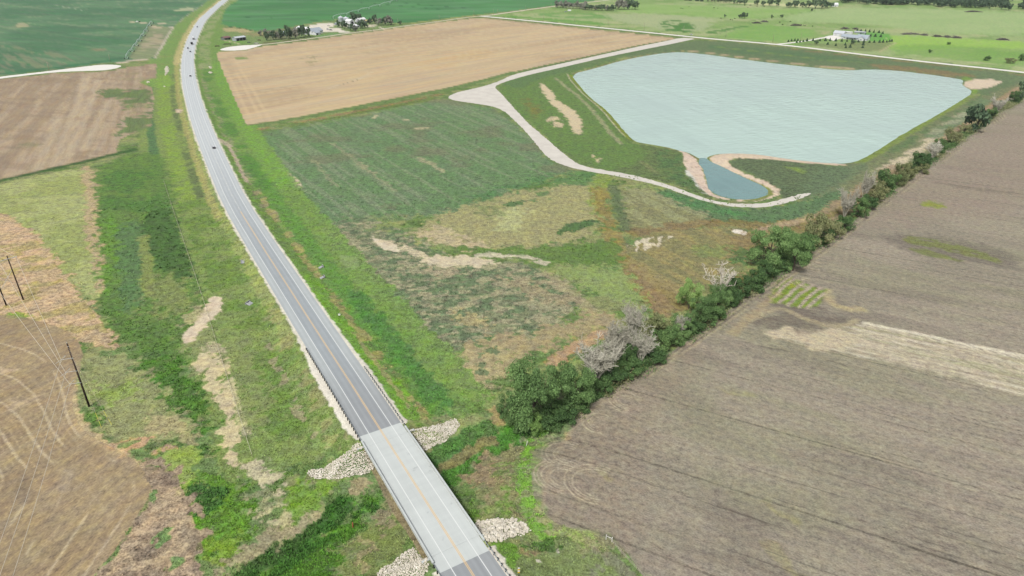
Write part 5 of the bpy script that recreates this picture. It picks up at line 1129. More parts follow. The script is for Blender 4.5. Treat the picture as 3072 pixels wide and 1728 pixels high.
def twig_mesh(seed, n1, n2, n3, mat, r=.018, spread=1.0):
    "bare crown: limbs, branches, twigs"
    g = random.Random(seed); mb = MB()
    def rnd(k): return Vector((g.gauss(0, 1), g.gauss(0, 1), g.gauss(0, 1))) * k
    base = Vector((0, 0, .0))
    for i in range(n1):
        a = 6.283 * i / n1 + g.uniform(-.4, .4); tip = Vector((math.cos(a) * g.uniform(.25, .85) * spread, math.sin(a) * g.uniform(.25, .85) * spread, g.uniform(.55, .98)))
        m = tip * .5 + Vector((0, 0, .1)) + rnd(.03); L = [base, m, tip]; mb.tube(L, [r * 1.6, r, r * .35], 4, False)
        for j in range(n2):
            t = g.uniform(.3, 1); p = base.lerp(m, t * 2) if t < .5 else m.lerp(tip, t * 2 - 1)
            q = p + Vector((g.gauss(0, .16) * spread, g.gauss(0, .16) * spread, abs(g.gauss(.1, .09)))); mb.tube([p, (p + q) / 2 + rnd(.015), q], [r * .5, r * .35, r * .2], 3, False)
            for k in range(n3):
                t2 = g.uniform(.2, 1); p2 = p.lerp(q, t2); q2 = p2 + Vector((g.gauss(0, .085) * spread, g.gauss(0, .085) * spread, abs(g.gauss(.05, .055)))); mb.tube([p2, q2], [r * .42, r * .26], 3, False)
    return mb.mesh('branches', mat)
VAR = {}
def variant(kind, seed):
    k = (kind, seed)
    if k in VAR: return VAR[k]
    if kind in ('green', 'pale'):
        V, C = leaf_cloud(seed, 40, 17000, .017, 1.0, 1, .50, .4, (.10, .27)); crown = quads('crown', V, M_LEAF[kind]); tr = trunk_mesh(seed, C, .55, M_BARK)
    elif kind in ('dark', 'olive'):
        V, C = leaf_cloud(seed, 22, 6500 if kind == 'dark' else 4200, .030, 1.05, 1, .48, .4, (.13, .34)); crown = quads('crown', V, M_LEAF[kind]); tr = trunk_mesh(seed, C, .5, M_BARK)
    elif kind in ('far', 'fargrey'):
        V, C = leaf_cloud(seed, 12, 800, .085, 1.0, 1, .55, .3); crown = quads('crown', V, M_LEAF[kind]); tr = trunk_mesh(seed, C, .55, M_BARK, .045)
    elif kind == 'grey': crown = twig_mesh(seed, 13, 15, 11, M_GREYW); tr = None
    elif kind == 'white': crown = twig_mesh(seed, 8, 8, 5, M_WHITEW, .022); tr = None
    elif kind == 'cedar':
        g = np.random.default_rng(seed); n = 700; z = g.random(n) ** 1.3; a = g.uniform(0, 6.283, n); r = (1 - z) ** .85 * g.uniform(.55, 1.05, n)
        P = np.column_stack([r * np.cos(a), r * np.sin(a), .04 + z * .96]); V = np.empty((n * 4, 3)); s = .11 * g.uniform(.6, 1.3, n)[:, None]
        d = np.column_stack([np.cos(a), np.sin(a), g.uniform(-.2, .7, n)]); t = np.cross(d, [0, 0, 1]) + g.normal(size=(n, 3)) * .3; b = np.cross(d, t) + g.normal(size=(n, 3)) * .2
        for q, (u, v) in enumerate(((-1, -.5), (.3, -1), (1, .5), (-.3, 1))): V[q::4] = P + t * s * u + b * s * v
        crown = quads('crown', V, M_LEAF['cedar']); tr = MB().tube([(0, 0, -.02), (0, 0, .9)], [.06, .01], 6).mesh('trunk', M_BARK)
    VAR[k] = (crown, tr); return VAR[k]
ORD = ['first', 'second', 'third', 'fourth', 'fifth', 'sixth', 'seventh', 'eighth', 'ninth', 'tenth', 'eleventh', 'twelfth', 'thirteenth', 'fourteenth', 'fifteenth', 'sixteenth', 'seventeenth', 'eighteenth', 'nineteenth', 'twentieth', 'twenty-first', 'twenty-second', 'twenty-third', 'twenty-fourth', 'twenty-fifth', 'twenty-sixth', 'twenty-seventh', 'twenty-eighth', 'twenty-ninth', 'thirtieth', 'thirty-first', 'thirty-second', 'thirty-third', 'thirty-fourth', 'thirty-fifth']
def tree(px, py, h, r, kind, name, label, group, seed=None, cat='tree', world=None):
    x, y, z = gp(px, py) if world is None else world
    seed = random.randrange(3) if seed is None else seed
    crown, tr = variant(kind, seed)
    t = thing(name, label, cat, (x, y, z - .1), random.uniform(0, 6.28), group); kz = (1.5 if kind == 'grey' else 1.22) if group == 'trees and shrubs of the hedgerow' else 1.0; t.scale = (r * kz, r * kz * random.uniform(.9, 1.1), h * ((1 + (kz - 1) * .5) * (1.3 if px > 2380 and kz > 1 else 1.0)))
    link('trunk' if kind in ('grey', 'white') and tr is None else 'crown', crown, t)
    if tr is not None: link('trunk', tr, t)
    return t
HEDGE = [  # base px, height, crown radius, kind
 (1600, 1262, 19, 10.0, 'green', 0), (1533, 1258, 9, 5.0, 'green', 1), (1713, 1226, 15, 7.5, 'green', 2), (1598, 1304, 7, 3.6, 'pale', 0),
 (1640, 1288, 6, 4.5, 'dark', 0), (1690, 1258, 6, 4.5, 'dark', 1), (1745, 1222, 6, 4.5, 'dark', 2), (1570, 1292, 5, 3.4, 'dark', 1),
 (1785, 1150, 13, 7.0, 'grey', 0), (1800, 1185, 6, 4.2, 'dark', 2), (1850, 1090, 13, 5.6, 'grey', 1), (1838, 1150, 6, 4.5, 'dark', 0), (1880, 1092, 9, 3.6, 'dark', 1),
 (1890, 1128, 6, 4.8, 'dark', 2), (1922, 1088, 10, 4.4, 'grey', 2), (1900, 1010, 11, 4.4, 'grey', 0), (1965, 1012, 10, 5.2, 'olive', 0), (1985, 1046, 8.5, 4.6, 'dark', 0),
 (1958, 1086, 5, 4.2, 'dark', 1), (2022, 1036, 5, 3.8, 'dark', 2), (2045, 1008, 9, 5.2, 'green', 1), (2040, 1010, 7, 2.8, 'grey', 1), (2110, 972, 10.5, 6.2, 'green', 2), (2085, 995, 5, 4.0, 'dark', 0),
 (2066, 925, 13, 5.2, 'pale', 1), (2150, 932, 10, 5.4, 'green', 0), (2158, 890, 14, 7.0, 'white', 0), (2150, 955, 5, 3.6, 'dark', 2), (2210, 888, 8.5, 6.0, 'dark', 1), (2190, 912, 5, 4.4, 'dark', 0),
 (2264, 868, 8, 5.4, 'dark', 2), (2298, 838, 7.5, 5.0, 'dark', 0), (2302, 800, 20, 9.4, 'green', 1), (2378, 812, 17, 8.2, 'green', 0), (2340, 812, 6, 4.4, 'dark', 1),
 (2416, 772, 6, 4.6, 'dark', 2), (2448, 738, 12.5, 7.2, 'olive', 1), (2500, 716, 7, 5.6, 'olive', 0), (2470, 728, 5, 4.4, 'dark', 0), (2530, 655, 10, 3.6, 'grey', 2), (2530, 690, 5.5, 4.6, 'dark', 1), (2572, 652, 8, 5.4, 'green', 2), (2602, 628, 6, 4.8, 'dark', 2),
 (2588, 606, 11, 3.4, 'grey', 0), (2622, 602, 9, 6.4, 'olive', 2), (2660, 572, 9, 6.6, 'dark', 0), (2690, 556, 6, 5.0, 'olive', 0), (2712, 542, 9, 6.4, 'olive', 1), (2758, 510, 9, 5.4, 'dark', 1), (2770, 520, 4.5, 4.0, 'olive', 2),
 (2796, 478, 7, 4.4, 'grey', 1), (2812, 458, 7, 5.0, 'dark', 2), (2852, 432, 8, 5.6, 'olive', 0), (2892, 400, 5, 4.8, 'olive', 1), (2926, 396, 14, 8.6, 'far', 0), (2966, 358, 7, 5.2, 'dark', 0), (2988, 340, 8, 4.8, 'grey', 2), (2994, 328, 6, 4.0, 'dark', 1),
 (3040, 306, 7, 4.8, 'dark', 2), (3054, 300, 6, 4.4, 'far', 1), (3070, 286, 10, 6.4, 'far', 2)]
cnt = {}; KN = {'green': ('leafy_tree', 'leafy green tree'), 'dark': ('shrub', 'low dark green shrub'), 'grey': ('bare_tree', 'bare grey leafless tree'), 'olive': ('olive_tree', 'sparse olive-brown tree'), 'pale': ('pale_tree', 'pale green tree'), 'white': ('dead_tree', 'bleached white dead tree'), 'far': ('dark_tree', 'dusky green tree')}
SPECIAL = {0: 'tallest leafy tree at the bridge end of the hedgerow, beside the creek', 8: 'broad bare grey tree next to the leafy trees at the bridge end', 26: 'bleached white dead tree halfway along the hedgerow', 32: 'big leafy tree with visible trunk halfway along the hedgerow', 54: 'lone round dusky tree near the far end of the hedgerow'}
for i, (px, py, h, r, k, sd) in enumerate(HEDGE):
    nm, desc = KN[k]; cnt[k] = cnt.get(k, 0) + 1
    lab = SPECIAL.get(i, f'{desc} in the hedgerow, {ORD[cnt[k] - 1]} of its kind from the bridge')
    tree(px, py, h, r, k, nm, lab, 'trees and shrubs of the hedgerow', sd, 'shrub' if k == 'dark' else 'tree')
# undergrowth at the foot of the hedge: nobody could count it
hp = np.array([(1560, 1310), (1637, 1292), (1718, 1240), (1819, 1175), (1900, 1122), (2020, 1040), (2144, 952), (2300, 838), (2431, 750), (2560, 658), (2672, 572), (2778, 494), (2864, 432), (2961, 362), (3060, 300)], float)
X, Y, Z = att(hp[:, 0], hp[:, 1]); seg = np.hypot(np.diff(X), np.diff(Y)); cs = np.concatenate([[0], np.cumsum(seg)]); n = 60000
u = RNG.uniform(0, cs[-1], n); hx = np.interp(u, cs, X); hy = np.interp(u, cs, Y); tx, ty = math.cos(A_E), math.sin(A_E); off = RNG.normal(0, 2.4, n) + .9; hx += -ty * off; hy += tx * off
keep = fbm(u / 9, np.zeros(n), 2, 401) > .34; hx, hy = hx[keep], hy[keep]; n = len(hx); uk = u[keep]; hz = height(hx, hy) + RNG.random(n) ** 1.2 * (1.0 + 5.0 * np.clip(fbm(uk / 7, np.zeros(n), 2, 402) - .25, 0, 1))
nr = RNG.normal(size=(n, 3)); nr[:, 2] = abs(nr[:, 2]) + .5; nr /= np.linalg.norm(nr, axis=1)[:, None]; t_ = np.cross(nr, RNG.normal(size=(n, 3))); t_ /= np.linalg.norm(t_, axis=1)[:, None]; b_ = np.cross(nr, t_); s_ = RNG.uniform(.14, .30, n)[:, None]; P = np.column_stack([hx, hy, hz]); V = np.empty((n * 4, 3))
for q, (a, c) in enumerate(((-1, -.5), (.3, -1), (1, .5), (-.3, 1))): V[q::4] = P + t_ * s_ * a + b_ * s_ * c
tall = np.repeat(fbm(uk / 15, np.ones(n) * 3.3, 2, 403) > .52, 4)
sprops(link('undergrowth', quads('undergrowth', V[~tall], M_LEAF['dark'])), 'dark green undergrowth along the foot of the hedgerow', 'undergrowth', kind='stuff')
sprops(link('undergrowth', quads('undergrowth', V[tall], M_LEAF['olive'])), 'olive brown undergrowth along the foot of the hedgerow', 'undergrowth', kind='stuff')
print('hedge', time.time() - T0)

# ------------------------------------------------------------------ far and farmstead trees
def row(spec, name, desc, where, group, kind, cat='tree'):
    for i, (px, py, h, r, *k) in enumerate(spec):
        kk = k[0] if k else kind
        tree(px, py, h, r, kk, name, f'{ORD[i]} {desc} from the left {where}', group, i % 3, cat)
row([(803, 122, 12, 5), (820, 120, 15, 5.5), (836, 119, 11, 5, 'fargrey'), (848, 118, 14, 5.5), (866, 118, 22, 6), (872, 117, 13, 5), (886, 116, 15, 5.5, 'fargrey'), (900, 114, 17, 6), (912, 112, 18, 6), (924, 112, 14, 5.5)], 'farm_tree', 'dark tree in the windbreak', 'beside the grey farm roofs', 'windbreak along the farm lane', 'far')
row([(1018, 84, 12, 5), (1034, 88, 15, 6), (1052, 92, 11, 6), (1068, 94, 9, 6, 'fargrey'), (1063, 70, 20, 9), (1078, 66, 14, 6), (1082, 86, 13, 7), (1096, 84, 10, 5)], 'farm_tree', 'tree round the white barn', 'in the farmstead', 'trees round the farmstead barns', 'far')
row([(1108, 72, 9, 5), (1124, 72, 17, 6), (1136, 76, 12, 7, 'fargrey'), (1152, 76, 13, 7), (1164, 76, 18, 8, 'fargrey'), (1172, 75, 10, 5), (1199, 74, 6, 4.5)], 'farm_tree', 'tree of the eastern grove', 'of the farmstead', 'grove at the right end of the farmstead', 'far')
row([(780, 108, 8, 4, 'fargrey'), (796, 104, 10, 4, 'fargrey'), (810, 108, 8, 4, 'fargrey')], 'farm_tree', 'thin grey tree', 'behind the two sheds', 'thin trees by the sheds', 'fargrey')
belt = [(1672 + i * 9.5, 23 + .6 * i, 13 + 2 * math.sin(i * 2.3), 7, 'fargrey') for i in range(10)]
row(belt, 'belt_tree', 'grey tree of the thin belt', 'where the gravel road bends away', 'far tree belt by the gravel road', 'fargrey')
row([(1752 + i * 11, 30 + .4 * i, 11 + 2 * math.sin(i * 1.7), 7, 'far' if i % 3 else 'fargrey') for i in range(9)], 'belt_tree', 'low round tree of the middle belt', 'beyond the gravel road', 'far middle tree belt', 'far')
row([(1852 + i * 11, 29, 20 + 3 * math.sin(i * 2.1), 8, 'fargrey' if i < 3 else 'far') for i in range(6)], 'belt_tree', 'tall tree of the right belt', 'at the pasture edge', 'far right tree belt', 'far')
row([(2058, 1, 8, 5), (2071, 2, 7, 4.5), (2091, 3, 8, 5), (2105, 4, 8, 5)], 'cedar_tree', 'dark cedar in the top row', 'along the far pasture edge', 'cedars along the far pasture edge', 'cedar')
row([(2125 + i * 9, 5 + .6 * i, 12, 6) for i in range(8)], 'hedge_tree', 'dark tree in the clipped far row', 'along the far pasture edge', 'far pasture tree row', 'far')
row([(2200, 12, 14, 7), (2218, 13, 12, 7), (2234, 14, 11, 7), (2268, 16, 12, 7.5), (2290, 17, 11, 7), (2310, 18, 15, 8), (2330, 18, 15, 8), (2366, 23, 12, 8), (2386, 23, 15, 9), (2408, 22, 10, 7), (2426, 24, 16, 9), (2446, 26, 20, 10), (2464, 26, 18, 9), (2482, 24, 14, 8), (2494, 22, 10, 6)], 'pasture_tree', 'round tree on the pasture edge', 'of the pale hay strip', 'trees on the far pasture edge', 'far')
row([(2175, 52, 5, 3), (2219, 55, 8, 4), (2233, 56, 11, 7), (2316, 55, 6, 3), (2344, 53, 6, 4), (2434, 35, 6, 3)], 'pasture_tree', 'small lone tree', 'in the open pasture', 'small trees in the pasture', 'far')
row([(2960, 182, 6, 5, 'dark'), (3030, 190, 7, 7, 'olive'), (3064, 182, 8, 6, 'dark'), (2790, 158, 4, 3, 'dark'), (2846, 134, 4, 3, 'dark')], 'field_bush', 'lone bush', 'in the bright meadow above the pond', 'bushes in the meadow', 'dark', 'shrub')
# young cedars planted round the farmhouse
CED = [(35, 390), (103, 380), (170, 375), (237, 365), (213, 410), (285, 400), (357, 388), (432, 375), (562, 372), (708, 372), (829, 372), (927, 372), (1052, 378), (1180, 385), (1292, 385), (1405, 388), (1538, 400), (1653, 405), (1775, 408), (1875, 408), (1990, 408), (2067, 405), (2145, 400), (2205, 388), (2252, 382), (1512, 160), (1592, 162), (1688, 172), (1775, 183), (1868, 192), (1978, 198), (2058, 218), (1585, 248), (1690, 266), (1800, 272), (1900, 280), (2015, 288), (878, 450), (1052, 478), (1256, 465), (1266, 522), (1360, 515), (1640, 460), (1628, 520)]
for i, (x, y) in enumerate(CED):
    k0, wh = (0, 'beyond the driveway mouth of the farmhouse') if i < 4 else (4, 'in the long row before the farmhouse') if i < 25 else (25, 'in the back row behind the farmhouse') if i < 32 else (32, 'in the second row behind the farmhouse') if i < 37 else (37, 'scattered on the plot below the farmhouse')
    tree(2360 + x / 7.156, 70 + y / 7.156 + 1, random.uniform(2.8, 4.4), random.uniform(1.5, 2.2), 'cedar', 'young_cedar', f'{ORD[i - k0]} small dark cedar from the left {wh}', 'young cedars round the farmhouse', i % 3)
for x, y in ((628, 440), (1428, 440)):
    tree(2360 + x / 7.156, 70 + y / 7.156 + 1, 6, 4, 'far', 'garden_tree', 'broader leafy tree on the ' + ('left' if x < 1000 else 'right') + ' of the farmhouse front plot', 'garden trees of the farmhouse', 1)
# the far wood: one mass of crowns
wv = []
_V = [leaf_cloud(s, 12, 260, .12, 1.0, 1, .5, .3)[0] for s in (1, 2, 3)]
WE = np.array([(2510, 11), (2600, 15), (2700, 18), (2800, 21), (2900, 26), (3000, 32), (3072, 36), (3300, 52)], float)
nW = 330
for i in range(nW):
    x = random.uniform(2512, 3300); base = float(np.interp(x, WE[:, 0], WE[:, 1])); y = base - random.random() ** 1.5 * 42 - (2 if i % 3 else 0)
    X, Y = at(x, max(y, -70)); r = random.uniform(7, 11); h = random.uniform(12, 19); a = random.uniform(0, 6.28); v = _V[i % 3] * np.array([r, r, h]); c, s = math.cos(a), math.sin(a)
    wv.append(np.column_stack([v[:, 0] * c - v[:, 1] * s + X, v[:, 0] * s + v[:, 1] * c + Y, v[:, 2]]))
for i in range(90):
    x = random.uniform(1650, 2000); X, Y = at(x, random.uniform(-60, -12)); r = random.uniform(7, 11); h = random.uniform(11, 17)
    wv.append(_V[i % 3] * np.array([r, r, h]) + np.array([X, Y, 0]))
sprops(link('far_wood', quads('far_wood', np.vstack(wv), M_LEAF['far'])), 'dense dark wood along the top right edge', 'wood', kind='stuff')

# ------------------------------------------------------------------ power line on the left
M_POLE = simple('dark treated pole', (74, 58, 48), .9, .2, 1.2)
M_PALEW = simple('pale grey hardware', (206, 204, 200), .6, .06, 3)
M_WIRE = simple('bare aluminium wire', (226, 216, 198), .5, .05, 3)
M_YGUY = simple('yellow plastic sleeve', (214, 206, 84), .6, .06, 3)
M_LPOLE = simple('weathered utility pole', (168, 158, 136), .9, .12, 2)
def ztop(px, py, bx, by, bz):
    "height of the point seen at row py above the place (bx, by)"
    v = (py - 864) / FPX; f = CA - v * SA; return CAMZ - by * (SA + v * CA) / f
def wire(name, a, b, sag, label, r=.028, group=None, n=14):
    P = []
    for i in range(n + 1):
        t = i / n; P.append((a[0] + (b[0] - a[0]) * t, a[1] + (b[1] - a[1]) * t, a[2] + (b[2] - a[2]) * t - 4 * sag * t * (1 - t)))
    c = P[0]; o = MB().tube([(p[0] - c[0], p[1] - c[1], p[2] - c[2]) for p in P], r, 5).build(name, M_WIRE); o.location = c
    return sprops(o, label, 'wire', group)
b0 = gp(268, 1220); ht = ztop(203, 1030, *b0) - b0[2]
tp = thing('power_pole', 'tall dark power pole with side arms at the tilled field edge', 'power pole', b0)
MB().tube([(0, 0, -.3), (0, 0, ht * .5), (0, 0, ht)], [.34, .28, .2], 12).build('shaft', M_POLE, tp, True)
MB().tube([(0, 0, ht - 1.2), (0, 0, ht - 1.05)], .27, 10).build('band', M_PALEW, tp); MB().tube([(0, 0, ht + .01), (0, 0, ht + .5)], [.12, .05], 8).build('pole_cap', M_PALEW, tp)
ATT = []
dirL = Vector((-.92, -.39, 0)).normalized()
for k, (py, tx_, ty_) in enumerate(((1074, 188, 1078), (1112, 200, 1115), (1147, 213, 1151))):
    z = ztop(217, py, *b0) - b0[2]; L = 3.0; e = dirL * L + Vector((0, 0, z + .1))
    o = MB().tube([(0, 0, z), tuple(e)], [.09, .07], 8).build('insulator_arm', M_PALEW, tp)
    MB().tube([(0, 0, z - .15), (0, 0, z + .15)], .3, 10).build('bracket', M_STEEL, o)
    ATT.append(Vector(b0) + e)
    J = [e + Vector((.5, 1.6, .3)), e + Vector((-.5, .2, -1.0)), e + Vector((-.3, -.8, -1.1)), e + Vector((.6, -1.8, .0))]
    MB().tube([tuple(p) for p in chaik3(J)] if 'chaik3' in globals() else [tuple(p) for p in J], .04, 5).build('jumper_loop', M_WIRE, tp)
    for q in (Vector((.2, 2.2, .2)), Vector((-.3, -2.2, .05))):
        MB().tube([(e.x, e.y, e.z), tuple(e + q)], .07, 6).build('insulator', M_PALEW, tp)
# H frame structure on the frame edge
h1 = gp(70, 899); h2b = gp(19, 916); hh = ztop(23, 768, *h1) - h1[2] - .2
hf = thing('h_frame_pole', 'two-pole H-frame power structure at the left edge', 'power pole', h1)
dv = Vector((h2b[0] - h1[0], h2b[1] - h1[1], 0)); ax = dv.normalized(); PV_ = []
for k in (0, 1):
    p = dv * k; MB().tube([(p.x, p.y, -.3), (p.x, p.y, hh + .3)], [.3, .2], 12).build('shaft', M_POLE, hf, True)
zc = hh - 1.0; perp = Vector((-ax.y, ax.x, 0)) * .3
MB().tube([tuple(-ax * 3.2 + Vector((0, 0, zc)) + perp), tuple(dv + ax * 3.2 + Vector((0, 0, zc)) + perp)], .14, 6).build('cross_arm', M_PALEW, hf)
for (za, zb) in ((hh * .35, hh * .7), (hh * .7, hh * .35)):
    MB().tube([(0, 0, za), (dv.x, dv.y, zb)], .08, 6).build('brace', M_PALEW, hf)
for k in (0, 1): MB().tube([tuple(dv * k + Vector((0, 0, hh - 2.6))), tuple(dv * k + (ax if k else -ax) * 2.4 + Vector((0, 0, zc)))], .05, 5).build('brace', M_PALEW, hf)
HA = [Vector(h1) + q + Vector((0, 0, zc - 1.1)) for q in (-ax * 3.0, dv * .5, dv + ax * 3.0)]
for q in HA: MB().tube([tuple(q - Vector(h1) + Vector((0, 0, 1.1))), tuple(q - Vector(h1))], .08, 6).build('insulator', M_PALEW, hf)
OUT = [at(-95, 1880, ATT[0].z - 1.5), at(-85, 1960, ATT[1].z - 1.5), at(-45, 1980, ATT[2].z - 1.5)]
WN = ('upper', 'middle', 'lower')
for k in range(3):
    wire('overhead_wire', ATT[k], (HA[k].x, HA[k].y, HA[k].z), 1.2, f'{WN[k]} pale overhead wire from the tall pole to the H-frame', .06, 'overhead power wires')
    wire('overhead_wire', ATT[k], (float(OUT[k][0]), float(OUT[k][1]), ATT[k].z - 1.5), 1.2, f'{WN[k]} pale overhead wire running to the lower left corner', .06, 'overhead power wires')
for k in range(3):
    d = (HA[k] - ATT[k]).normalized()
    wire('overhead_wire', HA[k], tuple(HA[k] + d * 90 + Vector((-30, 0, 1))), 1.2, f'{WN[k]} overhead wire leaving the H-frame to the left', .06, 'overhead power wires', 8)
for k, (px, py, zz) in enumerate(((306, 1286, .95), (337, 1277, .8))):
    g = gp(px, py); a = Vector(b0) + Vector((0, 0, ht * zz)); d = a - Vector(g)
    t = thing('guy_wire', ('left' if k == 0 else 'right') + ' guy wire with yellow sleeve anchored beside the tall pole', 'guy wire', g, group='guy wires of the tall pole')
    MB().tube([(0, 0, 0), tuple(d)], .02, 5).build('strand', M_WIRE, t); u = d.normalized()
    MB().tube([tuple(u * .3), tuple(u * 2.6)], .07, 6).build('sleeve', M_YGUY, t); MB().tube([tuple(u * 3.2), tuple(u * 5.4)], .07, 6).build('sleeve', M_YGUY, t)
# wooden utility poles along the roads
UP = [(148, 212, 26, 'left lane', 'nearer pole on the left gravel lane, by the green crop'), (331, 185, 22, '', 'further pole on the left gravel lane, by the teardrop'), (894, 119, 22, '', 'pole on the farm lane beside the windbreak'), (1118, 94, 21, '', 'pole on the farm lane beside the white farm buildings'), (1194, 71, 15, '', 'pole at the right end of the farmstead grove'),
      (1318, 60, 15, '', 'pole at the crop edge left of the gravel crossroads'), (1422, 44, 10, '', 'short pole just left of the gravel crossroads'), (1480, 43, 16, '', 'taller of the pole pair right of the crossroads'), (1493, 41, 14, '', 'shorter of the pole pair right of the crossroads'), (1533, 49, 16, '', 'pole in the grass past the crossroads'), (1577, 31, 14, '', 'pole on the far road against the green crop'), (1653, 20, 12, '', 'furthest pole on the far road before the tree belt'),
      (1631, 59, 15, '', 'first pole along the white gravel road'), (1724, 65, 19, '', 'second pole along the white gravel road'), (1824, 77, 18, '', 'third pole along the white gravel road'), (1932, 89, 19, '', 'fourth pole along the white gravel road'), (2050, 98, 20, '', 'fifth pole along the white gravel road, near the parked car'), (2177, 111, 20, '', 'sixth pole along the white gravel road'), (2318, 127, 24, '', 'seventh pole along the white gravel road'), (2402, 118, 18, '', 'pole beside the farmhouse driveway')]
for px, py, dp, _, lab in UP:
    b = gp(px, py); h = max(7.5, ztop(px, py - dp, *b) - b[2]); t = thing('utility_pole', 'wooden utility ' + lab, 'utility pole', b, A_N if px > 1460 else A_E, 'wooden utility poles')
    MB().tube([(0, 0, -.3), (0, 0, h)], [.26, .18], 8).build('shaft', M_LPOLE, t, True); MB().box((0, 0, h - .6), (.14, 2.0, .16)).build('cross_arm', M_LPOLE, t)
    for y_ in (-.85, 0, .85): MB().tube([(0, y_, h - .52), (0, y_, h - .3)], [.06, .04], 6).build('insulator', M_PALEW, t)

# ------------------------------------------------------------------ fences
M_FPOST = simple('fence post', (150, 140, 122), .9, .2, 2)
def fence(P, label, step, h=1.2, wires=3, mat=M_FPOST, rp=.06):
    P = np.asarray(P, float); X, Y, Z = att(P[:, 0], P[:, 1]); L = np.concatenate([[0], np.cumsum(np.hypot(np.diff(X), np.diff(Y)))])
    t = thing('wire_fence', label, 'fence', (X[0], Y[0], Z[0])); s = np.arange(0, L[-1], step); me = MB().tube([(0, 0, -.2), (0, 0, h)], rp, 6).mesh('post', mat)
    xs, ys = np.interp(s, L, X), np.interp(s, L, Y); zs = height(xs, ys)
    for x, y, z in zip(xs, ys, zs): o = link('post', me, t); o.location = (x - X[0], y - Y[0], z - Z[0])
    for k in range(wires): MB().tube([(x - X[0], y - Y[0], z - Z[0] + h * (.35 + .28 * k)) for x, y, z in zip(xs, ys, zs)], .022, 4, False).build('strand', M_WIRE, t)
fence([(492, 545), (513, 611), (545, 705), (580, 810), (610, 900), (630, 965), (665, 1080), (700, 1190), (730, 1285), (757, 1370), (762, 1392)], 'thin wire fence running down the grass left of the highway', 5.0)
fence([(1822, 1612), (1850, 1645), (1882, 1680), (1925, 1726), (1960, 1770)], 'wire fence with pale posts at the field corner, lower right', 3.0)
M_WPOST = simple('white painted post', (236, 234, 226), .6, .05, 3)
t = thing('corner_brace', 'pale corner brace posts at the start of the lower right fence', 'fence brace', gp(1818, 1618))
for x_ in (0, 1.4): MB().tube([(x_, -x_ * .6, -.2), (x_, -x_ * .6, 1.6)], .12, 8).build('post', M_WPOST, t)
MB().tube([(0, 0, 1.2), (1.4, -.84, 1.2)], .07, 6).build('crossbar', M_WPOST, t)
o = MB().tube([(0, 0, -.2), (.5, .2, 1.9)], .09, 8).build('marker_post', M_WPOST); o.location = gp(1578, 1338); sprops(o, 'leaning white marker post on the bright green field edge', 'post')
# ------------------------------------------------------------------ markers, signs, culverts
M_SIGN_Y = simple('yellow sign face', (240, 196, 60), .5, .05, 4); M_SIGN_W = simple('white sign face', (244, 242, 236), .5, .04, 4); M_OR = simple('orange plastic', (170, 104, 74), .5, .08, 4)
g = gp(1556, 1730); t = thing('marker_sign', 'tall yellow and white banded marker sign at the bottom edge', 'sign', g, R(8))
MB().box((0, 0, .9), (.09, .09, 1.9)).build('post', M_POST, t)
hz_ = 1.3
for k, m in enumerate((M_SIGN_Y, M_SIGN_W, M_SIGN_Y, M_SIGN_W)): MB().box((0, -.07, hz_ + .25 + .46 * k), (.5, .05, .455)).build('panel', m, t)
g = gp(1019, 953); t = thing('road_sign', 'small white square sign on the right highway verge', 'sign', g, R(10))
MB().box((0, 0, .6), (.08, .08, 1.4)).build('post', M_POST, t); MB().box((0, -.06, 1.45), (.85, .05, .85)).build('panel', M_SIGN_W, t)
o = MB().tube([(0, 0, -.1), (0, 0, .5), (.06, 0, 1.5), (.05, 0, 1.9)], [.16, .2, .22, .08], 8).build('marker_post', M_OR); o.location = gp(1059, 1582); sprops(o, 'orange marker post in the dense green creek growth', 'post')
M_CULV = simple('culvert concrete', (178, 180, 182), .85, .12, 1); M_DARK = simple('dark pipe mouth', (40, 38, 36), .9, .1, 2)
def culvert(px, py, w, label, rz):
    g = gp(px, py); t = thing('culvert_end', label, 'culvert', g, rz); s = w / 2
    V = [(-s, -.9, -.1), (s, -.9, -.1), (s, .9, .5), (-s, .9, .5), (-s * .8, -.9, .15), (s * .8, -.9, .15), (s * .8, .9, .75), (-s * .8, .9, .75)]
    MB().add(V, [(3, 2, 1, 0), (4, 5, 6, 7), (0, 1, 5, 4), (1, 2, 6, 5), (2, 3, 7, 6), (3, 0, 4, 7)]).build('apron', M_CULV, t)
    MB().box((0, 1.1, .55), (w * 1.1, .25, 1.0)).build('headwall', M_CULV, t)
    MB().tube([(0, .70, .72), (0, 1.26, .72)], .34, 10).build('pipe_mouth', M_DARK, t)
culvert(750, 912, 2.6, 'pale concrete culvert end in the grass left of the highway', R(70)); culvert(962, 803, 1.6, 'upper small culvert end on the right highway verge', R(-60)); culvert(966, 834, 1.6, 'lower small culvert end on the right highway verge', R(-60))
g = gp(728, 785); t = thing('flume', 'small grey concrete flume on the left highway slope', 'flume', g, R(20))
MB().box((0, 0, .05), (1.3, 4.2, .16)).build('channel_floor', M_CULV, t)
for x_ in (-.72, .72): MB().box((x_, 0, .14), (.14, 4.2, .36)).build('side_wall', M_CULV, t)
print('mid', time.time() - T0)

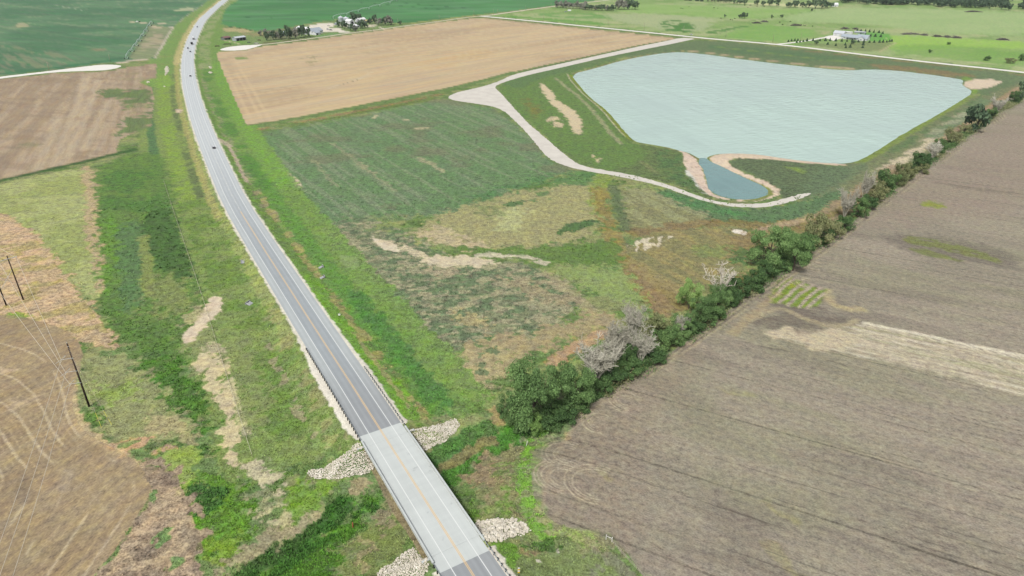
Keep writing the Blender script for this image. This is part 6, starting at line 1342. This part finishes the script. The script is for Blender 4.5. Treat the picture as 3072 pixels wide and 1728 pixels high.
# ------------------------------------------------------------------ buildings
M_WALLW = simple('white metal wall', (236, 238, 240), .6, .04, .8); M_WALLG = simple('grey metal wall', (176, 182, 184), .6, .08, .8); M_WALLB = simple('weathered board wall', (120, 128, 120), .9, .15, .8)
M_ROOFG = simple('grey metal roof', (176, 186, 196), .45, .08, .6, spec=.4); M_ROOFL = simple('pale metal roof', (212, 216, 224), .45, .06, .6, spec=.4); M_ROOFW = simple('white roof', (246, 247, 248), .5, .03, .6); M_ROOFR = simple('rusty roof', (138, 106, 104), .8, .2, .6); M_ROOFT = simple('tan roof', (206, 188, 140), .7, .08, .6)
M_OPEN = simple('dark doorway', (42, 44, 48), .8, .1, 1); M_GLASS = simple('window glass', (70, 84, 92), .15, .05, 1, spec=.6); M_DOOR = simple('pale door', (214, 214, 212), .6, .05, 1)
def gable(name, label, px, py, L, W, e, rg, rz, wall=M_WALLW, roof=M_ROOFG, front=(), end=(), over=.5, parent=None, loc=None, cat='building'):
    "ridge along local x; front = openings on the -y wall (x, z0, w, h, mat, part name), end = the same on the -x gable"
    if parent is None: t = thing(name, label, cat, gp(px, py), rz)
    else: t = parent
    ox, oy = (0, 0) if loc is None else loc
    a, b_ = L / 2, W / 2
    V = [(-a, -b_, 0), (a, -b_, 0), (a, b_, 0), (-a, b_, 0), (-a, -b_, e), (a, -b_, e), (a, b_, e), (-a, b_, e), (-a, 0, rg), (a, 0, rg)]
    V = [(x + ox, y + oy, z) for x, y, z in V]
    MB().add(V, [(0, 1, 5, 4), (1, 2, 6, 9, 5), (2, 3, 7, 6), (3, 0, 4, 8, 7)]).build('wall', wall, t)
    k = (rg - e) / b_; o = over; R1 = []
    for sg in (-1, 1):
        V = [(-a - o, sg * (b_ + o), e - k * o + .05), (a + o, sg * (b_ + o), e - k * o + .05), (a + o, 0, rg + .05), (-a - o, 0, rg + .05)]
        V = [(x + ox, y + oy, z) for x, y, z in V]; V2 = [(x, y, z + .16) for x, y, z in V]
        f = [(0, 1, 2, 3), (7, 6, 5, 4), (0, 4, 5, 1), (1, 5, 6, 2), (2, 6, 7, 3), (3, 7, 4, 0)]
        MB().add(V + V2, f).build('roof', roof, t)
    for x, z0, w_, h_, m, nm in front: MB().box((x + ox, -b_ - .03 + oy, z0 + h_ / 2), (w_, .14, h_)).build(nm, m, t)
    for y, z0, w_, h_, m, nm in end: MB().box((-a - .03 + ox, y + oy, z0 + h_ / 2), (.14, w_, h_)).build(nm, m, t)
    return t
def win(x, z0=1.0, w=1.2, h=1.2): return (x, z0, w, h, M_GLASS, 'window')
F0 = A_E   # fronts face down the section grid, towards the viewpoint
gable('shed', 'small shed with rusty roof and pale wall near the highway', 678, 119, 11, 8, 3, 4.6, F0 + .15, M_WALLB, M_ROOFR, [(3, 0, 2.4, 2.2, M_OPEN, 'door'), (-3, 1, 1.4, 1, M_GLASS, 'window')])
gable('open_shed', 'open-fronted shed with pale metal roof and dark bays', 718, 121, 17, 9, 4.2, 5.6, F0 + .1, M_WALLG, M_ROOFL, [(-5.4, 0, 4.6, 3.5, M_OPEN, 'bay'), (0, 0, 4.6, 3.5, M_OPEN, 'bay'), (5.4, 0, 4.6, 3.5, M_OPEN, 'bay')])
gable('house', 'grey-roofed house behind the windbreak trees', 852, 106, 13, 9, 3, 5.6, F0, M_WALLG, M_ROOFG, [win(-3.5), win(3.5), (0, 0, 1.2, 2.2, M_OPEN, 'door')])
gable('white_barn', 'big barn with white roof at the left of the gravel yard', 916, 99, 34, 18, 5, 9, A_N, M_WALLW, M_ROOFW, [(0, 0, 5, 4, M_DOOR, 'door')], [(0, 0, 5, 4, M_DOOR, 'door'), (-6, 1, 1.2, 1, M_GLASS, 'window')])
t = gable('grey_barn', 'grey-roofed barn with a lower wing facing the tan field', 944, 101, 22, 14, 4.5, 8.5, A_E + .1, M_WALLW, M_ROOFG, [(-6, 0, 3.4, 3.2, M_OPEN, 'door'), win(0), win(5)])
gable('', '', 0, 0, 9, 9, 3.2, 5.4, 0, M_WALLW, M_ROOFG, [(-2, 0, 2.6, 2.4, M_OPEN, 'door')], parent=t, loc=(-7, -11.2))
gable('shop', 'white shop with tall dark door next to the grain bins', 1050, 72, 14, 10, 5, 8, A_N, M_WALLW, M_ROOFW, [(0, 0, 3, 3, M_DOOR, 'door')], [(0, 0, 5, 4.4, M_OPEN, 'door')])
gable('barn', 'white barn half hidden behind the tall farm tree', 1082, 66, 16, 10, 4.5, 7, F0, M_WALLW, M_ROOFW, [(-4, 0, 3, 3, M_DOOR, 'door'), win(4)])
gable('house', 'white-roofed house among the farmstead trees', 1062, 83, 18, 9, 3, 5, F0, M_WALLW, M_ROOFW, [win(-5), win(0), (3, 0, 1.2, 2.2, M_OPEN, 'door'), win(6)])
gable('machine_shed', 'long low shed with tan roof behind the grove', 1104, 67, 14, 8, 3, 4.4, F0, M_WALLB, M_ROOFT, [(0, 0, 10, 2.4, M_OPEN, 'bay')])
gable('small_shed', 'small blue-grey shed at the top of the gravel yard', 1010, 75, 6, 5, 2.6, 3.8, F0, M_WALLG, M_ROOFG, [(0, 0, 1.4, 2, M_OPEN, 'door')])
def grain_bin(px, py, r, h, label):
    t = thing('grain_bin', label, 'grain bin', gp(px, py), 0, 'grain bins'); n = 24
    V = []; F = []; rings = 8
    for i in range(rings * 2 + 1):
        z = h * i / (rings * 2); q = r + (.06 if i % 2 else 0)
        for k in range(n): V.append((q * math.cos(2 * math.pi * k / n), q * math.sin(2 * math.pi * k / n), z))
    for i in range(rings * 2):
        for k in range(n): F.append((i * n + k, i * n + (k + 1) % n, (i + 1) * n + (k + 1) % n, (i + 1) * n + k))
    MB().add(V, F).build('wall', M_STEEL, t)
    V = [((r + .2) * math.cos(2 * math.pi * k / n), (r + .2) * math.sin(2 * math.pi * k / n), h - .02) for k in range(n)] + [(.5 * math.cos(2 * math.pi * k / n), .5 * math.sin(2 * math.pi * k / n), h + r * .55) for k in range(n)]
    MB().add(V, [(k, (k + 1) % n, n + (k + 1) % n, n + k) for k in range(n)]).build('roof', M_ROOFL, t)
    MB().tube([(0, 0, h + r * .5), (0, 0, h + r * .55 + .5)], [.55, .4], 12).build('roof_cap', M_STEEL, t); MB().box((-r * .6, -r * .82, 1.1), (1.0, .5, 2)).build('door', M_DOOR, t)
grain_bin(1023, 65, 4.6, 7.0, 'left of two steel grain bins with conical roof'); grain_bin(1039, 68, 5.0, 7.4, 'right of two steel grain bins with conical roof')
# farmhouse by the pond road
t = gable('farmhouse', 'white farmhouse with grey metal roof and front gable', 2553, 117, 26, 12, 3.2, 6.2, A_N + math.pi, M_WALLW, M_ROOFG, [], [])
for o in list(t.children): pass
fx = A_N + math.pi
t2 = t
gable('', '', 0, 0, 15, 13, 3.2, 7.4, 0, M_WALLW, M_ROOFG, [win(-4), win(4)], parent=t2, loc=(16.5, 0), over=.7)
V = [(13.5, -11.5, 0), (21.5, -11.5, 0), (21.5, -6.4, 0), (13.5, -6.4, 0), (13.5, -11.5, 3.2), (21.5, -11.5, 3.2), (21.5, -6.4, 3.2), (13.5, -6.4, 3.2), (17.5, -11.5, 5.8), (17.5, -6.4, 5.8)]
MB().add(V, [(0, 1, 5, 8, 4), (1, 2, 6, 5), (3, 0, 4, 7)]).build('front_gable', M_WALLW, t2)
for sg in (-1, 1):
    V = [(17.5 + sg * 4.7, -12.0, 2.75), (17.5 + sg * 4.7, -2.5, 2.75), (17.5, -2.5, 5.87), (17.5, -12.0, 5.87)]; MB().add(V + [(x, y, z + .16) for x, y, z in V], [(0, 1, 2, 3), (7, 6, 5, 4), (0, 4, 5, 1), (1, 5, 6, 2), (2, 6, 7, 3), (3, 7, 4, 0)]).build('roof', M_ROOFG, t2)
MB().box((17.5, -11.58, 1.5), (1.6, .12, 1.4)).build('window', M_GLASS, t2)
MB().box((3, -7.6, 2.9), (16, 3.2, .16)).build('porch_roof', M_ROOFG, t2)
for k in range(5): MB().box((-4.4 + 3.7 * k, -9.0, 1.4), (.2, .2, 2.8)).build('porch_post', M_WALLW, t2)
for x in (-8, -3, 7): MB().box((x, -6.04, 1.6), (1.5, .12, 1.3)).build('window', M_GLASS, t2)
MB().box((2, -6.04, 1.1), (1.1, .12, 2.1)).build('door', M_OPEN, t2)
t = gable('garage', 'white garage with hipped grey roof left of the farmhouse', 2518, 107, 15, 12, 4, 7, A_N + math.pi, M_WALLW, M_ROOFL, [(-3.6, 0, 3, 2.8, M_DOOR, 'garage_door'), (3.6, 0, 3, 2.8, M_DOOR, 'garage_door')], [(0, 0, 3, 2.6, M_DOOR, 'garage_door')])
gable('out_building', 'long low white shed behind the farmhouse', 2548, 101, 9, 4, 2.4, 3, A_N + math.pi, M_WALLW, M_ROOFW, [(0, 0, 1, 1.9, M_DOOR, 'door')])
gable('out_building', 'narrow grey shed right of the farmhouse, by the cedars', 2580, 100, 16, 4, 2.2, 2.9, A_N + math.pi, M_WALLG, M_ROOFL, [(5, 0, 1.2, 1.9, M_OPEN, 'door')])
gable('far_house', 'tiny white house at the edge of the far wood', 2503, 19, 12, 9, 4, 7, 0, M_WALLW, M_ROOFW, [win(-3), win(3), (0, 0, 1.2, 2.2, M_OPEN, 'door')])

# ------------------------------------------------------------------ vehicles
M_TYRE = simple('tyre', (40, 40, 42), .9, .05, 4); M_RIM = simple('wheel rim', (170, 172, 176), .4, .05, 4, .6); M_LAMP = simple('headlamp', (236, 238, 240), .2, .03, 4, spec=.6); M_TAIL = simple('tail lamp', (150, 40, 36), .3, .05, 4)
PAINT = {k: simple('car paint ' + k, c, .3, .03, 1, spec=.6) for k, c in {'black': (46, 48, 52), 'white': (240, 241, 242), 'silver': (182, 186, 190), 'dark': (66, 70, 76), 'red': (120, 50, 46)}.items()}
def wheel(t, x, y, r, w=.24):
    o = MB().tube([(x, y - w / 2, r), (x, y + w / 2, r)], r, 14).build('wheel', M_TYRE, t); MB().tube([(x, y - w / 2 - .01, r), (x, y + w / 2 + .01, r)], r * .55, 10).build('rim', M_RIM, o)
def prof(pts, w0, w1, zsplit):
    n = len(pts); V = []
    for sg in (-1, 1):
        for x, z in pts: V.append((x, sg * (w1 if z > zsplit else w0) / 2, z))
    F = [tuple(range(n - 1, -1, -1)), tuple(range(n, 2 * n))] + [(i, (i + 1) % n, n + (i + 1) % n, n + i) for i in range(n)]
    return MB().add(V, F)
def car(name, label, X, Y, Z, rz, paint='black', kind='suv', top=None, group=None):
    t = thing(name, label, 'truck' if 'truck' in name else 'car', (X, Y, Z), rz, group); p = PAINT[paint]
    prof([(-2.3, .35), (-2.35, .75), (-2.25, .98), (1.1, 1.02), (2.2, .85), (2.35, .6), (2.3, .35)], 1.85, 1.75, .9).build('body', p, t)
    if kind == 'pickup':
        prof([(-.35, .98), (-.25, 1.7), (.85, 1.72), (1.35, 1.0)], 1.75, 1.5, 1.3).build('cabin', M_GLASS, t); MB().box((.3, 0, 1.74), (1.15, 1.5, .06)).build('roof', PAINT[top or paint], t)
        MB().box((-1.3, 0, 1.0), (1.6, 1.5, .1)).build('bed', M_DARK, t)
    else:
        prof([(-2.2, .97), (-1.95, 1.6), (.35, 1.62), (1.15, 1.0)], 1.78, 1.45, 1.3).build('cabin', M_GLASS, t); MB().box((-.8, 0, 1.63), (2.2, 1.42, .07)).build('roof', PAINT[top or paint], t)
    for x in (-1.4, 1.4):
        for y in (-.82, .82): wheel(t, x, y, .36)
    for y in (-.65, .65): MB().box((2.3, y, .72), (.12, .4, .18)).build('headlight', M_LAMP, t); MB().box((-2.33, y, .8), (.08, .3, .2)).build('tail_light', M_TAIL, t)
    return t
def lane_pos(px, py, off):
    s, d = road_s(px, py); x, y, z = [float(v) for v in road_pt(s, off)]; return x, y, z + .01, road_dir(s)
for px, py, off, lab, p, k, top in ((636, 445, 1.9, 'dark car with pale roof, nearest on the highway', 'black', 'suv', 'white'), (567, 229, 1.9, 'dark car with pale roof, second nearest on the highway', 'black', 'suv', 'white'), (567, 156, 1.9, 'dark car in the right lane just below the oncoming car', 'dark', 'suv', 'silver'), (558, 146, -1.9, 'dark oncoming car in the left highway lane', 'black', 'suv', None), (583, 82, -.9, 'furthest dark car on the highway bend', 'black', 'pickup', None)):
    x, y, z, a = lane_pos(px, py, off); car('car', lab, x, y, z, a + (math.pi if off < 0 else 0), p, k, top, 'vehicles on the highway')
def truck(name, label, px, py, off, paint, box, hb):
    x, y, z, a = lane_pos(px, py, off); t = thing(name, label, 'truck', (x, y, z), a, 'vehicles on the highway'); p = PAINT[paint]
    MB().box((-1.5, 0, 1.15 + hb / 2), (7.5, 2.5, hb)).build('cargo_box', box, t); MB().box((-.5, 0, .85), (9.5, 1.0, .3)).build('chassis', M_DARK, t)
    prof([(2.6, .7), (2.6, 2.5), (3.6, 2.55), (4.1, 1.7), (4.9, 1.55), (5.0, .7)], 2.3, 2.1, 2).build('cab', p, t); prof([(3.5, 1.75), (3.55, 2.45), (3.72, 2.3), (4.14, 1.72)], 2.12, 2.12, 3).build('windscreen', M_GLASS, t)
    for xx in (-4, -2.8, 4):
        for yy in (-1, 1): wheel(t, xx, yy, .5, .3)
    MB().box((-5.3, 0, 1.6), (.1, 2.3, .9)).build('tail_board', M_DARK, t)
truck('box_truck', 'white box truck on the far highway', 575, 118, 1.7, 'dark', M_ROOFW, 2.6); truck('flatbed_truck', 'dark loaded truck behind the white box truck', 572, 133, 1.7, 'black', M_OPEN, 1.6)
g = gp(2074, 105); car('pickup', 'white pickup at the gravel junction above the pond', g[0], g[1], g[2] + .06, A_N, 'white', 'pickup')
g = gp(1697, 36); car('pickup', 'pale pickup parked below the far tree belt', g[0], g[1], g[2], .2, 'silver', 'pickup')
g = gp(1708, 34); t = thing('trailer', 'white box trailer parked below the far tree belt', 'trailer', g, .1)
MB().box((0, 0, 1.9), (6.5, 2.4, 2.5)).build('box', M_ROOFW, t); MB().box((3.8, 0, .6), (1.4, .2, .15)).build('drawbar', M_DARK, t)
for y in (-1.1, 1.1): wheel(t, -.8, y, .4); wheel(t, .3, y, .4)
for px, py, rz, lab, p in ((962, 88, .3, 'dark car parked at the grey barn', 'dark'), (984, 89, .1, 'first car parked on the farm gravel yard', 'silver'), (993, 91, -.1, 'second car parked on the farm gravel yard', 'black')):
    g = gp(px, py); car('car', lab, g[0], g[1], g[2] + .02, rz, p)
M_RUST = simple('rusty machinery', (96, 78, 66), .8, .25, 2); M_GRN = simple('faded green machinery', (88, 104, 96), .7, .15, 2)
def implement(px, py, L, rz, label, m):
    t = thing('farm_implement', label, 'farm machine', gp(px, py), rz, 'farm machines parked in the grass')
    MB().box((0, 0, .7), (L, .3, .25)).build('frame', m, t)
    for k in range(int(L / 1.2)):
        x = -L / 2 + .6 + 1.2 * k; MB().tube([(x, -.9, .9), (x, -.2, .9), (x, .5, .1)], .07, 5).build('tine', m, t)
    for x in (-L * .35, L * .35): MB().tube([(x, -.2, .45), (x, .1, .45)], .45, 12).build('wheel', M_TYRE, t)
    MB().box((0, -1.6, .7), (.2, 2.4, .2)).build('drawbar', m, t); MB().box((0, .2, 1.2), (L * .7, .8, .7)).build('hopper', m, t)
implement(652, 140, 7, .1, 'dark implement in the grass nearest the highway', M_RUST); implement(682, 134, 13, .15, 'long rusty implement above the white turnaround', M_RUST); implement(778, 122, 5, .4, 'rusty implement in the grass before the windbreak', M_RUST); implement(747, 129, 5, -.2, 'grey-green implement below the open shed', M_GRN); implement(770, 132, 8, .1, 'pale flat trailer-like implement beside the farm lane', M_PALEW); implement(986, 78, 4, .2, 'pale implement at the top of the gravel yard', M_PALEW)

# ------------------------------------------------------------------ irrigation pivots
M_PIV = simple('pale galvanised pipe', (222, 232, 232), .6, .05, 1.5)
def pivot(P, label, h=3.9):
    P = [gp(*p) for p in P]; c = P[0]; t = thing('irrigation_pivot', label, 'irrigation machine', c, 0, 'centre-pivot irrigation machines'); loc = [Vector(p) - Vector(c) for p in P]
    for i, p in enumerate(loc):
        d = (loc[min(i + 1, len(loc) - 1)] - loc[max(i - 1, 0)]).normalized(); n = Vector((-d.y, d.x, 0))
        tw = MB()
        for s in (-1, 1): tw.tube([tuple(p + n * s * 2.2 + Vector((0, 0, .5))), tuple(p + Vector((0, 0, h)))], .16, 5)
        tw.tube([tuple(p - n * 2.2 + Vector((0, 0, .6))), tuple(p + n * 2.2 + Vector((0, 0, .6)))], .16, 5)
        o = tw.build('tower', M_PIV, t)
        for s in (-1, 1): MB().tube([tuple(p + n * s * 2.2 + d * -.2 + Vector((0, 0, .7))), tuple(p + n * s * 2.2 + d * .2 + Vector((0, 0, .7)))], .7, 12).build('wheel', M_TYRE, o)
        if i < len(loc) - 1:
            q = loc[i + 1]; arc = [p + (q - p) * k / 8 + Vector((0, 0, h + 1.6 * math.sin(math.pi * k / 8))) for k in range(9)]
            o = MB().tube([tuple(a) for a in arc], .2, 6).build('span_pipe', M_PIV, t); tr = MB()
            for s in (-1, 1):
                low = [a + n * s * .9 + Vector((0, 0, -1.3 * math.sin(math.pi * k / 8))) for k, a in enumerate(arc)]; tr.tube([tuple(a) for a in low], .08, 4, False)
                for k in range(1, 8): tr.tube([tuple(arc[k]), tuple(low[k])], .07, 4, False)
            tr.build('truss', M_PIV, o)
pivot([(380, 176), (397, 155), (410, 138), (420, 124), (431, 108), (440, 94), (450, 78), (456, 70)], 'centre-pivot irrigation machine beside the bare corner, upper left')
pivot([(1000, 55), (1041, 46), (1075, 36), (1107, 28), (1140, 19), (1170, 10), (1190, 3)], 'centre-pivot irrigation machine in the bright green crop')
g = gp(412, 66); t = thing('pump_unit', 'small white pump unit at the end of the pivot lane', 'pump', g); MB().box((0, 0, .9), (3, 1.6, 1.6)).build('housing', M_SIGN_W, t); MB().box((4, 0, .7), (2.4, 1.4, 1.3)).build('engine', M_DARK, t); MB().tube([(-1.5, 0, .5), (-4, 0, .5)], .2, 8).build('pipe', M_STEEL, t)

# ------------------------------------------------------------------ brush piles
M_BRUSH = leaf_mat('dead brush', [(96, 92, 88), (122, 117, 112), (148, 142, 136)], trans=0, rough=.95)
BP = [(2707, 2755, 103, 'longest grey brush pile in the pasture right of the farmhouse'), (2766, 2780, 106, 'small grey brush pile just right of the longest one'), (2801, 2822, 110, 'squat grey brush pile in the middle of the pasture row'), (2833, 2851, 112, 'fourth grey brush pile from the farmhouse'), (2857, 2880, 114, 'low grey brush pile at the right end of the pasture row'), (2993, 3024, 120, 'thin grey brush pile near the right edge of the picture'), (2895, 2944, 36, 'large grey brush pile before the far wood'), (2523, 2545, 87, 'grey brush pile behind the farmhouse garage'), (2561, 2572, 88, 'small grey brush pile behind the farmhouse'), (2372, 2404, 77, 'grey brush pile beside the cattle, left of the farmhouse'), (2258, 2282, 70, 'left scattered brush heap in the pasture corner'), (2286, 2302, 66, 'right scattered brush heap in the pasture corner')]
for x0, x1, y, lab in BP:
    cx, cy, cz = gp((x0 + x1) / 2, y); L = (x1 - x0) / pxm(y); mb = MB(); n = int(40 + L * 7)
    for k in range(n):
        a = random.uniform(-1, 1); hgt = (1 - a * a) * random.random() * 2.6; p = Vector((a * L / 2, random.gauss(0, 2.2), hgt)); d = Vector((random.gauss(0, 1.6), random.gauss(0, 1.2), random.gauss(.1, .5))); mb.tube([tuple(p - d), tuple(p + d)], [.22, .1], 4)
    o = mb.build('brush_pile', M_BRUSH); o.location = (cx, cy, cz); sprops(o, lab, 'brush pile', 'grey brush piles in the pasture')

# ------------------------------------------------------------------ cattle
def cow_mesh():
    V = [(0, 0, 1.05), (.35, 0, 1.1), (.75, 0, 1.12), (-.4, 0, 1.1), (-.8, 0, 1.12), (1.1, 0, 1.25), (1.4, 0, 1.15), (1.65, 0, .95)]; Rr = [.36, .36, .34, .36, .32, .2, .17, .12]; E_ = [(0, 1), (1, 2), (0, 3), (3, 4), (2, 5), (5, 6), (6, 7)]
    for hip, s in ((4, -1), (4, 1), (2, -1), (2, 1)):
        x = V[hip][0]; b = len(V); k = -.06 if hip == 4 else .03
        V += [(x, s * .2, .8), (x + k, s * .21, .45), (x, s * .21, .03)]; Rr += [.15, .09, .08]; E_ += [(hip, b), (b, b + 1), (b + 1, b + 2)]
    b = len(V); V += [(-1.05, 0, 1.05), (-1.12, 0, .6), (1.35, -.2, 1.32), (1.35, .2, 1.32)]; Rr += [.06, .04, .05, .05]; E_ += [(4, b), (b, b + 1), (6, b + 2), (6, b + 3)]
    me = bpy.data.meshes.new('c0'); me.from_pydata(V, E_, []); o = bpy.data.objects.new('c0', me); COL.objects.link(o); m = o.modifiers.new('s', 'SKIN')
    for i, v in enumerate(me.skin_vertices[0].data): v.radius = (Rr[i], Rr[i]); v.use_root = (i == 0)
    sb = o.modifiers.new('u', 'SUBSURF'); sb.levels = sb.render_levels = 1
    dg = bpy.context.evaluated_depsgraph_get(); r = bpy.data.meshes.new_from_object(o.evaluated_get(dg)); bpy.data.objects.remove(o); r.name = 'cow'; return r
M_COW = simple('black hide', (44, 40, 38), .8, .15, 2); COW = cow_mesh(); COW.materials.clear(); COW.materials.append(M_COW)
for i, (x, y) in enumerate(COWS := [(745, 258), (880, 276), (905, 282), (940, 261), (1355, 302), (1380, 297), (1560, 313), (1600, 343), (1705, 303), (1855, 347), (1885, 353), (1905, 359), (2010, 367), (1075, 76), (1120, 109), (1150, 76), (1165, 77), (1245, 91), (1345, 93), (650, 113), (705, 119), (195, 119), (222, 125), (308, 96)]):
    o = link('cow', COW); o.location = gp(2000 + x / 4.6, y / 4.6 + .4); o.rotation_euler = (0, 0, random.uniform(0, 6.28)); o.scale = (1.25,) * 3
    rk = sum(1 for q in (COWS[:13] if i < 13 else COWS[13:]) if q[0] < x); sprops(o, f'{ORD[rk]} black cow from the left of the herd ' + ('below the lone pasture trees' if i < 13 else 'along the far tree row'), 'cow', 'black cattle in the far pasture ' + ('below the lone trees' if i < 13 else 'along the far tree row'))

# ------------------------------------------------------------------ standing grass and weeds (nobody could count it)
n = 150000
tt = RNG.uniform(-R(50), R(50), n); rr_ = 1 / RNG.uniform(1 / 430.0, 1 / 105.0, n); gx, gy = rr_ * np.sin(tt), rr_ * np.cos(tt)
ci = np.clip(np.round((tt + TH) / (2 * TH) * (NC - 1)).astype(int), 0, NC - 1); ri = np.clip(np.round((1 / RHO0 - 1 / rr_) / (1 / RHO0 - 1 / 5200.0) * (NR - 1)).astype(int), 0, NR - 1); vi = ri * NC + ci
cov = COVA[vi]; lum = cov @ np.array([.3, .6, .1]); green = cov[:, 1] - .5 * (cov[:, 0] + cov[:, 2])
p = np.clip(.16 + green * 7 + (.12 - lum) * 3, 0, 1); p = np.where(lum > .26, p * .15, p) * np.where(GRASS[vi], 1, 0) * np.where((AD[vi] > 8.4) | ((S_[vi] > AB0) & (S_[vi] < AB1) & (AD[vi] > 6)), 1, 0)
p *= np.where(vnoise(gx / 2.5, gy / 2.5, 501) > .35, 1, .35)
rockm = np.zeros(n, bool)
for P_, _ in RP: rockm |= inside(gx, gy, poly(P_))
k = (RNG.random(n) < p) & ~rockm; gx, gy, vi, lum, rr_ = gx[k], gy[k], vi[k], lum[k], rr_[k]; n = len(gx); gz = height(gx, gy)
sz = (.24 + 1.0 * np.clip(.12 - lum, 0, .1) * 3.5) * RNG.uniform(.6, 1.35, n) * (.8 + rr_ / 420); NB = 5
base = np.column_stack([gx, gy, gz]); V = np.empty((n * NB * 4, 3)); C = np.empty((n * NB * 4, 4)); jit = RNG.uniform(.72, 1.45, n)
for b in range(NB):
    a = RNG.uniform(0, 6.283, n); o_ = RNG.normal(0, .35, (n, 2)) * sz[:, None]; lean = RNG.uniform(.2, .9, n) * sz; hgt = sz * RNG.uniform(.45, 1.0, n); wd = sz * .32
    d = np.column_stack([np.cos(a), np.sin(a), np.zeros(n)]); s = np.column_stack([-np.sin(a), np.cos(a), np.zeros(n)]); p0 = base + np.column_stack([o_, np.full(n, -.03)]); p1 = p0 + d * lean[:, None] + np.column_stack([np.zeros((n, 2)), hgt])
    idx = (np.arange(n) * NB + b) * 4
    V[idx] = p0 - s * wd[:, None]; V[idx + 1] = p0 + s * wd[:, None]; V[idx + 2] = p1 + s * wd[:, None] * .7; V[idx + 3] = p1 - s * wd[:, None] * .7
    cc = COVA[vi] * (jit * RNG.uniform(.85, 1.2, n))[:, None] * 1.5
    for q in range(4): C[idx + q, :3] = np.clip(cc, .01, .8)
C[:, 3] = 1
m, nt, b = newmat('standing grass'); ac = N(nt, 'ShaderNodeAttribute', attribute_name='cover'); nt.links.new(ac.outputs['Color'], b.inputs['Base Color']); b.inputs['Roughness'].default_value = .9; b.inputs['Specular IOR Level'].default_value = .1
tr = N(nt, 'ShaderNodeBsdfTranslucent'); nt.links.new(ac.outputs['Color'], tr.inputs[0]); mx = N(nt, 'ShaderNodeMixShader', i_Fac=.3); nt.links.new(b.outputs[0], mx.inputs[1]); nt.links.new(tr.outputs[0], mx.inputs[2]); nt.links.new(mx.outputs[0], nt.nodes['Material Output'].inputs[0])
me = quads('grass', V, m); a = me.attributes.new('cover', 'FLOAT_COLOR', 'POINT'); a.data.foreach_set('color', C.astype(np.float32).ravel())
sprops(link('grass', me), 'standing grass and weeds on the verges and rough ground', 'grass', kind='stuff')
print('all', time.time() - T0, 'tufts', n, 'obj', len(bpy.data.objects), 'tri', sum(sum(len(p.vertices) - 2 for p in m.polygons) if len(m.polygons) < 5000 else 2 * len(m.polygons) for m in bpy.data.meshes))

# ------------------------------------------------------------------ thin summer haze over the whole plain
V = [(x, y, z) for z in (-6.0, 150.0) for x, y in ((-47000, -47000), (47000, -47000), (47000, 47000), (-47000, 47000))]
hz_o = MB().add(V, [(3, 2, 1, 0), (4, 5, 6, 7), (0, 1, 5, 4), (1, 2, 6, 5), (2, 3, 7, 6), (3, 0, 4, 7)]).build('haze')
m = bpy.data.materials.new('thin haze'); m.use_nodes = True; nt = m.node_tree; nt.nodes.remove(nt.nodes['Principled BSDF'])
pv = nt.nodes.new('ShaderNodeVolumePrincipled'); pv.inputs['Color'].default_value = (.86, .93, 1, 1); pv.inputs['Density'].default_value = .000035; pv.inputs['Anisotropy'].default_value = .2
nt.links.new(pv.outputs[0], nt.nodes['Material Output'].inputs['Volume']); hz_o.data.materials.append(m)
sprops(hz_o, 'thin pale haze over the plain', 'haze', kind='stuff')
